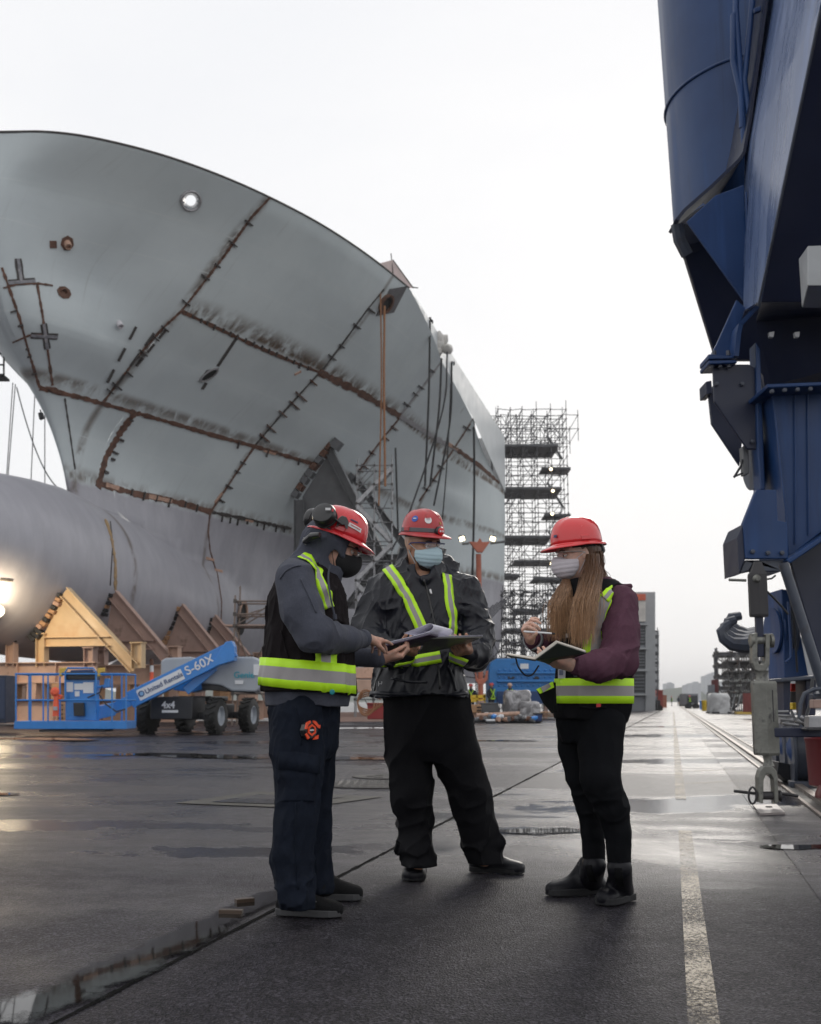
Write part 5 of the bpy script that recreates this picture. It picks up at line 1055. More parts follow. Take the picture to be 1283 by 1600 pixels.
def ct(pts, Y, r, m, nm, par=CR, n=10, smooth=True):
    mb = MB(); mb.tube([P(q[0], q[1], q[2] if len(q) > 2 else Y) for q in pts], r, n); return mb.build(nm, m, par, smooth=smooth)
# cylindrical leg
YC = 13.0; rc = 1.22
def ax_at(py):   # axis point so the left outline runs as measured
    xl = np.interp(py, [-200, 0, 345, 420], [1014, 1030, 1057, 1062]); q = P(xl, py, YC); return q+np.array([rc*1.0, 0, 0])
mb = MB(); a, b = ax_at(-260), ax_at(352); mb.lathe(b, nrm(a-b), [(rc, 0), (rc, np.linalg.norm(a-b))], 72); mb.build('leg_column', M_CB, CR, smooth=True)
c = ax_at(160); mb = MB(); mb.lathe(c, nrm(a-b), [(rc-.01, -.022), (rc+.010, -.015), (rc+.016, 0), (rc+.010, .015), (rc-.01, .022)], 72); mb.build('weld_ring', M_CB, CR, smooth=True)
# flange plate folding down the outside of the box leg, seen edge on
mb = MB(); fl = [(1206, -60), (1190, 60), (1172, 190), (1163, 238), (1155, 250), (1110, 293), (1070, 328), (1058, 343)]
for (p, q) in zip(fl[:-1], fl[1:]):
    A, B = P(*p, 11.35), P(*q, 11.35); dA, dB = [np.array([0, 1.2 if k[1] < 260 else .35, 0]) for k in (p, q)]; mb.add([A, B, B+dB, A+dA], [(0, 1, 2, 3)])
mb.build('edge_flange', M_CB2, CR, solid=.035)
# sloped soffit under the column
mb = MB(); mb.tube([P(1058, 350, 11.5), P(1062, 375, 11.55), P(1074, 398, 11.6)], .07, 8); mb.build('rolled_edge', M_CG, CR, smooth=True)
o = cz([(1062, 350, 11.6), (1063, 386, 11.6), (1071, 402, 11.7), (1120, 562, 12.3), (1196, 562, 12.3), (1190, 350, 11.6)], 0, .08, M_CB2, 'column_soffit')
cz([(1073, 346), (1118, 305), (1163, 288), (1172, 484)], 11.25, .03, M_CB, 'corner_gusset')
# box leg: sky reflection painted into side face, shade into overhanging front
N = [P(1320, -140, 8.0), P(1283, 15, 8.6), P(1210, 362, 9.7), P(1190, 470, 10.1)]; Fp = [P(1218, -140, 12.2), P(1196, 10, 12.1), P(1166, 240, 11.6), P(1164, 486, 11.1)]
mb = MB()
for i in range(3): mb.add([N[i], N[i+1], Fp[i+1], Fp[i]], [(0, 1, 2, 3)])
mb.build('box_side', cranepaint('crane_blue_sky_sheen', (0.14, 0.19, 0.33), (0.085, 0.13, 0.26), .30, .5), CR, solid=.03)
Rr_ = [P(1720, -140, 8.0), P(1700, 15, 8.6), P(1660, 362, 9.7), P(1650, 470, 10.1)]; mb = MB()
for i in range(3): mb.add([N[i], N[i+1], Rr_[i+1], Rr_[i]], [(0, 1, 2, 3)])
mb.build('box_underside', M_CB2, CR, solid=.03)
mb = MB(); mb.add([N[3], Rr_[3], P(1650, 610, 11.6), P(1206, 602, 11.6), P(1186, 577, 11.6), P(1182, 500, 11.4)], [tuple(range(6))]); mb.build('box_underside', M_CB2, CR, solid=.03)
for x in (1206, 1246): cz([(x-4, 519), (x+4, 518), (x+3, 526), (x-3, 526)], 10.5, .05, M_GALV, 'bolt', bev=0)
for pts in ([(1150, -20), (1150, 20), (1146, 24), (1146, 95), (1158, 150), (1164, 232)], [(1178, -20), (1165, 110), (1163, 125), (1172, 190)], [(1150, 15), (1156, 100), (1160, 200)]): ct(pts, 11.5, .035, M_CB, 'conduit')
cz([(1178, 12), (1190, 8), (1190, 16), (1180, 19)], 11.4, .05, M_CB, 'pipe_clip')
# bolted bracket plates
cz([(1151, 468), (1166, 481), (1162, 492), (1157, 506), (1151, 557), (1110, 555), (1119, 539)], 11.0, .04, M_CB, 'bracket_plate')
mb = MB(); st_ = [(1192, 440), (1184, 478), (1158, 506), (1155, 520), (1151, 556)]
for p, q in zip(st_[:-1], st_[1:]): A, B = P(*p, 10.75), P(*q, 10.75); mb.add([A, B, B+np.array([0, .25, 0]), A+np.array([0, .25, 0])], [(0, 1, 2, 3)])
mb.build('bracket_flange', M_CB, CR, solid=.045)
cz([(1107, 553), (1151, 556), (1151, 560), (1107, 561)], 10.8, .35, M_CB, 'splice_flange'); cz([(1107, 563), (1152, 562), (1152, 567), (1108, 569)], 10.8, .35, M_CB, 'splice_flange')
for x in (1116, 1138): mb = MB(); mb.lathe(P(x, 551, 10.85), ZV, [(.022, -.03), (.022, .02)], 6); mb.build('bolt', M_CG, CR)
for x in (1112, 1125, 1139): mb = MB(); mb.lathe(P(x, 570, 10.85), ZV, [(.022, -.03), (.022, .02)], 6); mb.build('bolt', M_CG, CR)
cz([(1114, 569), (1171, 569), (1183, 577), (1185, 702), (1168, 702), (1116, 627)], 10.9, .04, M_CB2, 'hanger_plate')
cz([(1181, 534), (1188, 545), (1196, 765), (1189, 765), (1184, 702)], 10.85, .22, M_CB, 'hanger_flange')
cz([(1103, 596), (1112, 594), (1114, 615), (1104, 616)], 12.4, .3, M_CB2, 'splice_flange'); cz([(1107, 614), (1116, 600), (1160, 690), (1156, 728), (1112, 662)], 12.5, .05, M_CB2, 'hanger_plate')
mb = MB(); mb.lathe(P(1180, 725, 11.3), [1, 0, .05], [(.24, -.05), (.27, -.06), (.27, -.03), (.20, -.02), (.20, .02), (.27, .03), (.27, .06), (.24, .05)], 28); mb.build('sheave', M_CG, CR, smooth=True)
cz([(1160, 697), (1170, 697), (1171, 740), (1163, 742)], 11.0, .12, M_GST, 'sheave_cheek'); ct([(1147, 746), (1158, 728), (1160, 718)], 11.0, .012, M_BLK2, 'cable_end'); ct([(1147, 745), (1161, 739)], 11.0, .01, M_BLK2, 'cable_end')
cz([(1196, 620), (1206, 600), (1212, 660), (1208, 780), (1199, 770), (1196, 690)], 12.2, .05, M_BLK2, 'ladder_screen'); cz([(1193, 660), (1204, 630), (1205, 680), (1196, 684)], 12.6, .03, M_CLD2, 'inner_plate')
# lower leg box
cz([(1204, 603), (1420, 592), (1420, 760), (1283, 832), (1232, 872), (1227, 799), (1211, 647)], 10.6, .9, M_CB, 'lower_leg_box'); cz([(1198, 600), (1430, 590), (1430, 596), (1200, 606)], 10.3, 1.3, M_CB, 'cap_flange')
ct([(1212, 650), (1219, 720), (1228, 798), (1230, 872)], 10.57, .012, M_CB, 'weld_bead')
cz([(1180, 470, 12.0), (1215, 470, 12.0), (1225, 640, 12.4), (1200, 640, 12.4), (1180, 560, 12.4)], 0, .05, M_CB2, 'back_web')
cz([(1182, 765), (1214, 765), (1216, 813), (1231, 816), (1232, 873), (1165, 873), (1161, 818)], 10.4, .08, M_CB, 'foot_plate'); cz([(1228, 875), (1430, 740), (1430, 748), (1235, 880)], 10.35, .5, M_CB, 'foot_flange')
cz([(1161, 818), (1165, 873), (1155, 897), (1152, 840)], 10.42, .5, M_CB2, 'foot_side', back=(-.0, .5, 0))
cz([(1156, 896), (1164, 875), (1233, 875), (1222, 893), (1192, 893), (1186, 878), (1178, 878), (1170, 892)], 10.45, .4, M_CG, 'foot_underside')
cz([(1235, 878), (1430, 750), (1430, 1130), (1300, 1070), (1284, 1040)], 10.8, .05, M_CB2, 'inner_web')
ct([(1224, 880), (1250, 960), (1290, 1085)], 9.6, .045, M_CG, 'strut', n=14); 
cz([(1221, 920), (1238, 923), (1264, 1057), (1226, 1060)], 11.2, .5, M_CB, 'equaliser_panel'); ct([(1232, 940), (1236, 1010), (1236, 1028), (1228, 1035)], 11.1, .015, M_CB, 'conduit')
for (x, y, r) in ((1212, 985, .23), (1226, 985, .30)): mb = MB(); mb.lathe(P(x, y, 11.4), [1, 0.05, 0], [(r*.8, -.035), (r, -.04), (r, -.02), (r*.9, 0), (r, .02), (r, .04), (r*.8, .035)], 32); mb.build('sheave', M_CB if x < 1220 else M_CG, CR, smooth=True)
cz([(1220, 1060), (1290, 1054), (1290, 1060), (1221, 1066)], 10.6, .5, M_CG, 'bogie_beam')
for x0, x1 in ((1224, 1236), (1259, 1276)): cz([(x0, 1062), (x1, 1062), (x1-1, 1118), (x0+2, 1118)], 10.7, .3, M_CB2, 'bogie_post')
cz([(1236, 1068), (1256, 1068), (1256, 1080), (1236, 1080)], 11.1, .3, mat('crane_red', (.65, .03, .02), .4), 'red_guard'); cz([(1238, 1098), (1259, 1098), (1259, 1109), (1238, 1109)], 11.1, .3, mat('crane_yellow', (.8, .55, .03), .4), 'yellow_stop'); cz([(1236, 1080), (1257, 1080), (1257, 1098), (1236, 1098)], 11.5, .3, M_BLK2, 'dark_gap')
ct([(1249, 1122), (1251, 1100), (1257, 1084), (1272, 1077), (1300, 1075)], 9.5, .018, M_CG, 'hand_pipe'); ct([(1249, 1120), (1262, 1128), (1280, 1131)], 9.5, .02, M_GALV, 'hand_pipe')
cz([(1198, 1137), (1300, 1137), (1300, 1152), (1198, 1152)], 9.5, .10, M_CB2, 'cross_bar')
cz([(1264, 1119), (1300, 1119), (1300, 1138), (1264, 1138)], 9.35, .12, M_GALV, 'valve_block'); cz([(1262, 1138), (1300, 1138), (1300, 1142), (1262, 1142)], 9.33, .16, M_BLK2, 'valve_base'); cz([(1271, 1093), (1300, 1093), (1300, 1107), (1271, 1107)], 9.6, .1, M_DPINK, 'brown_box'); cz([(1270, 1084), (1300, 1083), (1300, 1092), (1271, 1092)], 9.65, .1, M_CG, 'grey_box')
for k in range(4): ct([(1213+k*3, 1112+k*6), (1232+k*5, 1112+k*7)], 10.2, .014, M_GALV, 'hydraulic_pipe'); 
for k in range(5): mb = MB(); mb.lathe(P(1222+k*7, 1126+3*(k % 2), 10.3), [1, .2, 0], [(.03, -.03), (.035, 0), (.03, .03)], 10); mb.build('fitting', M_GALV, CR, smooth=True)
# wheels of the bogie on the ground
for i, (x, yb, rr_) in enumerate(((1222, 1208, .36), (1236, 1216, .36), (1252, 1228, .36))):
    g0 = G(x, yb); c = g0+ZV*(rr_+.03); w = bpy.data.objects.new('bogie_wheel', None); COL.objects.link(w); w.parent = CR; w.location = Vector(c-wloc(CR))
    mb = MB(); mb.lathe(c, ST, [(rr_*.6, -.09), (rr_+.04, -.09), (rr_+.04, -.06), (rr_, -.05), (rr_, .05), (rr_+.04, .06), (rr_+.04, .09), (rr_*.6, .09)], 36); mb.build('tread', M_CG, w, smooth=True)
    mb = MB(); mb.lathe(c, ST, [(rr_*.62, -.06), (rr_*.3, -.1), (.06, -.13), (.001, -.13)], 20); mb.build('hub', M_CB, w, smooth=True)
    cz([(x-5, yb-50), (x+6, yb-50), (x+9, yb-14), (x-2, yb-8)], g0[1]-.1, .05, M_CB2, 'wheel_cheek')
    mb = MB(); mb.box(g0+ZV*.04+ST*0-U*.3, (.3, .22, .06), (ST, U, ZV)); mb.build('rail_sweep', M_CG, CR)
cz([(1216, 1190), (1262, 1200), (1262, 1232), (1240, 1226), (1214, 1208)], 12.6, .3, M_BLK2, 'bogie_frame')
mb = MB(); c = P(1288, 1190, 10.6); mb.lathe(np.array([c[0], c[1], .12]), ZV, [(.10, 0), (.145, .02), (.16, .40), (.17, .44), (.15, .46), (.03, .50)], 24); mb.build('red_bucket', mat('bucket_red', (.10, .008, .010), .4), CR, smooth=True)
mb = MB(); mb.lathe(P(1284, 1246, 10.3), [1, .1, 0], [(.07, -.03), (.11, 0), (.07, .03)], 20); mb.build('red_knob', mat('bucket_red', (.4, .02, .02), .4), CR, smooth=True)
# angular lamp box fixed to the underside
LX = bpy.data.objects.new('lamp_box', None); COL.objects.link(LX); LX.parent = CR; LX.location = Vector(P(1275, 420, 8.3)-wloc(CR))
a = [P(1262, 384, 8.2), P(1330, 382, 8.2), P(1330, 446, 8.0), P(1262, 446, 8.0), P(1248, 404, 8.75), P(1310, 404, 8.75), P(1310, 482, 8.6), P(1253, 481, 8.6)]
mb = MB(); mb.hexa(a); fixn(mb.build('housing', mat('lamp_grey', (.26, .27, .28), .4), LX, bevel=.01))
# curved ribbed guard jutting out further along the crane
RG = []
for k in range(4):
    mb = MB(); p0 = [(1180, 1006), (1160, 1008+k*0), (1143, 1006-k*2), (1131, 997-k*3), (1127+k*3, 986-k*2), (1133+k*6, 980-k)]
    mb.tube([P(x+k*2.2, y-k*5.0, 13+k*.16) for x, y in p0], .06, 8, rs=[.10, .09, .08, .07, .06, .05]); mb.build('guard_rib', M_CG, CR, smooth=True)
cz([(1140, 980), (1152, 978), (1160, 984), (1188, 980), (1190, 1004), (1150, 1008), (1138, 1000)], 13.5, .25, M_CB, 'guard_web')
for k in range(3): ct([(1153+k*4, 1022-k*1), (1176, 1008+k*5)], 13.2, .02, M_GALV, 'rod')
# ------------------------------------------------ tie-down turnbuckle
YT = float(G(1201, 1268)[1]); 
TB = thing('tie_down_turnbuckle', G(1201, 1268), 'heavy grey steel turnbuckle with pinned clevises hanging from the crane to a ground plate', 'turnbuckle')
M_TG = mat('zinc_grey_steel', (0.20, 0.20, 0.18), .42, .55, var=.25, vs=6, bump=.2, bs=60, col2=(.07, .07, .07), c2s=5); M_TD = mat('turnbuckle_dark', (.035, .033, .036), .5, .2, var=.3)
TBt = thing('ground_plate', G(1201, 1268), 'flat pale steel plate on the wet ground under the turnbuckle', 'plate')
q = [G(1177, 1263), G(1214, 1262), G(1227, 1275), G(1188, 1277)]; mb = MB(); mb.prism([p+ZV*.012 for p in q], ZV*.018); fixn(mb.build('plate', mat('plate_pale', (.30, .27, .26), .35, .3), TBt)); mb = MB(); mb.lathe(G(1202, 1267)+ZV*.03, ZV, [(.03, 0), (.025, .008)], 12); mb.build('lug', M_TD, TBt)
tz = lambda poly, dep, m, nm, Y=YT, bev=.008: cz(poly, Y, dep, m, nm, TB, bev)
tz([(1186, 1254), (1185, 1215), (1188, 1204), (1195, 1197), (1207, 1197), (1214, 1205), (1216, 1216), (1217, 1254), (1211, 1257), (1209, 1218), (1205, 1210), (1198, 1210), (1194, 1218), (1193, 1256)], .10, M_TG, 'lower_clevis', YT-.05)
mb = MB(); mb.lathe(P(1201, 1243, YT), [1, 0, 0], [(.030, -.10), (.045, -.10), (.045, -.085), (.035, -.08), (.035, .08), (.045, .085), (.045, .10)], 16); mb.build('pin', M_TD, TB, smooth=True)
for pts in ([(1147, 1236), (1181, 1240)], [(1219, 1240), (1232, 1241), (1247, 1244)]): ct(pts, YT, .013, M_TD, 'pin_bar', TB)
ct([(1171+5+6*math.cos(a), 1243+13*math.sin(a)) for a in np.linspace(0, 6.28, 20)], YT-.06, .009, M_TD, 'pin_ring', TB)
mb = MB(); a, b = P(1201, 1197, YT), P(1199, 1180, YT); mb.tube([a, (a+b)/2, b], .04, 12, rs=[.05, .035, .04]); mb.build('lower_neck', M_TG, TB, smooth=True)
x = [P(px, py, YT) for px, py in ((1174, 1066), (1193, 1064), (1196, 1179), (1180, 1178))]
def hexbody(px0, px1, y0, y1, m1, m2, nm, skew=4):
    a, b = P((px0+px1)/2, y0, YT), P((px0+px1)/2+skew, y1, YT); w = (px1-px0)/1775*YT/2; mb = MB(); d = nrm(b-a); L = np.linalg.norm(b-a)
    ang = [math.radians(k) for k in (200, 262, 335, 20, 82, 155)]
    pr = [(w*.93, 0), (w, .02), (w, L-.02), (w*.93, L)]; o = []
    xh = nrm(np.cross(d, [0, 1, 0])); xh = xh if xh[0] > 0 else -xh; yh = np.array([0, 1., 0])
    V = [a+d*h+r*(math.cos(t)*xh+math.sin(t)*yh) for r, h in pr for t in ang]; F_ = [(i*6+k, i*6+(k+1) % 6, (i+1)*6+(k+1) % 6, (i+1)*6+k) for i in range(3) for k in range(6)]+[(5, 4, 3, 2, 1, 0), tuple(range(18, 24))]
    mb.add(V, F_); fixn(mb.build(nm, m1, TB))
hexbody(1173, 1213, 1064, 1180, M_TG, M_TD, 'body', 5)
tz([(1197, 1078), (1208, 1078), (1210, 1128), (1199, 1128)], .03, M_TD, 'slot', YT-.075, 0)
mb = MB(); a, b = P(1191, 1065, YT), P(1190, 1048, YT); mb.tube([a, (a+b)/2, b], .05, 14, rs=[.06, .045, .06]); mb.build('upper_neck', M_TG, TB, smooth=True)
tz([(1177, 990), (1184, 988), (1184, 1032), (1187, 1038), (1193, 1038), (1196, 1032), (1197, 990), (1204, 990), (1203, 1038), (1197, 1049), (1188, 1051), (1180, 1047), (1176, 1036)], .10, M_TG, 'upper_clevis', YT-.05)
mb = MB(); mb.lathe(P(1190, 1001, YT), [1, 0, 0], [(.045, -.10), (.06, -.095), (.06, -.07), (.04, -.065), (.04, .065), (.06, .07), (.06, .095), (.045, .10)], 20); mb.build('pin', M_TG, TB, smooth=True)
tz([(1181, 958), (1193, 958), (1195, 1026), (1184, 1027)], .05, M_CB2, 'link_plate', YT-.025)
hexbody(1168, 1198, 896, 964, M_TD, M_TD, 'upper_block', 3); mb = MB(); a, b = P(1184, 878, YT), P(1184, 898, YT); mb.tube([a, b], .05, 6, rs=[.035, .075]); mb.build('upper_block_neck', M_TD, TB)
mb = MB(); mb.lathe(P(1183, 904, YT-.08), [0, 1, 0], [(.02, -.02), (.035, 0), (.03, .03)], 12); mb.build('bolt', M_TG, TB, smooth=True)
ct([(1139, 906), (1166, 907)], YT, .012, M_TG, 'pin_bar', TB); ct([(1198, 905), (1206, 904), (1212, 899)], YT, .008, M_BLK2, 'pin_chain', TB); ct([(1196, 922), (1207, 932), (1222, 948), (1232, 960)], YT+.3, .01, M_BLK2, 'cable', TB)

for (x, y, Y) in ((1206, 612, 10.28), (1226, 610, 10.28), (1246, 609, 10.28), (1266, 608, 10.28), (1176, 862, 10.38), (1200, 864, 10.38), (1222, 864, 10.38), (1120, 600, 10.88), (1160, 600, 10.88), (1176, 690, 10.88)): mb = MB(); mb.lathe(P(x, y, Y), [0, -1, 0], [(.022, -.01), (.022, .018), (.012, .022)], 6); mb.build('bolt', M_CG, CR)
for pts in ([(1242, 605, 10.58), (1243, 720, 10.58), (1243, 850, 10.58)], [(1262, 604, 10.58), (1264, 836, 10.58)]): ct(pts, 10.58, .008, M_CB, 'weld_bead')
ct([(1166, 300, 11.2), (1168, 400, 11.2), (1172, 478, 11.2)], 11.2, .012, M_CB, 'weld_bead'); ct([(1185, 478, 10.1), (1210, 362, 9.68), (1283, 15, 8.58)], 9, .012, M_CG, 'weld_bead')
ct([(1222, 880, 10.3), (1240, 960, 10.6), (1246, 1050, 10.8)], 10, .010, M_BLK2, 'hose'); ct([(1270, 1060, 10.2), (1266, 1100, 10.1), (1256, 1132, 9.8)], 10, .016, M_BLK2, 'hose'); ct([(1236, 1110, 10.2), (1244, 1128, 10.0), (1262, 1132, 9.6)], 10, .012, M_BLK2, 'hose')
# ================================================================ SCULPTING ENGINE (distance fields -> one smooth skin)
_RL = np.random.RandomState(5).rand(32, 32, 32).astype(np.float32)*2-1
def vnoise(x, y, z):
    xi = np.floor(x).astype(np.int32); yi = np.floor(y).astype(np.int32); zi = np.floor(z).astype(np.int32); u = x-xi; v = y-yi; w = z-zi
    u = u*u*(3-2*u); v = v*v*(3-2*v); w = w*w*(3-2*w)
    g = lambda a, b, c: _RL[(xi+a) & 31, (yi+b) & 31, (zi+c) & 31]
    return ((g(0, 0, 0)*(1-u)+g(1, 0, 0)*u)*(1-v)+(g(0, 1, 0)*(1-u)+g(1, 1, 0)*u)*v)*(1-w)+((g(0, 0, 1)*(1-u)+g(1, 0, 1)*u)*(1-v)+(g(0, 1, 1)*(1-u)+g(1, 1, 1)*u)*v)*w
class Field:
    def __init__(s, lo, hi, h):
        s.lo = np.asarray(lo, float); s.h = h; n = np.ceil((np.asarray(hi)-s.lo)/h).astype(int)+1; s.n = n
        s.D = np.full(n, 1.0, np.float32)
    def sub(s, lo, hi, pad):
        a = np.clip(np.floor((np.asarray(lo)-pad-s.lo)/s.h).astype(int), 0, s.n); b = np.clip(np.ceil((np.asarray(hi)+pad-s.lo)/s.h).astype(int)+1, 0, s.n)
        if (b <= a).any(): return None
        sl = tuple(slice(i, j) for i, j in zip(a, b))
        X = (s.lo[0]+s.h*np.arange(a[0], b[0], dtype=np.float32))[:, None, None]; Y = (s.lo[1]+s.h*np.arange(a[1], b[1], dtype=np.float32))[None, :, None]; Z = (s.lo[2]+s.h*np.arange(a[2], b[2], dtype=np.float32))[None, None, :]
        return sl, X, Y, Z
    def put(s, sl, d, k, op):
        A = s.D[sl]
        if op == 'u':
            if k <= 0: s.D[sl] = np.minimum(A, d)
            else: hh = np.clip(.5+.5*(A-d)/k, 0, 1); s.D[sl] = A*(1-hh)+d*hh-k*hh*(1-hh)
        elif op == 's':
            d = -d
            if k <= 0: s.D[sl] = np.maximum(A, d)
            else: hh = np.clip(.5-.5*(A-d)/k, 0, 1); s.D[sl] = A*(1-hh)+d*hh+k*hh*(1-hh)
    def cone(s, a, b, ra, rb, k=.02, op='u', sq=None):
        a = np.asarray(a, float); b = np.asarray(b, float); R = max(ra, rb)
        q = s.sub(np.minimum(a, b)-R, np.maximum(a, b)+R, k+.02)
        if q is None: return
        sl, X, Y, Z = q; d = b-a; L2 = max(1e-9, float(d@d)); px, py, pz = X-a[0], Y-a[1], Z-a[2]
        t = np.clip((px*d[0]+py*d[1]+pz*d[2])/L2, 0, 1); r = ra+(rb-ra)*t
        D = np.sqrt((px-t*d[0])**2+(py-t*d[1])**2+(pz-t*d[2])**2)-r
        s.put(sl, D.astype(np.float32), k, op)
    def chain(s, pts, rs, k=.02, op='u'):
        for i in range(len(pts)-1): s.cone(pts[i], pts[i+1], rs[i], rs[i+1], k, op)
    def ell(s, c, rad, R=None, k=.02, op='u', p=2.0):
        c = np.asarray(c, float); rad = np.asarray(rad, float); M = rad.max()
        q = s.sub(c-M, c+M, k+.02)
        if q is None: return
        sl, X, Y, Z = q; x, y, z = X-c[0], Y-c[1], Z-c[2]
        if R is not None: R = np.asarray(R); x, y, z = (R[0, 0]*x+R[1, 0]*y+R[2, 0]*z, R[0, 1]*x+R[1, 1]*y+R[2, 1]*z, R[0, 2]*x+R[1, 2]*y+R[2, 2]*z)
        g = (np.abs(x/rad[0])**p+np.abs(y/rad[1])**p+np.abs(z/rad[2])**p)**(1/p)
        s.put(sl, ((g-1)*rad.min()).astype(np.float32), k, op)
    def loft(s, nodes, yaw=0, k=.02, op='u', p=2.3, cap=.02):
        """nodes: (z, cx, cy, rx, ry) stacked sections; yaw turns the section axes"""
        nd = np.array(sorted(nodes), float); z0, z1 = nd[0, 0], nd[-1, 0]; R = nd[:, 3:5].max()
        q = s.sub([nd[:, 1].min()-R, nd[:, 2].min()-R, z0], [nd[:, 1].max()+R, nd[:, 2].max()+R, z1], k+.03)
        if q is None: return
        sl, X, Y, Z = q; zz = Z.ravel(); f = lambda j: pchip(nd[:, 0], nd[:, j], zz).astype(np.float32)[None, None, :]
        cx, cy, rx, ry = f(1), f(2), f(3), f(4); c, n = math.cos(yaw), math.sin(yaw)
        x = (X-cx)*c+(Y-cy)*n; y = -(X-cx)*n+(Y-cy)*c
        g = (np.abs(x/rx)**p+np.abs(y/ry)**p)**(1/p); D = (g-1)*np.minimum(rx, ry)
        dz = np.maximum(z0-Z, Z-z1)
        D = np.maximum(D, dz)
        s.put(sl, D.astype(np.float32), k, op)
    def grid(s):
        X = (s.lo[0]+s.h*np.arange(s.n[0], dtype=np.float32))[:, None, None]; Y = (s.lo[1]+s.h*np.arange(s.n[1], dtype=np.float32))[None, :, None]; Z = (s.lo[2]+s.h*np.arange(s.n[2], dtype=np.float32))[None, None, :]
        return X, Y, Z
    def disp(s, fn, band=.05):
        """add fn(x,y,z) to the field near the surface"""
        m = np.abs(s.D) < band; i, j, k = np.nonzero(m); x = s.lo[0]+s.h*i; y = s.lo[1]+s.h*j; z = s.lo[2]+s.h*k
        s.D[m] += fn(x, y, z).astype(np.float32)
    def cut(s, fn):
        X, Y, Z = s.grid(); s.D = np.maximum(s.D, fn(X, Y, Z).astype(np.float32))
    def mesh(s):
        D = s.D; h = s.h; D = np.pad(D, 1, constant_values=1.0); lo = s.lo-h
        I = D < 0; nx, ny, nz = D.shape
        c = np.zeros((nx-1, ny-1, nz-1), np.uint8)
        for a in (0, 1):
            for b in (0, 1):
                for d in (0, 1): c += I[a:nx-1+a, b:ny-1+b, d:nz-1+d]
        act = (c > 0) & (c < 8); ii = np.argwhere(act); vid = np.full(c.shape, -1, np.int64); vid[act] = np.arange(len(ii))
        cor = [(a, b, d) for a in (0, 1) for b in (0, 1) for d in (0, 1)]; V = np.array([D[ii[:, 0]+a, ii[:, 1]+b, ii[:, 2]+d] for a, b, d in cor]).T.astype(float)
        acc = np.zeros((len(ii), 3)); cnt = np.zeros(len(ii))
        for e in range(8):
            for f in range(e+1, 8):
                ce, cf = np.array(cor[e]), np.array(cor[f])
                if np.abs(ce-cf).sum() != 1: continue
                x = (V[:, e] < 0) != (V[:, f] < 0); t = V[x, e]/(V[x, e]-V[x, f]); acc[x] += ce+(cf-ce)*t[:, None]; cnt[x] += 1
        P_ = lo+(ii+acc/cnt[:, None])*h
        F_ = []
        for ax_ in range(3):
            sl0 = [slice(1, -1)]*3; sl0[ax_] = slice(0, -1); sl1 = list(sl0); sl1[ax_] = slice(1, None)
            if True:
                A = I[tuple(sl0)]; B = I[tuple(sl1)]; e = np.argwhere(A != B); off = np.array([1, 1, 1]); off[ax_] = 0; e = e+off
                o1, o2 = [(1, 2), (2, 0), (0, 1)][ax_]; u1 = np.zeros(3, int); u1[o1] = 1; u2 = np.zeros(3, int); u2[o2] = 1
                g = lambda q: vid[q[:, 0], q[:, 1], q[:, 2]]
                quad = np.stack([g(e-u1-u2), g(e-u2), g(e), g(e-u1)], 1); flip = ~I[e[:, 0], e[:, 1], e[:, 2]]; quad[flip] = quad[flip][:, ::-1]; F_.append(quad)
        F_ = np.concatenate(F_); F_ = F_[(F_ >= 0).all(1)]
        return P_, F_
    def build(s, name, m, parent, relax=1, keep=None):
        V, F_ = s.mesh()
        if keep is not None:
            k = keep(V[F_].mean(1)); F_ = F_[k]; u, inv = np.unique(F_, return_inverse=True); V = V[u]; F_ = inv.reshape(-1, 4)
        for _ in range(relax):   # light smoothing
            n = len(V); acc = np.zeros((n, 3)); cnt = np.zeros(n)
            for a, b in ((0, 1), (1, 2), (2, 3), (3, 0)):
                for p_, q_ in ((a, b), (b, a)):
                    for c in range(3): acc[:, c] += np.bincount(F_[:, p_], V[F_[:, q_], c], n)
                    cnt += np.bincount(F_[:, p_], None, n)
            V = V*.5+.5*acc/np.maximum(cnt, 1)[:, None]
        return mkmesh(name, V, F_, m, parent, smooth=True)
def smooth01(x, a, b): t = np.clip((x-a)/(b-a), 0, 1); return t*t*(3-2*t)
def folds(seed, amp, sc, dirv=(0, 0, 1), stretch=3.0, mask=None, ridged=True, warp=.6):
    """cloth folds: ridges running along dirv"""
    d = nrm(dirv); a = nrm(np.cross(d, [0.3, 1, .2])); b = np.cross(d, a)
    def fn(x, y, z):
        u = (x*a[0]+y*a[1]+z*a[2]); v = x*b[0]+y*b[1]+z*b[2]; w = (x*d[0]+y*d[1]+z*d[2])/stretch
        u = u+warp*.03*vnoise(x*9+seed, y*9, z*9)
        n = vnoise(u/sc+seed*7.3, v/sc+3.1, w/sc+seed)
        if ridged: n = 1-2*np.sqrt(np.abs(n)+.02)
        r = -amp*n
        return r*mask(x, y, z) if mask is not None else r
    return fn
def near(c, r0, r1): c = np.asarray(c, float); return lambda x, y, z: 1-smooth01(np.sqrt((x-c[0])**2+(y-c[1])**2+(z-c[2])**2), r0, r1)
def rotm(yaw, pitch=0, roll=0):
    """head frame: x forward, y left, z up; yaw about z from +X, pitch down positive, roll"""
    cy, sy = math.cos(yaw), math.sin(yaw); Rz = np.array([[cy, -sy, 0], [sy, cy, 0], [0, 0, 1]]); cp, sp = math.cos(pitch), math.sin(pitch); Ry = np.array([[cp, 0, sp], [0, 1, 0], [-sp, 0, cp]]); cr_, sr = math.cos(roll), math.sin(roll); Rx = np.array([[1, 0, 0], [0, cr_, -sr], [0, sr, cr_]])
    return Rz@Ry@Rx
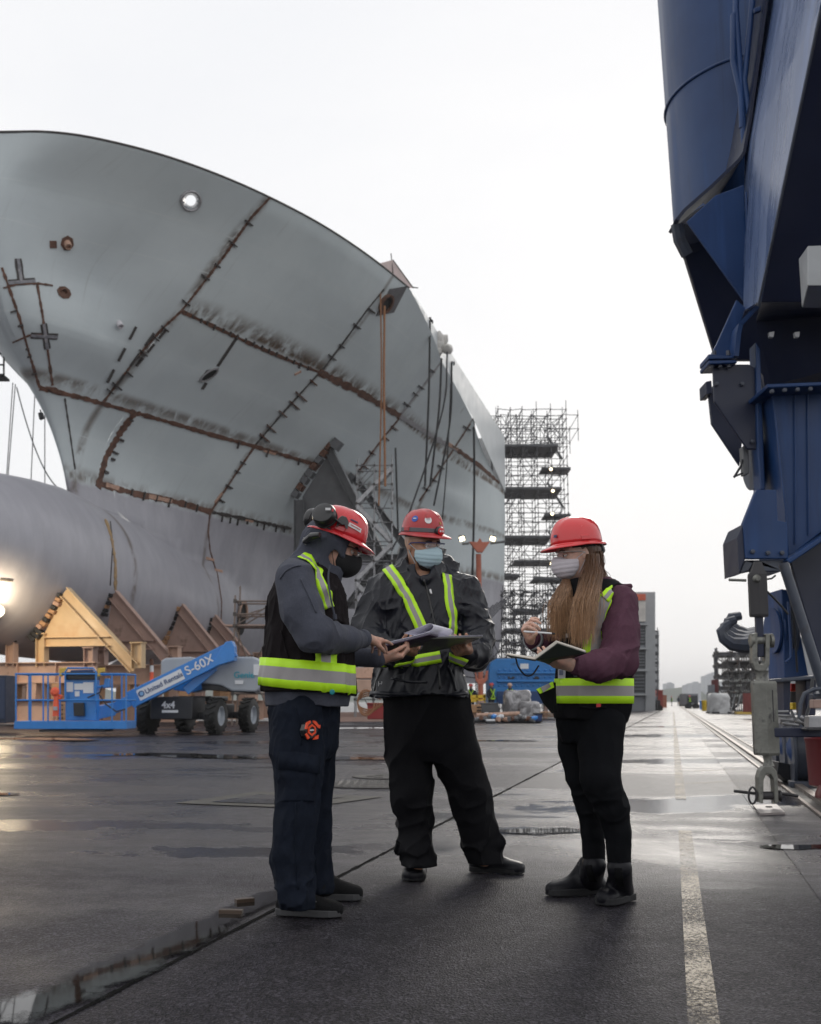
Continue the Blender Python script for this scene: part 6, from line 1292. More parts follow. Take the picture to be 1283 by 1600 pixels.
def head_prims(F_, H, R, sc=1.0, beard=0):
    T = lambda x, y, z: H+R@np.array([x, y, z])*sc
    E = lambda c, r, k=.015, op='u', RR=None: F_.ell(T(*c), np.array(r)*sc, R if RR is None else R@RR, k, op)
    E((-.012, 0, .035), (.098, .076, .090), .02); E((.025, 0, -.02), (.072, .062, .085), .03); E((.045, 0, -.075), (.045, .045, .040), .03)   # skull, face, jaw
    E((.075, 0, -.088), (.022, .024, .020), .02); E((.068, 0, .035), (.030, .058, .022), .02)   # chin, brow
    for s in (1, -1):
        E((.062, .035*s, -.020), (.026, .022, .022), .02); F_.ell(T(.096, .032*s, .010), np.array((.018, .017, .012))*sc, R, .012, 's')
        E((-.008, .076*s, .002), (.018, .010, .032), .006); F_.ell(T(.0, .086*s, .004), np.array((.008, .006, .016))*sc, R, .006, 's')
    F_.cone(T(.094, 0, .018), T(.113, 0, -.022), .009*sc, .013*sc, .012); E((.110, .009, -.026), (.010, .008, .007), .006); E((.110, -.009, -.026), (.010, .008, .007), .006)
    E((.094, 0, -.048), (.012, .024, .007), .008); E((.092, 0, -.058), (.012, .021, .007), .008)
    return T
def eyes(H, R, sc, parent, iris=(.06, .03, .015), lidm=None, open_=.5):
    T = lambda x, y, z: H+R@np.array([x, y, z])*sc
    mw = mat('eye_white', (.62, .58, .55), .25, var=.02); mi = mat('iris_dark', iris, .15); 
    for s in (1, -1):
        c = T(.081, .031*s, .009); mb = MB(); pr = [(.0125*sc*math.sin(t), .0125*sc*math.cos(t)) for t in np.linspace(0.01, math.pi-.01, 10)]
        d = R@nrm([1, .03*s, -.22]); mb.lathe(c, d, pr[::-1], 16); mb.build('eyeball', mw, parent, smooth=True)
        mb = MB(); mb.lathe(c+d*.0117*sc, d, [(.0062*sc, 0), (.004*sc, .0012*sc), (.0005, .0015*sc)], 14); mb.build('iris', mi, parent, smooth=True)
        # upper lid and brow
        if lidm is not None:
            mb = MB(); pts = [T(.0955-.010*abs(t)**2, .031*s+.016*t, .0155-.005*t*t) for t in np.linspace(-1, 1, 7)]; mb.tube(pts, .003*sc, 6); mb.build('eyelid', lidm, parent, smooth=True)
def brows(H, R, sc, parent, m):
    T = lambda x, y, z: H+R@np.array([x, y, z])*sc
    for s in (1, -1):
        mb = MB(); pts = [T(.102-.014*t*t, (.016+.034*t)*s, .032+.006*t-.010*t*t) for t in np.linspace(0, 1, 7)]; mb.tube(pts, .004*sc, 6, rs=[.003*sc, .0042*sc, .0045*sc, .004*sc, .0035*sc, .003*sc, .0015*sc]); mb.build('eyebrow', m, parent, smooth=True)
def hand_prims(F_, W, d, n, side, curl, sc=1.0, thumb=None, spread=.10, k=.006, tipout=None):
    """W wrist, d direction towards the fingers, n palm normal (the way the palm faces), side: +1 thumb lies along cross(d,n)"""
    d = nrm(d); n = nrm(n-d*(n@d)); s = np.cross(d, n)*side; sc = sc*1.0
    pt = lambda a, b, c: W+sc*(a*d+b*s+c*n)
    base = [(.092, .029), (.096, .009), (.090, -.011), (.080, -.029)]; LN = [(.043, .026, .021), (.047, .030, .022), (.043, .028, .021), (.034, .021, .018)]; rad = [.0098, .0100, .0094, .0084]
    F_.cone(pt(-.03, 0, 0), pt(.012, 0, 0), .027*sc, .026*sc, k*2)
    for i, (a, b) in enumerate(base): F_.cone(pt(.012, b*.55, 0), pt(a, b, 0), .0165*sc, .0125*sc, .014)
    F_.ell(pt(.045, .024, .012), np.array([.034, .018, .015])*sc, np.stack([d, s, n], 1), .015); F_.ell(pt(.045, -.022, .008), np.array([.034, .016, .012])*sc, np.stack([d, s, n], 1), .015)
    tips = []
    for i, (a, b) in enumerate(base):
        p = pt(a, b, 0); ang = 0; c = curl[i] if isinstance(curl[i], (tuple, list)) else (curl[i]*.9, curl[i]*1.1, curl[i]*.7)
        sp = (1.5-i)*spread
        for j in range(3):
            ang += c[j]; dd = nrm(d*math.cos(ang)+n*math.sin(ang)+s*sp*math.cos(ang)); q = p+dd*LN[i][j]*sc; r0 = rad[i]*sc*(1-.09*j); r1 = rad[i]*sc*(1-.09*(j+1)); F_.cone(p, q, r0, r1, .003 if j else .006); p = q
        tips.append(p)
    t0 = pt(.020, .022, .006); th = thumb or (.75, .45, .25, .2)      # outward angle, forward drop, bends
    dd = nrm(d*math.cos(th[0])+s*math.sin(th[0])+n*th[1]); p = t0; ls = (.046, .034, .027); rr = (.0145, .0118, .0105, .0085)
    for j in range(3):
        q = p+dd*ls[j]*sc; F_.cone(p, q, rr[j]*sc, rr[j+1]*sc, .008 if j == 0 else .003); p = q
        dd = nrm(dd-s*th[2]*(1 if j == 0 else .6)+n*th[3]*.5+d*.15)
    tips.append(p); return tips
M_REDHEL = mat('helmet_red', (0.62, 0.022, 0.030), 0.24, var=.05, coat=.5, rvar=.05)
def helmet(H, R, parent, m=M_REDHEL, sc=1.0, brimf=.055, ridge=True, dz=.0, slots=True):
    T = lambda x, y, z: H+R@np.array([x, y, z+dz])*sc
    t = bpy.data.objects.new('helmet', None); COL.objects.link(t); t.parent = parent; t.location = Vector(T(0, 0, .08)-wloc(parent))
    V = []; n = 72; prof = [(1.0, 0), (1.0, .14), (.985, .3), (.95, .46), (.89, .62), (.80, .75), (.67, .86), (.50, .94), (.30, .985), (.12, 1.0)]; A, B, Hh = .1225, .1045, .126
    for r, h in prof:
        for k in range(n):
            a = 2*math.pi*k/n; rg = 0
            x = A*r*math.cos(a); y = B*r*math.sin(a); z = .055+Hh*h
            if ridge:
                rg = .007*math.exp(-(y/.016)**2)*smooth01(np.array(h), .35, .8)*1.0; rg += .004*math.exp(-((abs(y)-.045)/.010)**2)*smooth01(np.array(h), .35, .7)
            V.append(T(x, y, z+float(rg)))
    V.append(T(0, 0, .055+Hh+.007)); F_ = [(i*n+k, i*n+(k+1) % n, (i+1)*n+(k+1) % n, (i+1)*n+k) for i in range(len(prof)-1) for k in range(n)]+[((len(prof)-1)*n+k, (len(prof)-1)*n+(k+1) % n, len(prof)*n) for k in range(n)]
    o = mkmesh('shell', V, F_, m, t, smooth=True, solid=.004)
    V = []
    for i, (e, zz) in enumerate(((-.003, .012), (.0, .003), (.45, -.002), (.9, -.006), (1.0, -.010), (.98, -.013))):
        for k in range(n):
            a = 2*math.pi*k/n; c = math.cos(a); f = max(0, c); w = .014+(brimf-.014)*smooth01(np.array(c), .25, .95)+.006*(c < -.8); w = float(w)
            V.append(T((A+w*e)*math.cos(a), (B+w*e*.9)*math.sin(a), .055+zz-.012*f*e*(1 if c > 0 else 0))) 
    F_ = [(i*n+k, i*n+(k+1) % n, (i+1)*n+(k+1) % n, (i+1)*n+k) for i in range(5) for k in range(n)]
    mkmesh('brim', V, F_, m, t, smooth=True, solid=.003)
    if slots:
        for s in (1, -1): mb = MB(); mb.box(T(.0, .106*s, .075), (.045*sc, .010*sc, .022*sc), R.T, ); mb.build('accessory_slot', m, t, bevel=.003)
    mb = MB(); mb.lathe(T(-.01, 0, .035), R@np.array([0, 0, 1.]), [(.088*sc, 0), (.088*sc, .035*sc)], 24); mb.build('harness_band', mat('helmet_liner', (.02, .02, .022), .8), t)
    return t, T
def band_on(bvh, pts3, nrmdir, w, off, cols, name, parent, frac=(-1, -.38, .38, 1), normals=None):
    """reflective tape: pts3 path on/near a garment, projected to it; three lanes lime/silver/lime"""
    k = len(pts3); Ps = []; Ns = []
    for p in pts3:
        l, n, i, d = bvh.find_nearest(Vector(p)); Ps.append(np.array(l)); Ns.append(np.array(n))
    Ps = [Ps[0]]+[(Ps[i-1]+2*Ps[i]+Ps[i+1])/4 for i in range(1, k-1)]+[Ps[-1]]
    rows = []
    for i in range(k):
        d = nrm(Ps[min(k-1, i+1)]-Ps[max(0, i-1)]); n = nrm(sum(Ns[max(0, i-2):i+3])); s = nrm(np.cross(d, n)); row = []
        for f in frac:
            q = Ps[i]+s*f*w/2; l, nn, _, _ = bvh.find_nearest(Vector(q)); row.append(np.array(l)+n*off)
        rows.append(row)
    m = len(frac); V = [v for r in rows for v in r]; F_ = []; mi = []
    for i in range(k-1):
        for j in range(m-1): F_.append((i*m+j, i*m+j+1, (i+1)*m+j+1, (i+1)*m+j)); mi.append(0 if j in (0, m-2) else 1)
    o = mkmesh(name, V, F_, cols, parent, mi=mi, solid=.003, smooth=True); return o
def band_pix(bvh, pix, w, off, cols, name, parent, step=4, frac=(-1, -.38, .38, 1)):
    pp = resample([np.array(p, float) for p in pix], step); pts = []
    for q in pp:
        l, n = cast(bvh, q[0], q[1])
        if l is not None: pts.append(l)
    if len(pts) < 3: print('band short', name, pix[0]); return None
    return band_on(bvh, pts, None, w, off, cols, name, parent, frac)
def ring_path(bvh, c, a0, a1, zf, n=60, R=.6):
    """points round a vertical axis through c where a garment is hit from outside"""
    o = []
    for a in np.linspace(a0, a1, n):
        z = zf(a); d = Vector((math.cos(a), math.sin(a), 0)); h = bvh.ray_cast(Vector((c[0], c[1], z))+d*R, -d, R)
        if h[0] is not None: o.append(np.array(h[0]))
    return o
M_LIME = mat('hivis_tape', (0.56, 0.98, 0.02), 0.5, var=.05, emit=(.5, .9, .02), es=.0)
M_SILV = mat('silver_tape', (0.33, 0.31, 0.31), 0.45, .1, var=.08, vs=8)
TAPE = [M_LIME, M_SILV]
def fabric(name, col, rough=.85, weave=900, bst=.25, var=.12, sheen=.2, big=.0, col2=None):
    g = NT(name); tcn = g.n('ShaderNodeTexCoord').outputs['Object']
    c = g.mix(g.ramp(g.noise(tcn, 14, 5, .65), .3, .7), tuple(x*(1-var) for x in col), tuple(x*(1+var) for x in col))
    fn = g.noise(tcn, weave*.35, 2, .8)
    c = g.mix(g.ramp(fn, .35, .65, 0, .5), c, tuple(x*1.6 for x in (col2 or col)))
    g.link(c, 'Base Color'); g.link(rough, 'Roughness'); g.b.inputs['Sheen Weight'].default_value = sheen
    g.b.inputs['Specular IOR Level'].default_value = .10 if rough > .5 else .34
    h = g.math('ADD', g.math('MULTIPLY', g.noise(tcn, weave*.3, 2, .7), .05), g.math('MULTIPLY', g.noise(g.mapping(tcn, scale=(1, 1, .5)), 22, 4, .6, 1.2), 1.6))
    g.t.links.new(g.bump(h, bst, .006), g.b.inputs['Normal']); return g.m
def skin(name, col):
    g = NT(name); tcn = g.n('ShaderNodeTexCoord').outputs['Object']
    c = g.mix(g.ramp(g.noise(tcn, 30, 5, .6), .35, .65), tuple(x*.85 for x in col), (min(1, col[0]*1.12), col[1]*1.02, col[2]*1.0)); g.link(c, 'Base Color'); g.link(.45, 'Roughness')
    g.b.inputs['Subsurface Weight'].default_value = .12; g.b.inputs['Subsurface Radius'].default_value = (.012, .005, .003); g.b.inputs['Subsurface Scale'].default_value = .5
    g.t.links.new(g.bump(g.noise(tcn, 160, 3, .6), .15, .002), g.b.inputs['Normal']); return g.m
def shoe(F_, heel, toe, top, w=.046, k=.02, h=.09, boot=0.0):
    """a shoe from heel to toe point on the ground, ankle position top"""
    heel = np.asarray(heel, float); toe = np.asarray(toe, float); d = nrm((toe-heel)*np.array([1, 1, 0])); L = np.linalg.norm((toe-heel)[:2]); s = np.array([-d[1], d[0], 0])
    R = np.stack([d, s, ZV], 1)
    F_.ell(heel+d*L*.22+ZV*.045, (L*.24, w*.82, .05), R, k, p=2.4); F_.ell(heel+d*L*.55+ZV*.040, (L*.30, w*.92, .045), R, k, p=2.4); F_.ell(heel+d*L*.80+ZV*.036, (L*.215, w, .036), R, k, p=2.5)
    F_.cone(heel+d*L*.26+ZV*.07, np.asarray(top), .044, .046, k); F_.cone(heel+d*L*.62+ZV*.05, heel+d*L*.33+ZV*h, .032, .038, k)
    return d, s, L
def sole(heel, toe, w, m, parent, th=.026, ex=.006):
    heel = np.asarray(heel, float); toe = np.asarray(toe, float); d = nrm((toe-heel)*np.array([1, 1, 0])); L = np.linalg.norm((toe-heel)[:2]); s = np.array([-d[1], d[0], 0]); pts = []
    hw = [(0, .45), (.03, .68), (.12, .84), (.3, .80), (.5, .88), (.7, 1.0), (.85, .96), (.95, .70), (1.0, .35)]
    up = [heel+d*L*a+s*(w*b+ex) for a, b in hw]; dn = [heel+d*L*a-s*(w*b+ex) for a, b in reversed(hw)]; loop = up+dn
    loop = [np.array([p[0], p[1], .012]) for p in loop]; mb = MB(); mb.prism(loop, ZV*th); o = mb.build('sole', m, parent, bevel=.004); fixn(o); return o
# ================================================================ THE THREE WORKERS
def hz(py, Y): return P(641.5, py, Y)[2]
def nd(px, py, Y, hw, ry, cy=None):
    p = P(px, py, Y); return (p[2], p[0], p[1] if cy is None else cy, abs(P(px+hw, py, Y)[0]-p[0]), ry)
F_LOW = lambda z0: (lambda X, Y, Z: z0-Z+0*X+0*Y)
M_SKIN_B = skin('skin_brown', (0.42, 0.24, 0.155)); M_SKIN_A = skin('skin_light', (0.58, 0.35, 0.265)); M_SKIN_C = skin('skin_fair', (0.64, 0.41, 0.32))
M_JB = fabric('rain_jacket_black', (0.009, 0.010, 0.015), .30, 300, .30, .1, .0); M_PB = fabric('trousers_black', (0.006, 0.006, 0.0075), .7, 900, .35, .1, .0)
M_HOOD_A = fabric('hoodie_grey', (0.058, 0.062, 0.080), .95, 1100, .35, .15, .08, col2=(.060, .064, .082)); M_VEST_A = fabric('vest_black_brown', (0.013, 0.0105, 0.0115), .85, 700, .4, .2, .0)
M_PA = fabric('cargo_navy', (0.009, 0.012, 0.020), .85, 900, .4, .25, .0); M_BOOT = mat('boot_leather', (0.006, 0.006, 0.009), .38, var=.2, bump=.12, bs=60, spec=.25); M_SOLE = mat('rubber_sole', (0.012, 0.012, 0.014), .7); M_SOLE2 = mat('rubber_sole_grey', (0.055, 0.055, 0.058), .7)
M_SHOE = mat('skate_shoe', (0.009, 0.009, 0.010), .8, spec=.15, var=.2, bump=.3, bs=120)
M_MAUVE = fabric('jacket_mauve', (0.080, 0.034, 0.052), .7, 1100, .3, .15, .0, col2=(.085, .038, .058)); M_VEST_C = fabric('vest_black', (0.006, 0.006, 0.007), .8, 700, .3, .1, .0); M_LEG_C = fabric('trousers_black_slim', (0.005, 0.0055, 0.007), .8, 800, .3, .1, .0)
M_GLASS = NT('clear_lens'); M_GLASS.link((.9, .9, .92), 'Base Color'); M_GLASS.link(.05, 'Roughness'); M_GLASS.link(.22, 'Alpha'); M_GLASS = M_GLASS.m
M_BKP = mat('black_plastic', (0.012, 0.012, 0.013), .3, coat=.3); M_HAIRD = mat('dark_hair', (.015, .010, .008), .5)
def legs(F_, hip, L, k=.03, cap=True, thin=0.0, hem=True):
    for pts, rs in L: F_.chain(pts, [r-thin for r in rs], k)
def glasses(T, parent, sc, frame, H, R):
    for s in (1, -1):
        mb = MB(); V = []
        for j in range(7):
            for i in range(5): y = (.004+.056*j/6)*s; V.append(T(.121-.35*(abs(y)-.0)**2*8-.002*abs(i-2), y, .026-.034*i/4-.004*(j/6)))
        mb.add(V, [(j*5+i, j*5+i+1, (j+1)*5+i+1, (j+1)*5+i) for j in range(6) for i in range(4)]); mb.build('lens', M_GLASS, parent, smooth=True)
        mb = MB(); mb.tube([T(.121-.35*((.06*j/6+.003))**2*8, (.003+.058*j/6)*s, .026) for j in range(7)], .0018*sc, 6); mb.build('lens_rim', frame, parent, smooth=True)
        mb = MB(); mb.tube([T(.108, .061*s, .022), T(.075, .074*s, .022), T(.01, .080*s, .016), T(-.012, .080*s, .0)], .0028*sc, 6); mb.build('temple', frame, parent, smooth=True)
def facemask(T, H, R, sc, m, parent, black=False, name='face_mask', bulge=.012):
    lo = np.min([T(x, y, z) for x in (-.02, .16) for y in (-.1, .1) for z in (-.15, .05)], 0); hi = np.max([T(x, y, z) for x in (-.02, .16) for y in (-.1, .1) for z in (-.15, .05)], 0)
    F_ = Field(lo, hi, .003); E = lambda c, r, k=.02, op='u': F_.ell(T(*c), np.array(r)*sc, R, k, op)
    E((.045, 0, -.035), (.074, .069, .068), .02); E((.078, 0, -.052), (.056, .054, .056), .03); E((.102, 0, -.032), (.034, .030, .036), .04)
    Ri = R
    def c(X, Y, Z):
        x = (X-H[0])*R[0, 0]+(Y-H[1])*R[1, 0]+(Z-H[2])*R[2, 0]; y = (X-H[0])*R[0, 1]+(Y-H[1])*R[1, 1]+(Z-H[2])*R[2, 1]; z = (X-H[0])*R[0, 2]+(Y-H[1])*R[1, 2]+(Z-H[2])*R[2, 2]
        x, y, z = x/sc, y/sc, z/sc
        top = z-(.006-.35*np.abs(y)-0*x)
        return np.maximum(np.maximum(.030+.6*np.maximum(0, -z-.06)-x, top), -.115-z)*sc
    if not black: 
        def pl(x, y, z):
            zz = ((x-H[0])*R[0, 2]+(y-H[1])*R[1, 2]+(z-H[2])*R[2, 2])/sc; return -.0020*np.abs(np.sin(zz*150))
        F_.disp(pl, .02)
    F_.cut(c); F_.build(name, m, parent, 1)
    ml = m
    for s in (1, -1):
        for (a, b) in (((.040, .066, -.016), (-.004, .082, .014)), ((.036, .060, -.088), (-.004, .082, -.018))):
            mb = MB(); A, B = T(a[0], a[1]*s, a[2]), T(b[0], b[1]*s, b[2]); mb.tube([A, (A+B)/2+R@np.array([0, .003*s, 0]), B], .0016, 5); mb.build('ear_loop', ml, parent, smooth=True)

# ---------------- worker B (middle)
YB = 5.95
B = thing('person', G(690, 1368), 'broad man in black rain jacket and red helmet with pale blue mask, in the middle', 'person')
HB_ = P(659, 854, YB-.02); RB = rotm(math.radians(-52), math.radians(10), math.radians(2)); 
armB = {'l': [P(602, 921, YB), P(574, 985, YB-.06), P(596, 1020, YB-.20), P(632, 1021, 5.60)], 'r': [P(722, 924, YB), P(747, 992, YB-.08), P(744, 1025, YB-.22), P(722, 1022, 5.60)]}
legB = [([P(643, 1110, YB), P(640, 1180, YB), P(643, 1241, YB-.03), P(650, 1290, YB), P(653, 1349, YB-.06)], [.135, .124, .112, .100, .092]), ([P(694, 1110, YB), P(714, 1180, YB+.0), P(732, 1241, YB+.0), P(747, 1297, YB+.03), P(757, 1343, YB+.03)], [.135, .128, .108, .102, .090])]
fb = Field([-.45, 5.3, 0], [.65, 6.3, 1.85], .005)
TB_ = head_prims(fb, HB_, RB, 1.03)
fb.cone(HB_+np.array([-.01, .02, -.05]), P(657, 905, YB+.02), .060, .070, .03)
fb.loft([nd(657, 900, YB, 30, .07), nd(660, 925, YB, 56, .10), nd(662, 1000, YB, 56, .12), nd(664, 1060, YB, 54, .12), nd(666, 1110, YB, 52, .12)], k=.04)
for k_ in ('l', 'r'): fb.chain(armB[k_][:3], [.05, .045, .035], .03)
for pts, rs in legB: fb.chain(pts, [r*.40 for r in rs], .03)
hB_r = hand_prims(fb, P(629, 1021, 5.60), nrm(P(655, 1014, 5.44)-P(629, 1021, 5.60)), np.array([.25, .35, .95]), 1, [(.9, .9, .5)]*4, 1.0, (.5, .55, .1, .3))
hB_l = hand_prims(fb, P(731, 1022, 5.60), nrm(P(708, 1014, 5.42)-P(731, 1022, 5.60)), np.array([-.3, .3, .92]), -1, [(.75, .8, .5)]*4, 1.0, (.55, .6, .1, .3))
for s_ in ('l', 'r'): fb.chain(armB[s_][2:], [.035, .028], .02)
bodyB = fb.build('body', M_SKIN_B, B, 0)
# jacket
jb = Field([-.55, 5.35, .80], [.65, 6.35, 1.72], .005)
jb.loft([nd(656, 1090, YB, 77, .185), nd(655, 1060, YB, 71, .180), nd(657, 1030, YB, 66, .175), nd(660, 980, YB, 68, .175), nd(661, 940, YB, 69, .165), nd(660, 912, YB, 60, .140), nd(658, 893, YB, 40, .11), nd(657, 878, YB+.02, 27, .10)], k=.03, p=2.5)
for k_, rr in (('l', [.098, .094, .074, .060]), ('r', [.098, .092, .074, .060])): jb.chain(armB[k_], rr, .022)
jb.cone(P(604, 916, YB), P(660, 895, YB+.02), .070, .085, .05); jb.cone(P(718, 918, YB), P(662, 896, YB+.02), .070, .085, .05)
# collar and fallen hood behind the head
jb.cone(P(632, 884, YB+.04), P(700, 882, YB+.06), .05, .055, .03); jb.ell(P(660, 868, YB+.10), (.125, .085, .16), k=.03); jb.cone(P(637, 880, YB-.06), P(662, 905, YB-.13), .026, .028, .02); jb.cone(P(690, 886, YB-.06), P(664, 906, YB-.14), .028, .028, .02)
jb.ell(HB_+np.array([.01, -.03, -.012]), (.098, .115, .14), k=.015, op='s'); jb.cone(P(660, 890, YB-.09), P(664, 850, YB-.35), .045, .10, .01, 's')
sh = P(660, 940, YB)
jb.disp(folds(1, 0.0159, .085, (.25, 0, 1), 3.2, lambda x, y, z: smooth01(z, 1.0, 1.15)*1.0), .06); jb.disp(folds(4, 0.0133, .07, (1, 0, .35), 2.6, near(armB['l'][1], .12, .30)), .06); jb.disp(folds(6, 0.0133, .07, (1, 0, -.35), 2.6, near(armB['r'][1], .12, .30)), .06)
jb.disp(folds(9, 0.0106, .10, (.1, 0, 1), 3.5, lambda x, y, z: 1-smooth01(z, 1.0, 1.2)), .06); jb.disp(folds(12, 0.0053, .035, (.5, 0, 1), 3), .06)
jb.cut(lambda X, Y, Z: (hz(1089, YB)+.012*np.sin(X*14))-Z+0*Y)
for k_ in ('l', 'r'):
    w = armB[k_][3]; d = nrm(w-armB[k_][2]); jb.sub([0, 0, 0], [0, 0, 0], 0)
jkB = jb.build('rain_jacket', M_JB, B, 1)
# trousers
tb = Field([-.35, 5.5, .08], [.60, 6.45, 1.15], .005)
tb.loft([nd(666, 1085, YB, 66, .150), nd(668, 1120, YB, 68, .150), nd(672, 1165, YB, 70, .14), nd(676, 1192, YB, 66, .11)], k=.04, p=2.4)
for pts, rs in legB: tb.chain(pts, rs, .014)
tb.ell(P(652, 1328, YB-.04), (.104, .104, .07), k=.01); tb.ell(P(755, 1318, YB+.04), (.108, .104, .06), k=.01)
tb.disp(folds(21, 0.0133, .07, (1, 0, .3), 3, lambda x, y, z: 1-smooth01(z, .30, .62)), .05); tb.disp(folds(22, 0.0119, .10, (.25, 0, 1), 3.5), .05)
tb.cut(lambda X, Y, Z: .062-Z+0*X+0*Y); tb.build('trousers', M_PB, B, 1)
# boots
h1, t1 = G(655, 1360), G(645, 1380.5); h1 = t1+nrm(h1-t1)*.31; h2, t2 = G(735, 1364), G(819, 1368); 
for h, t, ak in ((h1, t1, P(652, 1335, YB-.06)), (h2, t2, P(752, 1334, YB+.05))): sb_ = Field([-.25, 5.3, 0], [.75, 6.4, .30], .005); shoe(sb_, h, t, ak, .058, .02, .115); sb_.cut(lambda X, Y, Z: .014-Z+0*X+0*Y); sb_.build('boot', M_BOOT, B, 1)
sole(h1, t1, .056, M_SOLE, B); sole(h2, t2, .054, M_SOLE, B)
# head gear
brows(HB_, RB, 1.03, B, M_HAIRD); eyes(HB_, RB, 1.03, B, lidm=M_SKIN_B)
HBH = HB_+RB@np.array([0, 0, .014])
hel, _ = helmet(HBH, RB@rotm(0, -.04), B, mat('helmet_red_worn', (0.46, 0.035, 0.040), .38, var=.12, vs=14, coat=.2, col2=(.30, .03, .03), c2s=9), 1.0)
T2 = TB_
glasses(T2, B, 1.0, mat('glasses_blue', (.02, .06, .22), .3), HB_, RB)
facemask(T2, HB_, RB, 1.03, mat('mask_blue', (0.46, 0.62, 0.68), .8, var=.04, bump=.05), B)
mb = MB(); nn_ = 56
def hring(z, off, h, a0=0, a1=2*math.pi): return [HBH+RB@rotm(0, -.04)@np.array([(.1215+off)*math.cos(a), (.1035+off)*math.sin(a), z+h]) for a in np.linspace(a0, a1, nn_, endpoint=False)]
V = hring(.060, .002, 0)+hring(.060, .006, .002)+hring(.060, .005, .022)+hring(.060, .000, .024); mb.add(V, [(j*nn_+i, j*nn_+(i+1) % nn_, (j+1)*nn_+(i+1) % nn_, (j+1)*nn_+i) for j in range(3) for i in range(nn_)]); mb.build('headlamp_strap', mat('strap_grey', (.12, .12, .13), .8), hel, smooth=True)
RH = RB@rotm(0, -.04); lc = HBH+RH@np.array([.132, .006, .070]); mb = MB(); mb.lathe(lc, RH@nrm([1, 0, -.1]), [(.020, -.014), (.026, -.006), (.027, .008), (.022, .016), (.0, .017)], 18); mb.build('headlamp', M_BKP, hel, smooth=True)
mb = MB(); mb.lathe(lc+RH@np.array([.014, 0, 0]), RH@nrm([1, 0, -.1]), [(.021, 0), (.020, .006), (.013, .009), (.001, .010)], 16); mb.build('headlamp_rim', M_REDHEL, hel, smooth=True)
for sy in (-.008, .008): mb = MB(); mb.lathe(lc+RH@np.array([.021, sy, 0]), RH@nrm([1, 0, -.1]), [(.007, 0), (.005, .004), (.0005, .005)], 12); mb.build('headlamp_bulb', M_WHITE, hel, smooth=True)
def sticker(R_, Hh, az, el, r, m, par, nm='sticker', rect=None, inner=None, sc=(.1215, .1035, .122), z0=.055, tw=0, off=.002, body=None, tm=None, ts=.01):
    c, s = math.cos(az), math.sin(az); ce, se = math.cos(el), math.sin(el)
    def pt(u, v):   # on the dome
        a = az+u/.11; e = el+v/.11; ce_, se_ = math.cos(e), math.sin(e); rr = ce_**.75; h = se_**1.0
        return Hh+R_@np.array([(sc[0]*rr+off)*math.cos(a), (sc[1]*rr+off)*math.sin(a), z0+sc[2]*h*1.0+off*.6])
    n = 20; loop = [(r*math.cos(t), r*math.sin(t)) for t in np.linspace(0, 2*math.pi, n, endpoint=False)] if rect is None else [(u*rect[0]*math.cos(tw)-v*rect[1]*math.sin(tw), u*rect[0]*math.sin(tw)+v*rect[1]*math.cos(tw)) for u, v in [(-1, -1), (-.5, -1), (0, -1), (.5, -1), (1, -1), (1, 1), (.5, 1), (0, 1), (-.5, 1), (-1, 1)]]
    mb = MB(); V = [pt(0, 0)]+[pt(u, v) for u, v in loop]; k = len(loop); mb.add(V, [(0, i+1, (i+1) % k+1) for i in range(k)]); o = mb.build(nm, m, par); sd_ = o.modifiers.new('s', 'SOLIDIFY'); sd_.thickness = .001
    return pt
M_STB = mat('sticker_blue', (.03, .10, .42), .4); M_STW = mat('sticker_white', (.72, .72, .72), .4)
a0 = math.radians(-90+52+0)   # towards the camera in the helmet frame
sticker(RH, HBH, a0-.52, .62, .0185, M_STB, hel, off=.009); sticker(RH, HBH, a0-.52, .62, .009, M_STW, hel, rect=(.009, .0025), off=.0105); sticker(RH, HBH, a0+.18, .58, .020, M_STW, hel, off=.009); sticker(RH, HBH, a0+.18, .58, .02, mat('sticker_grey', (.35, .35, .38), .4), hel, rect=(.011, .0015), off=.0105); sticker(RH, HBH, a0+.18, .66, .02, mat('sticker_grey', (.35, .35, .38), .4), hel, rect=(.008, .0012), off=.0105)
sticker(RH, HBH, a0+.95, .80, .02, mat('sticker_cream', (.6, .5, .4), .4), hel, rect=(.004, .012), off=.009, tw=.7); sticker(RH, HBH, a0+.9, .45, .02, mat('sticker_ochre', (.45, .25, .05), .4), hel, rect=(.007, .006), off=.009)
# beard under the mask
fbd = Field(HB_-.16, HB_+.16, .004); fbd.ell(TB_(.052, 0, -.088), np.array([.047, .052, .040]), RB, .01); fbd.ell(TB_(.03, 0, -.05), np.array([.055, .066, .045]), RB, .02)
fbd.disp(folds(3, 0.0027, .008, (0, 0, 1), 2, None, False), .02)
fbd.cut(lambda X, Y, Z: ((X-HB_[0])*RB[0, 2]+(Y-HB_[1])*RB[1, 2]+(Z-HB_[2])*RB[2, 2])+.035); fbd.cut(lambda X, Y, Z: -((X-HB_[0])*RB[0, 0]+(Y-HB_[1])*RB[1, 0]+(Z-HB_[2])*RB[2, 0])+.012); fbd.build('beard', M_HAIRD, B, 0)
bj = bvh_of([jkB])
band_pix(bj, [(606, 888), (618, 903), (632, 925), (648, 958), (660, 985), (668, 1002)], .062, .009, TAPE, 'brace_tape', B); band_pix(bj, [(697, 899), (702, 925), (706, 955), (706, 985), (705, 1004)], .058, .009, TAPE, 'brace_tape', B)
band_pix(bj, [(622, 1040), (645, 1034), (672, 1029), (688, 1026)], .060, .010, TAPE, 'belt_tape', B, 3); band_pix(bj, [(704, 1026), (715, 1031), (727, 1036)], .05, .010, TAPE, 'belt_tape', B, 3)
band_pix(bj, [(676, 1018), (678, 1036)], .016, .012, [M_BKP], 'belt_buckle', B, 3, (-1, 1)) if False else None
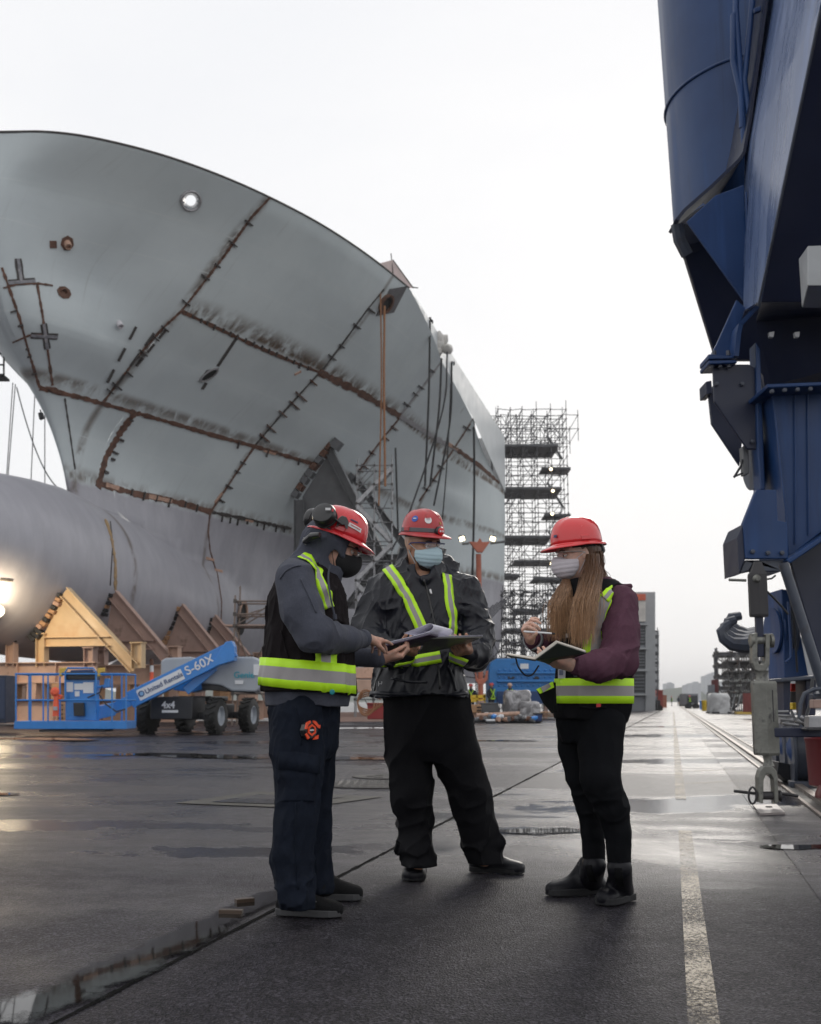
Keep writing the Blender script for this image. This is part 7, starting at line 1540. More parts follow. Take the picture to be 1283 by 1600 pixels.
for pix in ([(662, 905), (668, 925), (676, 960), (684, 1000)], [(684, 1030), (686, 1060), (688, 1086)]): band_pix(bj, pix, .010, .004, [M_BKP], 'zip', B, 5, (-1, 1))
band_pix(bj, [(672, 921), (674, 929)], .010, .008, [mat('silver_pull', (.6, .6, .6), .3, .8)], 'zip_pull', B, 2, (-1, 1)); band_pix(bj, [(596, 1044), (589, 1060), (584, 1082)], .012, .004, [mat('zip_grey', (.2, .2, .2), .5)], 'pocket_zip', B, 4, (-1, 1))
band_pix(bj, [(594, 1038), (602, 1040)], .02, .006, [M_LIME], 'pull_tab', B, 2, (-1, 1))
_l, _n = cast(bj, 595, 1068)
if _l is not None: text('lettering', 'H', _l+_n*.006-np.array([.012, 0, .015]), (1, 0, 0), (0, 0, 1), .035, M_STW, B, .0005)

# ---------------- worker A (left, in profile)
YA = 4.90
A_ = thing('person', G(482, 1425), 'worker in grey hoodie and dark vest with ear muffs on a red helmet, at left', 'person')
HA = P(522, 856, YA); RA = rotm(math.radians(4), math.radians(21), 0)
armA = {'r': [P(462, 908, 4.70), P(474, 955, 4.64), P(493, 992, 4.60), P(540, 1000, 4.78), P(568, 998, 4.93)], 'l': [P(492, 910, 5.10), P(505, 985, 5.16), P(545, 1024, 5.13), P(590, 1029, 5.15)]}
legA = [([P(466, 1118, 4.80), P(465, 1165, 4.79), P(466, 1213, 4.76), P(461, 1282, 4.74), P(456, 1337, 4.73), P(461, 1402, 4.72)], [.118, .112, .102, .092, .082, .080]), ([P(484, 1118, 5.0), P(486, 1165, 5.02), P(487, 1213, 5.05), P(490, 1282, 5.08), P(491, 1337, 5.09), P(498, 1385, 5.10)], [.115, .105, .095, .080, .070, .070])]
fa_ = Field([-.85, 4.35, 0], [.15, 5.45, 1.72], .005)
TA = head_prims(fa_, HA, RA, .98); fa_.cone(HA+np.array([-.03, 0, -.04]), P(482, 900, YA), .055, .065, .03)
fa_.loft([nd(480, 905, YA, 24, .14), nd(480, 950, YA, 36, .15), nd(478, 1040, YA, 38, .14), nd(474, 1110, YA, 38, .14)], k=.04)
fa_.chain(armA['r'][:4], [.05, .048, .045, .035], .03); fa_.chain(armA['l'], [.045, .042, .035, .028], .03); fa_.cone(armA['r'][3], armA['r'][4], .033, .028, .02)
for pts, rs in legA: fa_.chain(pts, [r*.55 for r in rs], .03)
wA = P(572, 998, 4.95); hand_prims(fa_, wA, nrm(P(604, 1003, 5.10)-wA), np.array([.10, .25, -.95]), -1, [(.05, .15, .1), (.30, .45, .3), (.45, .65, .4), (.6, .8, .5)], .95, (.35, .5, .25, .1), .04)
wA2 = P(596, 1029, 5.16); hand_prims(fa_, wA2, nrm(P(632, 1026, 5.18)-wA2), np.array([0, .15, 1]), 1, [(.75, .8, .4), (.7, .8, .4), (.7, .8, .4), (.7, .8, .4)], .95, (.45, .35, .3, .2), .03)
fa_.build('body', M_SKIN_A, A_, 0)
ha = Field([-.85, 4.35, .75], [.10, 5.5, 1.78], .005)
ha.loft([nd(481, 1104, YA, 64, .185), nd(482, 1080, YA, 66, .185), nd(481, 1040, YA, 62, .18), nd(480, 980, YA, 56, .185), nd(479, 935, YA, 50, .195), nd(478, 905, YA, 42, .17), nd(482, 888, YA, 30, .11)], k=.03, p=2.5)
ha.chain(armA['r'], [.084, .088, .080, .055, .040], .02); ha.chain(armA['l'], [.085, .075, .055, .042], .02)
ha.cone(P(464, 900, 4.76), P(482, 890, YA), .075, .09, .05)
# hood pulled up over the head: outer shell, opened at the face
ha.ell(HA+RA@np.array([-.030, 0, .028]), np.array([.114, .098, .112]), RA, .03); ha.cone(HA+RA@np.array([-.04, 0, -.02]), P(492, 895, YA), .092, .095, .05); ha.cone(HA+RA@np.array([.025, 0, -.10]), P(508, 905, YA), .058, .060, .04)
ha.ell(HA+RA@np.array([.138, 0, -.030]), np.array([.080, .085, .105]), RA, .012, 's'); ha.ell(HA+RA@np.array([.03, 0, -.01]), np.array([.085, .074, .095]), RA, .008, 's')
def mk_hood(x, y, z): d = np.sqrt((x-HA[0]+.06)**2+(y-HA[1])**2+(z-HA[2]+.06)**2); return 1-smooth01(d, .13, .20)
ha.disp(folds(31, 0.0106, .050, (.7, 0, 1), 4, mk_hood), .05); ha.disp(folds(32, 0.0119, .065, (1, 0, .2), 2.6, near(armA['r'][2], .08, .20)), .05); ha.disp(folds(33, 0.0080, .09, (.3, .2, 1), 2.5), .05)
ha.cut(lambda X, Y, Z: (hz(1104, YA)-Z)+0*X+0*Y); hoodA = ha.build('hoodie', M_HOOD_A, A_, 1)
va = Field([-.90, 4.35, .75], [.10, 5.5, 1.62], .005)
va.loft([nd(483, 1094, YA, 73, .215), nd(482, 1060, YA, 73, .215), nd(482, 1022, YA, 69, .21), nd(481, 980, YA, 63, .21), nd(480, 935, YA, 59, .215), nd(481, 908, YA, 50, .19), nd(484, 886, YA, 33, .125)], k=.03, p=2.5)
va.chain([P(456, 900, 4.60)]+armA['r'][:3], [.085, .090, .094, .085], .01, 's'); va.chain(armA['l'][:3], [.098, .09, .07], .01, 's'); va.cone(armA['r'][2], armA['r'][4], .075, .045, .01, 's')
va.ell(HA+RA@np.array([-.0, 0, -.02]), np.array([.118, .110, .13]), RA, .01, 's'); va.disp(folds(41, 0.0106, .09, (0, 0, 1), 3.5), .05); va.disp(folds(42, 0.0053, .035, (.3, 0, 1), 3), .05)
va.cut(lambda X, Y, Z: (hz(1092, YA)-Z)+.03*smooth01(X, -.1, -.45)+0*Y); vestA = va.build('safety_vest', M_VEST_A, A_, 1)
bv = bvh_of([vestA, hoodA]); bvv = bvh_of([vestA])
TW = [M_LIME, M_SILV]
cA = P(482, 1050, YA)
zb_ = lambda a: hz(1052, YA)+.018*math.cos(a)*-1-.012
pth = ring_path(bvv, cA, math.radians(-200), math.radians(-15), zb_, 64)
band_on(bvv, pth, None, .120, .009, TW, 'waist_tape', A_, (-1, -.42, .42, 1))
band_pix(bvv, [(507, 1010), (508, 1022), (508, 1043)], .10, .006, TW, 'chest_tape', A_, 3, (-1, -.45, .45, 1))
band_pix(bv, [(470, 870), (482, 877), (493, 890), (502, 908), (509, 930), (514, 950)], .056, .010, TW, 'shoulder_tape', A_, 3, (-1, -.35, .35, 1))
band_pix(bvv, [(528, 1078), (552, 1082)], .012, .003, [M_BKP], 'pocket_edge', A_, 3, (-1, 1))
for (x, y, r, m) in ((506, 1022, .010, mat('snap_metal', (.3, .3, .3), .3, .8)), (518, 1081, .011, mat('badge_teal', (.02, .25, .28), .4))):
    l, n = cast(bvv, x, y)
    if l is not None: mb = MB(); mb.lathe(l+n*.010, n, [(r, 0), (r, .003), (r*.6, .005), (.0005, .004)], 16); mb.build('snap', m, A_, smooth=True)
# trousers
ta = Field([-.75, 4.4, .05], [.0, 5.4, 1.05], .005)
ta.loft([nd(474, 1095, YA, 55, .165), nd(474, 1130, YA, 54, .165), nd(476, 1165, YA, 50, .15), nd(477, 1185, YA, 40, .12)], k=.04, p=2.4)
for pts, rs in legA: ta.chain(pts, rs, .014)
ta.disp(folds(51, 0.0106, .10, (.15, 0, 1), 4), .05); ta.disp(folds(52, 0.0106, .07, (1, 0, .4), 3, lambda x, y, z: 1-smooth01(z, .15, .40)), .05); ta.disp(folds(53, 0.0053, .03, (.3, 0, 1), 3), .05)
ta.cut(lambda X, Y, Z: .075-Z+0*X+0*Y); trA = ta.build('cargo_trousers', M_PA, A_, 1); bt_ = bvh_of([trA])
band_pix(bt_, [(437, 1188), (468, 1190), (497, 1196)], .075, .008, [M_PA], 'pocket_flap', A_, 3, (-1, 1)); band_pix(bt_, [(467, 1200), (466, 1230), (465, 1252)], .17, .005, [M_PA], 'cargo_pocket', A_, 3, (-1, -.5, .5, 1)) 
for pix in ([(461, 1105), (468, 1135), (471, 1165)], [(462, 1255), (461, 1320), (466, 1390)]): band_pix(bt_, pix, .006, .004, [M_PA], 'seam', A_, 5, (-1, 1))
h1, t1 = G(433, 1432), G(534, 1436); h2, t2 = G(488, 1408), G(566, 1409)
shA = []
for h, t, ak in ((h1, t1, P(455, 1400, 4.73)), (h2, t2, P(502, 1385, 5.08))): sa = Field([-.75, 4.4, 0], [.0, 5.4, .25], .005); shoe(sa, h, t, ak, .052, .02, .085); sa.cut(lambda X, Y, Z: .014-Z+0*X+0*Y); shA.append(sa.build('shoe', M_SHOE, A_, 1))
sole(h1, t1, .055, M_SOLE2, A_, .028); sole(h2, t2, .055, M_SOLE2, A_, .028)
bs_ = bvh_of(shA)
for k in range(4): 
    l, n = cast(bs_, 476+k*6, 1404+k*2.2)
    if l is not None: mb = MB(); mb.tube([l+n*.004+np.array([-.006, -.012, 0]), l+n*.009, l+n*.004+np.array([.004, .022, -.002])], .003, 5); mb.build('lace', M_SOLE2 if k % 2 else M_BKP, A_, smooth=True)
# head gear
HEL_A, _ = helmet(HA, RA@rotm(0, -.02), A_, M_REDHEL, 1.0); RHA = RA@rotm(0, -.02)
glasses(TA, A_, .98, M_BKP, HA, RA); facemask(TA, HA, RA, .99, mat('mask_black', (0.010, 0.010, 0.011), .85, bump=.2, bs=200), A_, True, 'black_mask'); eyes(HA, RA, .98, A_, lidm=M_SKIN_A); brows(HA, RA, .98, A_, M_HAIRD)
def cup(c, d, par, s=1.0):
    mb = MB(); mb.lathe(c, d, [(.030*s, -.026), (.038*s, -.020), (.041*s, 0), (.036*s, .014), (.024*s, .020), (.001, .021)], 28); mb.build('ear_cup', M_BKP, par, smooth=True)
    mb = MB(); mb.lathe(c, d, [(.034*s, -.038), (.040*s, -.034), (.040*s, -.026), (.030*s, -.024)], 28); mb.build('ear_cushion', mat('cushion', (.02, .02, .02), .7), par, smooth=True)
EM = bpy.data.objects.new('ear_muffs', None); COL.objects.link(EM); EM.parent = A_; EM.location = Vector(P(505, 802, 4.8)-wloc(A_))
cup(P(506, 803, 4.765), nrm([-.22, -.9, .45]), EM, 1.32); cup(P(487, 810, 5.05), nrm([-.75, .45, .3]), EM, 1.2)
_l, _n = P(506, 802, 4.735), nrm([-.22, -.9, .45]); mb = MB(); mb.box(_l+np.array([.018, -.004, .018]), (.022, .003, .010)); mb.build('badge', M_STW, EM); mb = MB(); mb.box(_l+np.array([.038, .002, .014]), (.008, .003, .012)); mb.build('badge', M_REDHEL, EM)
mb = MB(); mb.tube([P(506, 803, 4.76), P(525, 812, 4.77), P(535, 820, 4.775)], .005, 8); mb.build('ear_muff_arm', M_BKP, EM, smooth=True); mb = MB(); mb.tube([P(487, 806, 5.0), P(510, 795, 5.02), P(535, 815, 5.03)], .005, 8); mb.build('ear_muff_arm', M_BKP, EM, smooth=True)
mb = MB(); mb.prism([P(525, 824, 4.775), P(528, 811, 4.785), P(534, 806, 4.79), (P(541, 808, 4.79)), P(545, 816, 4.785), P(543, 827, 4.775), P(540, 826, 4.775), P(538, 820, 4.78), P(530, 820, 4.78)], np.array([0, .012, .004])); fixn(mb.build('mount', M_BKP, EM, bevel=.003))
sticker(RHA, HA, -math.pi/2+.50, .36, .02, M_STW, HEL_A, rect=(.030, .0085), tw=-.10, off=.010); sticker(RHA, HA, -math.pi/2+.50, .36, .02, mat('sticker_red', (.5, .03, .03), .4), HEL_A, rect=(.022, .0015), tw=-.10, off=.0115); sticker(RHA, HA, -math.pi/2+.42, .60, .02, mat('sticker_dkblue', (.03, .03, .10), .4), HEL_A, rect=(.018, .003), tw=-.05, off=.010)
# black rear clip over the hood, draw cords
mb = MB(); mb.tube([P(476, 846, 4.82), P(487, 838, 4.77), P(500, 836, 4.75)], .014, 10, rs=[.012, .017, .012]); mb.build('strap_clip', M_BKP, A_, smooth=True); mb = MB(); mb.tube([P(475, 840, 4.82), P(473, 846, 4.83), P(478, 851, 4.82)], .003, 6); mb.build('clip_ring', M_GALV, A_, smooth=True)
mb = MB(); mb.tube(spline([P(515, 884, 4.80), P(513, 905, 4.72), P(517, 935, 4.67), P(523, 962, 4.66)], 5), .0042, 6); mb.build('draw_cord', M_HOOD_A, A_, smooth=True); mb = MB(); mb.tube([P(523, 960, 4.655), P(524, 968, 4.655)], .008, 8); mb.build('cord_end', M_HOOD_A, A_, smooth=True)
# tape measure clipped on the pocket
l, n = cast(bt_, 477, 1141)
TM = thing('tape_measure', l, 'orange and black tape measure clipped on the navy trousers of the left worker', 'tape measure'); xh = nrm(np.cross([0, 0, 1.], n)); xh = xh if xh[0] > 0 else -xh; zh = np.array([0, 0, 1.])
def tp(u, v, w=0): return l+xh*u+zh*v+n*w
mb = MB(); mb.prism([tp(.036*math.cos(a), .036*math.sin(a), .004) for a in np.linspace(0, 2*math.pi, 9)[:-1]]+[], n*.034); fixn(mb.build('case', M_BKP, TM, bevel=.004))
M_TO = mat('tape_orange', (.85, .08, .02), .4)
for pl in ([(-.036, .005), (-.030, .030), (-.010, .038), (-.008, .030), (-.022, .020), (-.026, .004)], [(.008, .038), (.020, .036), (.036, .020), (.046, .020), (.044, .006), (.034, .008), (.018, .020), (.008, .028)], [(-.034, -.018), (-.022, -.036), (-.012, -.030), (-.028, -.012)], [(.008, -.038), (.034, -.036), (.036, -.020), (.020, -.026)]): mb = MB(); mb.prism([tp(u, v, .036) for u, v in pl], n*.007); fixn(mb.build('grip', M_TO, TM))
mb = MB(); k = 6; V = [tp(r*math.cos(math.pi/3*i+.5), r*math.sin(math.pi/3*i+.5), w) for r, w in ((.024, .036), (.024, .043), (.016, .043), (.016, .036)) for i in range(6)]; mb.add(V, [(j*6+i, j*6+(i+1) % 6, (j+1)*6+(i+1) % 6, (j+1)*6+i) for j in range(3) for i in range(6)]); fixn(mb.build('hex_ring', M_TO, TM)); mb = MB(); mb.box(tp(0, 0, .040), (.022, .005, .004), (xh, zh, n)); mb.build('badge', M_STW, TM)

# ---------------- worker C (right)
YC_ = 5.22
C_ = thing('person', G(925, 1405), 'woman with long brown hair in mauve jacket and black vest holding a notebook, at right', 'person')
HC = P(903, 869, YC_+.02); RC = rotm(math.radians(196), math.radians(7), 0)
armC = {'l': [P(968, 942, 5.12), P(970, 990, 5.04), P(968, 1030, 4.98), P(935, 1042, 4.90), P(903, 1041, 4.88)], 'r': [P(900, 945, 5.42), P(884, 1015, 5.40), P(862, 1015, 5.30), P(834, 1000, 5.12)]}
legC = [([P(905, 1125, 5.30), P(903, 1170, 5.30), P(908, 1215, 5.28), P(921, 1262, 5.28), P(926, 1300, 5.30), P(929, 1350, 5.32)], [.105, .088, .068, .060, .053, .050]), ([P(940, 1125, 5.15), P(938, 1170, 5.12), P(937, 1215, 5.08), P(955, 1262, 5.10), P(966, 1300, 5.12), P(968, 1355, 5.14)], [.112, .100, .088, .074, .058, .050])]
fc_ = Field([.35, 4.5, 0], [1.25, 5.75, 1.70], .005)
TC = head_prims(fc_, HC, RC, .94); fc_.cone(HC+np.array([.02, .0, -.05]), P(925, 918, YC_+.03), .048, .055, .03)
fc_.loft([nd(930, 915, YC_, 24, .06), nd(932, 935, YC_, 38, .11), nd(930, 1000, YC_, 40, .10), nd(928, 1060, YC_, 38, .09), nd(925, 1125, YC_, 44, .10)], k=.04)
fc_.chain(armC['l'], [.045, .042, .04, .032, .025], .03); fc_.chain(armC['r'], [.045, .042, .035, .026], .03)
for pts, rs in legC: fc_.chain(pts, [r*.6 for r in rs], .03)
wC = P(896, 1041, 4.87); hand_prims(fc_, wC, nrm(P(862, 1034, 4.84)-wC), np.array([-.1, .35, .93]), -1, [(.30, .30, .2)]*4, .95, (.55, .75, .1, .1))
wC2 = P(831, 1000, 5.10); tipsC = hand_prims(fc_, wC2, nrm(P(822, 976, 5.04)-wC2), np.array([.55, -.75, .15]), -1, [(.9, 1.0, .5), (1.0, 1.1, .6), (.75, .9, .5), (.55, .8, .4)], .96, (.45, .75, .15, .5))
fc_.build('body', M_SKIN_C, C_, 0)
jc = Field([.35, 4.5, .95], [1.30, 5.75, 1.60], .005)
jc.loft([nd(930, 1060, YC_, 58, .15), nd(932, 1000, YC_, 56, .15), nd(934, 955, YC_, 56, .165), nd(936, 932, YC_, 50, .15), nd(932, 915, YC_, 34, .10), nd(927, 905, YC_, 26, .075)], k=.03, p=2.5)
jc.chain(armC['l'], [.082, .080, .078, .064, .047], .02); jc.chain(armC['r'], [.080, .072, .062, .048], .02); jc.cone(P(963, 938, 5.13), P(936, 920, YC_), .058, .060, .03)
jc.cone(P(925, 916, YC_-.06), P(958, 920, YC_+.06), .030, .045, .03); jc.cone(P(945, 928, YC_+.05), P(983, 916, YC_+.03), .04, .012, .02)   # hood lying on the back
jc.ell(HC+np.array([.0, -.02, -.06]), (.075, .075, .095), k=.01, op='s')
jc.disp(folds(61, 0.0119, .065, (1, 0, .45), 2.8, near(armC['l'][2], .10, .24)), .05); jc.disp(folds(62, 0.0080, .08, (.1, 0, 1), 3), .05); jc.disp(folds(63, 0.0040, .03, (.6, 0, 1), 3), .05)
jc.build('mauve_jacket', M_MAUVE, C_, 1)
for (p, q, r) in ((armC['l'][3], armC['l'][4], .038), (armC['r'][2], armC['r'][3], .040)):
    d = nrm(q-p); mb = MB(); mb.lathe(q, d, [(r+.006, -.005), (r+.008, .012), (r-.004, .014)], 28); mb.build('cuff_lining', mat('cuff_grey', (.22, .24, .25), .8), C_, smooth=True); mb = MB(); mb.lathe(q, d, [(r-.004, -.0), (r-.002, .024), (r-.010, .026)], 24); mb.build('inner_cuff', M_VEST_C, C_, smooth=True)
vc = Field([.45, 4.6, .80], [1.30, 5.75, 1.55], .005)
vc.loft([nd(924, 1130, YC_, 57, .155), nd(926, 1105, YC_, 62, .17), nd(927, 1085, YC_, 61, .175), nd(928, 1050, YC_, 60, .17), nd(931, 1000, YC_, 58, .165), nd(933, 955, YC_, 58, .185), nd(934, 935, YC_, 52, .180), nd(933, 920, YC_, 44, .150), nd(931, 908, YC_, 28, .10)], k=.03, p=2.5)
vc.chain([P(992, 938, 5.0)]+armC['l'][:3], [.075, .082, .084, .080], .01, 's'); vc.cone(armC['l'][2], armC['l'][3], .085, .068, .01, 's'); vc.chain(armC['r'][:3], [.09, .08, .07], .01, 's')
vc.ell(HC+np.array([.02, -.03, -.08]), (.085, .11, .10), k=.01, op='s'); vc.disp(folds(71, 0.0080, .09, (0, 0, 1), 3.5), .05)
vc.cut(lambda X, Y, Z: (hz(1128, YC_)-Z)+.015*np.cos(X*9)+0*Y); vestC = vc.build('safety_vest', M_VEST_C, C_, 1); bc_ = bvh_of([vestC])
# flap of the open vest blowing out in front
mb = MB(); fp = [P(866, 1066, 5.0), P(862, 1066, 4.98), P(838, 1078, 4.93), P(848, 1098, 4.92), P(862, 1115, 4.96), P(868, 1112, 5.0)]; mb.prism(fp, np.array([.01, .02, 0])); fixn(mb.build('vest_flap', M_VEST_C, C_, bevel=.003))
mb = MB(); q = [P(864, 1065, 4.965), P(838, 1077, 4.915), P(844, 1084, 4.912), P(866, 1074, 4.965)]; mb.prism(q, np.array([0, .008, 0])); fixn(mb.build('flap_tape', M_LIME, C_)); mb = MB(); q = [P(858, 1067.5, 4.95), P(845, 1074, 4.92), P(849, 1082, 4.91), P(861, 1073, 4.95)]; mb.prism(q, np.array([0, .008, 0])); fixn(mb.build('flap_tape', M_SILV, C_))
cC = P(928, 1080, YC_); pth = ring_path(bc_, cC, math.radians(-178), math.radians(10), lambda a: hz(1080, YC_), 64); band_on(bc_, pth, None, .112, .006, TW, 'waist_tape', C_, (-1, -.40, .40, 1))
band_pix(bc_, [(948, 932), (938, 955), (934, 985), (932, 1010), (931, 1022)], .12, .006, TW, 'front_tape', C_, 4, (-1, -.40, .40, 1)); band_pix(bc_, [(966, 917), (955, 924), (944, 936)], .05, .010, TW, 'shoulder_tape', C_, 2, (-1, -.35, .35, 1)); band_pix(bc_, [(868, 985), (867, 1010), (866, 1060)], .018, .006, [M_LIME], 'edge_piping', C_, 4, (-1, 1)); band_pix(bc_, [(936, 1055), (936, 1066)], .10, .008, TW, 'front_tape', C_, 2, (-1, -.4, .4, 1))
band_pix(bc_, [(922, 973), (931, 973)], .018, .012, [M_BKP], 'tape_label', C_, 2, (-1, 1))
tc_ = Field([.5, 4.5, .10], [1.25, 5.75, 1.0], .005)
tc_.loft([nd(922, 1110, YC_, 52, .130), nd(922, 1130, YC_, 53, .13), nd(923, 1160, YC_, 44, .11)], k=.02)
for pts, rs in legC: tc_.chain(pts, rs, .014)
tc_.disp(folds(81, 0.0080, .05, (1, 0, .2), 3, lambda x, y, z: np.maximum(1-smooth01(np.abs(z-.46), .03, .14), 1-smooth01(z, .12, .22))), .05); tc_.disp(folds(82, 0.0040, .06, (0, 0, 1), 3), .05)
tc_.cut(lambda X, Y, Z: .175-Z+0*X+0*Y); tc_.build('trousers', M_LEG_C, C_, 1)
h1, t1 = G(946, 1399), G(855, 1403); h2, t2 = G(984, 1408), G(940, 1419)
bo = []
for h, t, ak in ((h1, t1, P(928, 1352, 5.31)), (h2, t2, P(968, 1356, 5.13))):
    bf = Field([.5, 4.5, 0], [1.3, 5.75, .32], .005); d, s, L = shoe(bf, h, t, ak, .047, .02, .13); bf.cone(h+d*.065+ZV*.06, ak, .046, .053, .02); bf.cone(h+d*.13+ZV*.06, h+d*.085+ZV*.15, .036, .038, .02)
    bf.cut(lambda X, Y, Z: .014-Z+0*X+0*Y); bf.cut(lambda X, Y, Z: Z-.205+0*X+0*Y); bo.append(bf.build('boot', M_BOOT, C_, 1))
sole(h1, t1, .052, M_SOLE, C_, .030); sole(h2, t2, .052, M_SOLE, C_, .030); bb = bvh_of(bo)
for pix in ([(919, 1352), (923, 1368), (927, 1378)], [(966, 1356), (967, 1372), (969, 1385)]): band_pix(bb, pix, .035, .002, [mat('elastic', (.008, .008, .009), .9, spec=.1)], 'elastic_gore', C_, 3, (-1, 1))
for (x, y, Y, sg) in ((906, 1346, 5.25, -1), (947, 1350, 5.35, 1)): mb = MB(); mb.tube([P(x, y, Y), P(x-3, y+2, Y), P(x-4, y+6, Y), P(x-1, y+7, Y), P(x, y+2, Y)], .003, 6); mb.build('pull_loop', M_BKP, C_, smooth=True)
hel3, _ = helmet(HC, RC@rotm(0, -.03), C_, mat('helmet_red_new', (.68, .030, .035), .2, var=.04, coat=.6), 1.0); sticker(RC, HC, .35, .32, .02, mat('sticker_dkblue', (.03, .03, .10), .4), hel3, rect=(.010, .006), off=.010)
glasses(TC, C_, .95, mat('glasses_clear', (.5, .45, .42), .3), HC, RC); facemask(TC, HC, RC, .95, mat('mask_white', (0.62, 0.58, 0.62), .8, var=.04, bump=.05), C_); eyes(HC, RC, .94, C_, lidm=M_SKIN_C); brows(HC, RC, .94, C_, mat('brow_brown', (.05, .03, .02), .6))
mb = MB(); mb.tube([HC+RC@np.array([-.10, .05, .05]), HC+RC@np.array([-.125, .0, .02]), HC+RC@np.array([-.10, -.05, .05])], .014, 8, rs=[.010, .022, .010]); mb.build('ratchet_band', M_BKP, hel3, smooth=True)
# hair
g = NT('long_brown_hair'); zz = g.sep(g.pos())[2]; hcn = g.mix(g.ramp(zz, 1.18, 1.55, 0, 1), (0.60, 0.36, 0.20), (0.14, 0.070, 0.038)); hcn = g.mix(g.ramp(g.noise(g.mapping(g.n('ShaderNodeTexCoord').outputs['Object'], scale=(160, 160, 5)), 1.0, 3), .3, .7, 0, .55), hcn, (.045, .022, .013)); g.link(hcn, 'Base Color'); g.link(.42, 'Roughness'); M_HAIR = g.m
rr = random.Random(4)
def hair(start, mid, mid2, end, n, sp0, sp1, nm, r=.0014):
    n = int(n*1.7); mb = MB(); nc = 70; clumps = [(rr.uniform(0, 6.28), math.sqrt(rr.random()), rr.uniform(-.03, .03), rr.uniform(0, 6.28)) for _ in range(nc)]
    for i in range(n):
        ca, cq, cl, ph = clumps[i % nc]; a = ca+rr.gauss(0, .5); q = min(1.18, max(0, cq+rr.gauss(0, .18))); fly = rr.uniform(1.2, 1.7) if rr.random() < .09 else 1.0
        off = lambda s: np.array([math.cos(a)*q*s, math.sin(a)*q*s*.8, 0]); wv = lambda t: np.array([math.sin(ph+t)*.010, math.cos(ph*1.3+t)*.005, 0])
        tip = end+off(sp1*.9*fly)+wv(4.5)+np.array([rr.uniform(-.01, .01), 0, cl+rr.uniform(-.035, .035)])
        pts = [start+off(sp0), start*.5+mid*.5+off(sp0*1.05)+wv(.6)*.4, mid+off((sp0+sp1)/2)+wv(1.6), mid*.5+mid2*.5+off(sp1*.95)+wv(2.6), mid2+off(sp1*1.05*fly)+wv(3.4), tip]
        c = spline(pts, 3); k = len(c); mb.tube(c, r, 4, rs=[r*(1 if j < k*.6 else max(.15, 1-(j-k*.6)/(k*.42))) for j in range(k)])
    return mb.build(nm, M_HAIR, C_, smooth=True, autos=80)
hair(P(926, 866, 5.17), P(925, 895, 5.12), P(914, 945, 4.99), P(909, 996, 4.97), 760, .026, .045, 'hair'); hair(P(885, 905, 5.20), P(882, 920, 5.08), P(873, 950, 5.04), P(870, 986, 5.04), 380, .016, .034, 'hair'); hair(P(928, 862, 5.22), P(931, 882, 5.22), P(931, 900, 5.20), P(929, 922, 5.14), 380, .036, .036, 'hair')
mb = MB(); fh = Field(HC-.16, HC+.17, .004); fh.ell(HC+RC@np.array([-.030, 0, .025])*.94, np.array([.094, .083, .092])*.94, RC, .01); fh.disp(folds(5, 0.0040, .012, (0, 0, 1), 4), .02); fh.cut(lambda X, Y, Z: ((X-HC[0])*RC[0, 0]+(Y-HC[1])*RC[1, 0]+(Z-HC[2])*RC[2, 0])-.015-.0*Z); fh.build('hair_cap', M_HAIR, C_, 0)
# collar at the neck, badge
nc = Field(P(905, 905, 5.2)-.13, P(905, 905, 5.2)+.13, .004); nc.cone(P(905, 908, 5.2), P(912, 930, 5.16), .050, .062, .02); nc.ell(HC, (.065, .065, .085), k=.005, op='s'); nc.cut(lambda X, Y, Z: Z-hz(903, 5.2)-.2*(X-P(905, 905, 5.2)[0])+0*Y); nc.build('high_collar', M_VEST_C, C_, 0)
bdg = thing('id_badge', P(880, 1052, 4.98), 'white identity badge hanging on a lanyard at the front of the woman vest', 'badge'); ez = lambda x0, y0, x1, y1, Y, m, nm, par: cz([(x0, y0), (x1, y0), (x1, y1), (x0, y1)], Y, .003, m, nm, par, 0)
_l, _n = cast(bc_, 879, 1052); Yb3 = (_l[1] if _l is not None else 5.0)-.012; ez(872, 1045, 887, 1060, Yb3, mat('badge_white', (.55, .55, .58), .3), 'card', bdg); ez(874, 1047, 880, 1055, Yb3-.003, mat('badge_photo', (.15, .17, .25), .4), 'photo_patch', bdg); mb = MB(); mb.tube([P(879, 1045, Yb3), P(882, 1010, Yb3-.01), P(886, 992, Yb3-.0)], .003, 5); mb.build('lanyard', M_BKP, bdg); mb = MB(); mb.box(P(886, 993, Yb3-.01), (.010, .006, .018)); mb.build('clip', M_WHITE, bdg)
ez(932, 1097, 939, 1105, (cast(bc_, 935, 1101)[0] if cast(bc_, 935, 1101)[0] is not None else P(935, 1101, 5))[1]-.006, mat('zip_red', (.6, .03, .03), .4), 'red_tag', C_)

# ---------------- things in their hands
M_PAPER = mat('paper', (.70, .69, .78), .6, var=.04); M_CLIP = mat('clipboard_grey', (.22, .22, .20), .35, coat=.3, var=.15, vs=12)
def slab(c4, th, m, nm, par):
    n = nrm(np.cross(c4[1]-c4[0], c4[3]-c4[0])); n = n if n[2] > 0 else -n; mb = MB(); mb.prism(c4, n*th); return fixn(mb.build(nm, m, par, bevel=.001))
cb = thing('clipboard', P(640, 1005, 5.2), 'clipboard with a curled stack of white papers that the left worker points at', 'clipboard')
Q1 = [P(584, 1014, 5.12), P(672, 992, 5.16), P(702, 999, 5.42), P(600, 1022, 5.44)]
slab(Q1, .004, mat('clipboard_plum', (.10, .07, .13), .4), 'board', cb)
for k in range(4):
    o = [p+ZV*(.006+.003*k)+np.array([rr.uniform(-.008, .008), rr.uniform(-.006, .006), 0]) for p in Q1]; slab(o, .0012, M_PAPER, 'sheet', cb)
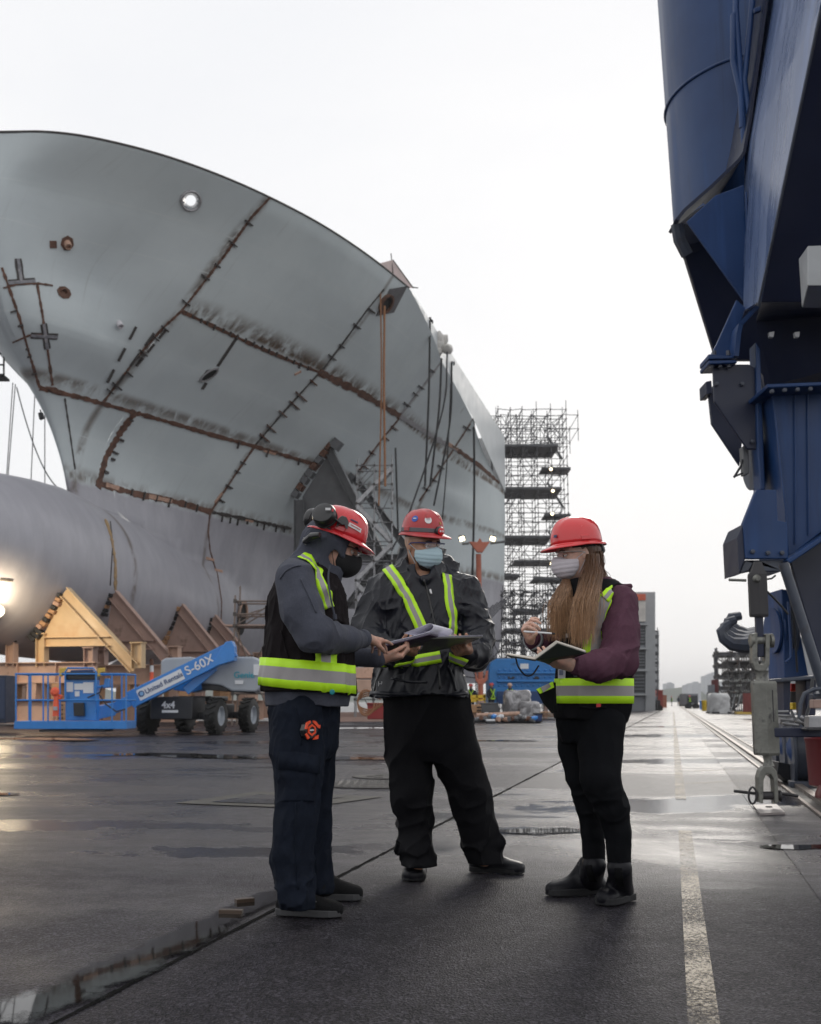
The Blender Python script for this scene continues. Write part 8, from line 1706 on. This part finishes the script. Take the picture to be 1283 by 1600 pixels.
e1, e2 = Q1[1]+ZV*.016, Q1[2]+ZV*.016; ax1 = nrm(e2-e1); dx = nrm(Q1[1]-Q1[0]); up = nrm(np.cross(ax1, dx)); up = up if up[2] > 0 else -up
V = []; npt = 16
for k in range(npt):
    a = math.pi*1.35*k/(npt-1)-.5; off = dx*(.030*math.cos(a-math.pi/2+.5))*1.0+up*(.018*(1-math.cos(a))*.9)
    V += [e1-dx*.012+dx*.034*math.sin(a*.9)+up*.018*(1-math.cos(a)), e2-dx*.012+dx*.034*math.sin(a*.9)+up*.018*(1-math.cos(a))]
V += [V[-2]-dx*.10+up*-.012, V[-1]-dx*.10+up*-.012]
o = mkmesh('curled_sheet', V, [(2*i, 2*i+1, 2*i+3, 2*i+2) for i in range(len(V)//2-1)], M_PAPER, cb, smooth=True, solid=.002)
slab([Q1[0]+np.array([-.035, .02, -.012]), Q1[0]+np.array([.02, .0, .0]), Q1[3]+np.array([.02, .0, .0]), Q1[3]+np.array([-.05, 0, -.008])], .001, M_PAPER, 'loose_sheet', cb)
cb2 = thing('clipboard', P(710, 1003, 5.35), 'grey clipboard held flat in both hands of the middle man', 'clipboard')
Q2 = [P(668, 998, 5.26), P(754, 996, 5.30), P(722, 1010, 5.56), P(655, 1021, 5.56)]; slab(Q2, .004, M_CLIP, 'board', cb2)
for k in range(3): slab([p+ZV*(.006+.002*k)+np.array([rr.uniform(-.004, .006), rr.uniform(-.005, .003), 0]) for p in Q2], .001, M_PAPER, 'sheet', cb2)
# notebook
nb_ = thing('notebook', P(880, 1025, 4.85), 'open black notebook with cream pages and ribbon held by the woman', 'notebook'); M_NB = mat('notebook_black', (.012, .016, .012), .5); M_PG = mat('cream_pages', (.62, .57, .50), .7, bump=.3, bs=200, stretch=(1, 1, 20))
sp0, sp1 = P(836, 1033, 4.74), P(873, 1007, 5.0)   # spine near and far
rt0, rt1 = P(917, 1023, 4.80), P(880, 1004, 5.06)
q = [P(836, 1032, 4.72), P(872, 1007, 4.98), P(917, 1022, 5.02), P(884, 1037, 4.74)]
q = [P(837, 1031, 4.74), P(873, 1005, 4.70), P(917, 1021, 4.86), P(858, 1040, 4.96)]
q = [P(837, 1032, 4.72), P(872, 1006, 4.72), P(917, 1021, 4.80), P(866, 1040, 4.92)]
slab(q, .004, M_NB, 'cover', nb_)
slab([p+np.array([0, .004, .006]) for p in q], .012, M_PG, 'page_block', nb_)
q2 = [P(837, 1032, 4.73), P(791, 1024, 4.76), P(793, 1023, 5.02), P(838, 1029, 5.02)]; slab([p+ZV*.002 for p in q2], .005, M_PG, 'left_pages', nb_); slab([p-ZV*.004 for p in q2], .003, M_NB, 'left_cover', nb_)
mb = MB(); mb.tube(spline([P(806, 1028, 4.75), P(810, 1042, 4.74), P(821, 1055, 4.74), P(832, 1054, 4.74), P(842, 1040, 4.76)], 5), .0035, 4); mb.build('ribbon', M_BKP, nb_, smooth=True)
pen = thing('pen', tipsC[0], 'slim white pen held in the raised hand of the woman', 'pen'); a = P(817, 969, 5.0); b = P(831, 971, 5.0)
tp_ = (tipsC[0]+tipsC[4])/2; dd = nrm([-.9, -.2, .05]); mb = MB(); mb.tube([tp_-dd*.07, tp_+dd*.055, tp_+dd*.062], .004, 8, rs=[.004, .004, .001]); mb.build('barrel', M_WHITE, pen, smooth=True)
mb = MB(); mb.tube([tp_-dd*.072, tp_-dd*.085], .0042, 8); mb.build('cap', M_BKP, pen, smooth=True)

# small tailoring details: seams, cuffs, pockets
for pix in ([(438, 905), (446, 893), (458, 886), (470, 884)], [(470, 905), (484, 935), (494, 958)]): band_pix(bv, pix, .006, .004, [M_HOOD_A], 'sleeve_seam', A_, 4, (-1, 1))
for k in (0, 1):
    w_, d_ = ((armA['r'][4], nrm(armA['r'][4]-armA['r'][3])), (armA['l'][3], nrm(armA['l'][3]-armA['l'][2])))[k]; mb = MB(); mb.lathe(w_, d_, [(.038, -.035), (.042, -.03), (.042, .0), (.038, .008), (.030, .008)], 24); mb.build('ribbed_cuff', M_HOOD_A, A_, smooth=True)
for k_ in ('l', 'r'):
    w_ = armB[k_][3]; d_ = nrm(w_-armB[k_][2]); mb = MB(); mb.lathe(w_, d_, [(.058, -.04), (.063, -.03), (.062, .0), (.056, .010), (.044, .008)], 28); mb.build('cuff', M_JB, B, smooth=True)
band_pix(bj, [(579, 1083), (620, 1085), (660, 1086), (700, 1086), (731, 1083)], .020, .005, [M_JB], 'hem_band', B, 5, (-1, 1))
band_pix(bj, [(612, 1060), (640, 1066), (668, 1066)], .012, .005, [M_JB], 'pocket_flap', B, 5, (-1, 1)); band_pix(bj, [(700, 1040), (708, 1060), (712, 1080)], .012, .005, [M_JB], 'pocket_flap', B, 5, (-1, 1))
bh_ = bvh_of([vestA]); band_pix(bh_, [(440, 985), (446, 1010), (452, 1030)], .008, .005, [M_VEST_A], 'side_seam', A_, 4, (-1, 1))
band_pix(bc_, [(905, 1104), (925, 1107), (948, 1105)], .010, .006, [M_VEST_C], 'pocket_edge', C_, 4, (-1, 1))
# ================================================================ AIR
hzm = bpy.data.materials.new('haze'); hzm.use_nodes = True; t = hzm.node_tree; t.nodes.clear()
ho = t.nodes.new('ShaderNodeOutputMaterial'); pv = t.nodes.new('ShaderNodeVolumePrincipled'); pv.inputs['Density'].default_value = 0.00028; pv.inputs['Color'].default_value = (1, 1, 1, 1); pv.inputs['Anisotropy'].default_value = .2
t.links.new(pv.outputs[0], ho.inputs['Volume'])
mb = MB(); mb.box((0, 1570, 34), (3200, 3300, 70)); hb = mb.build('haze', hzm); tag(hb, kind='stuff')
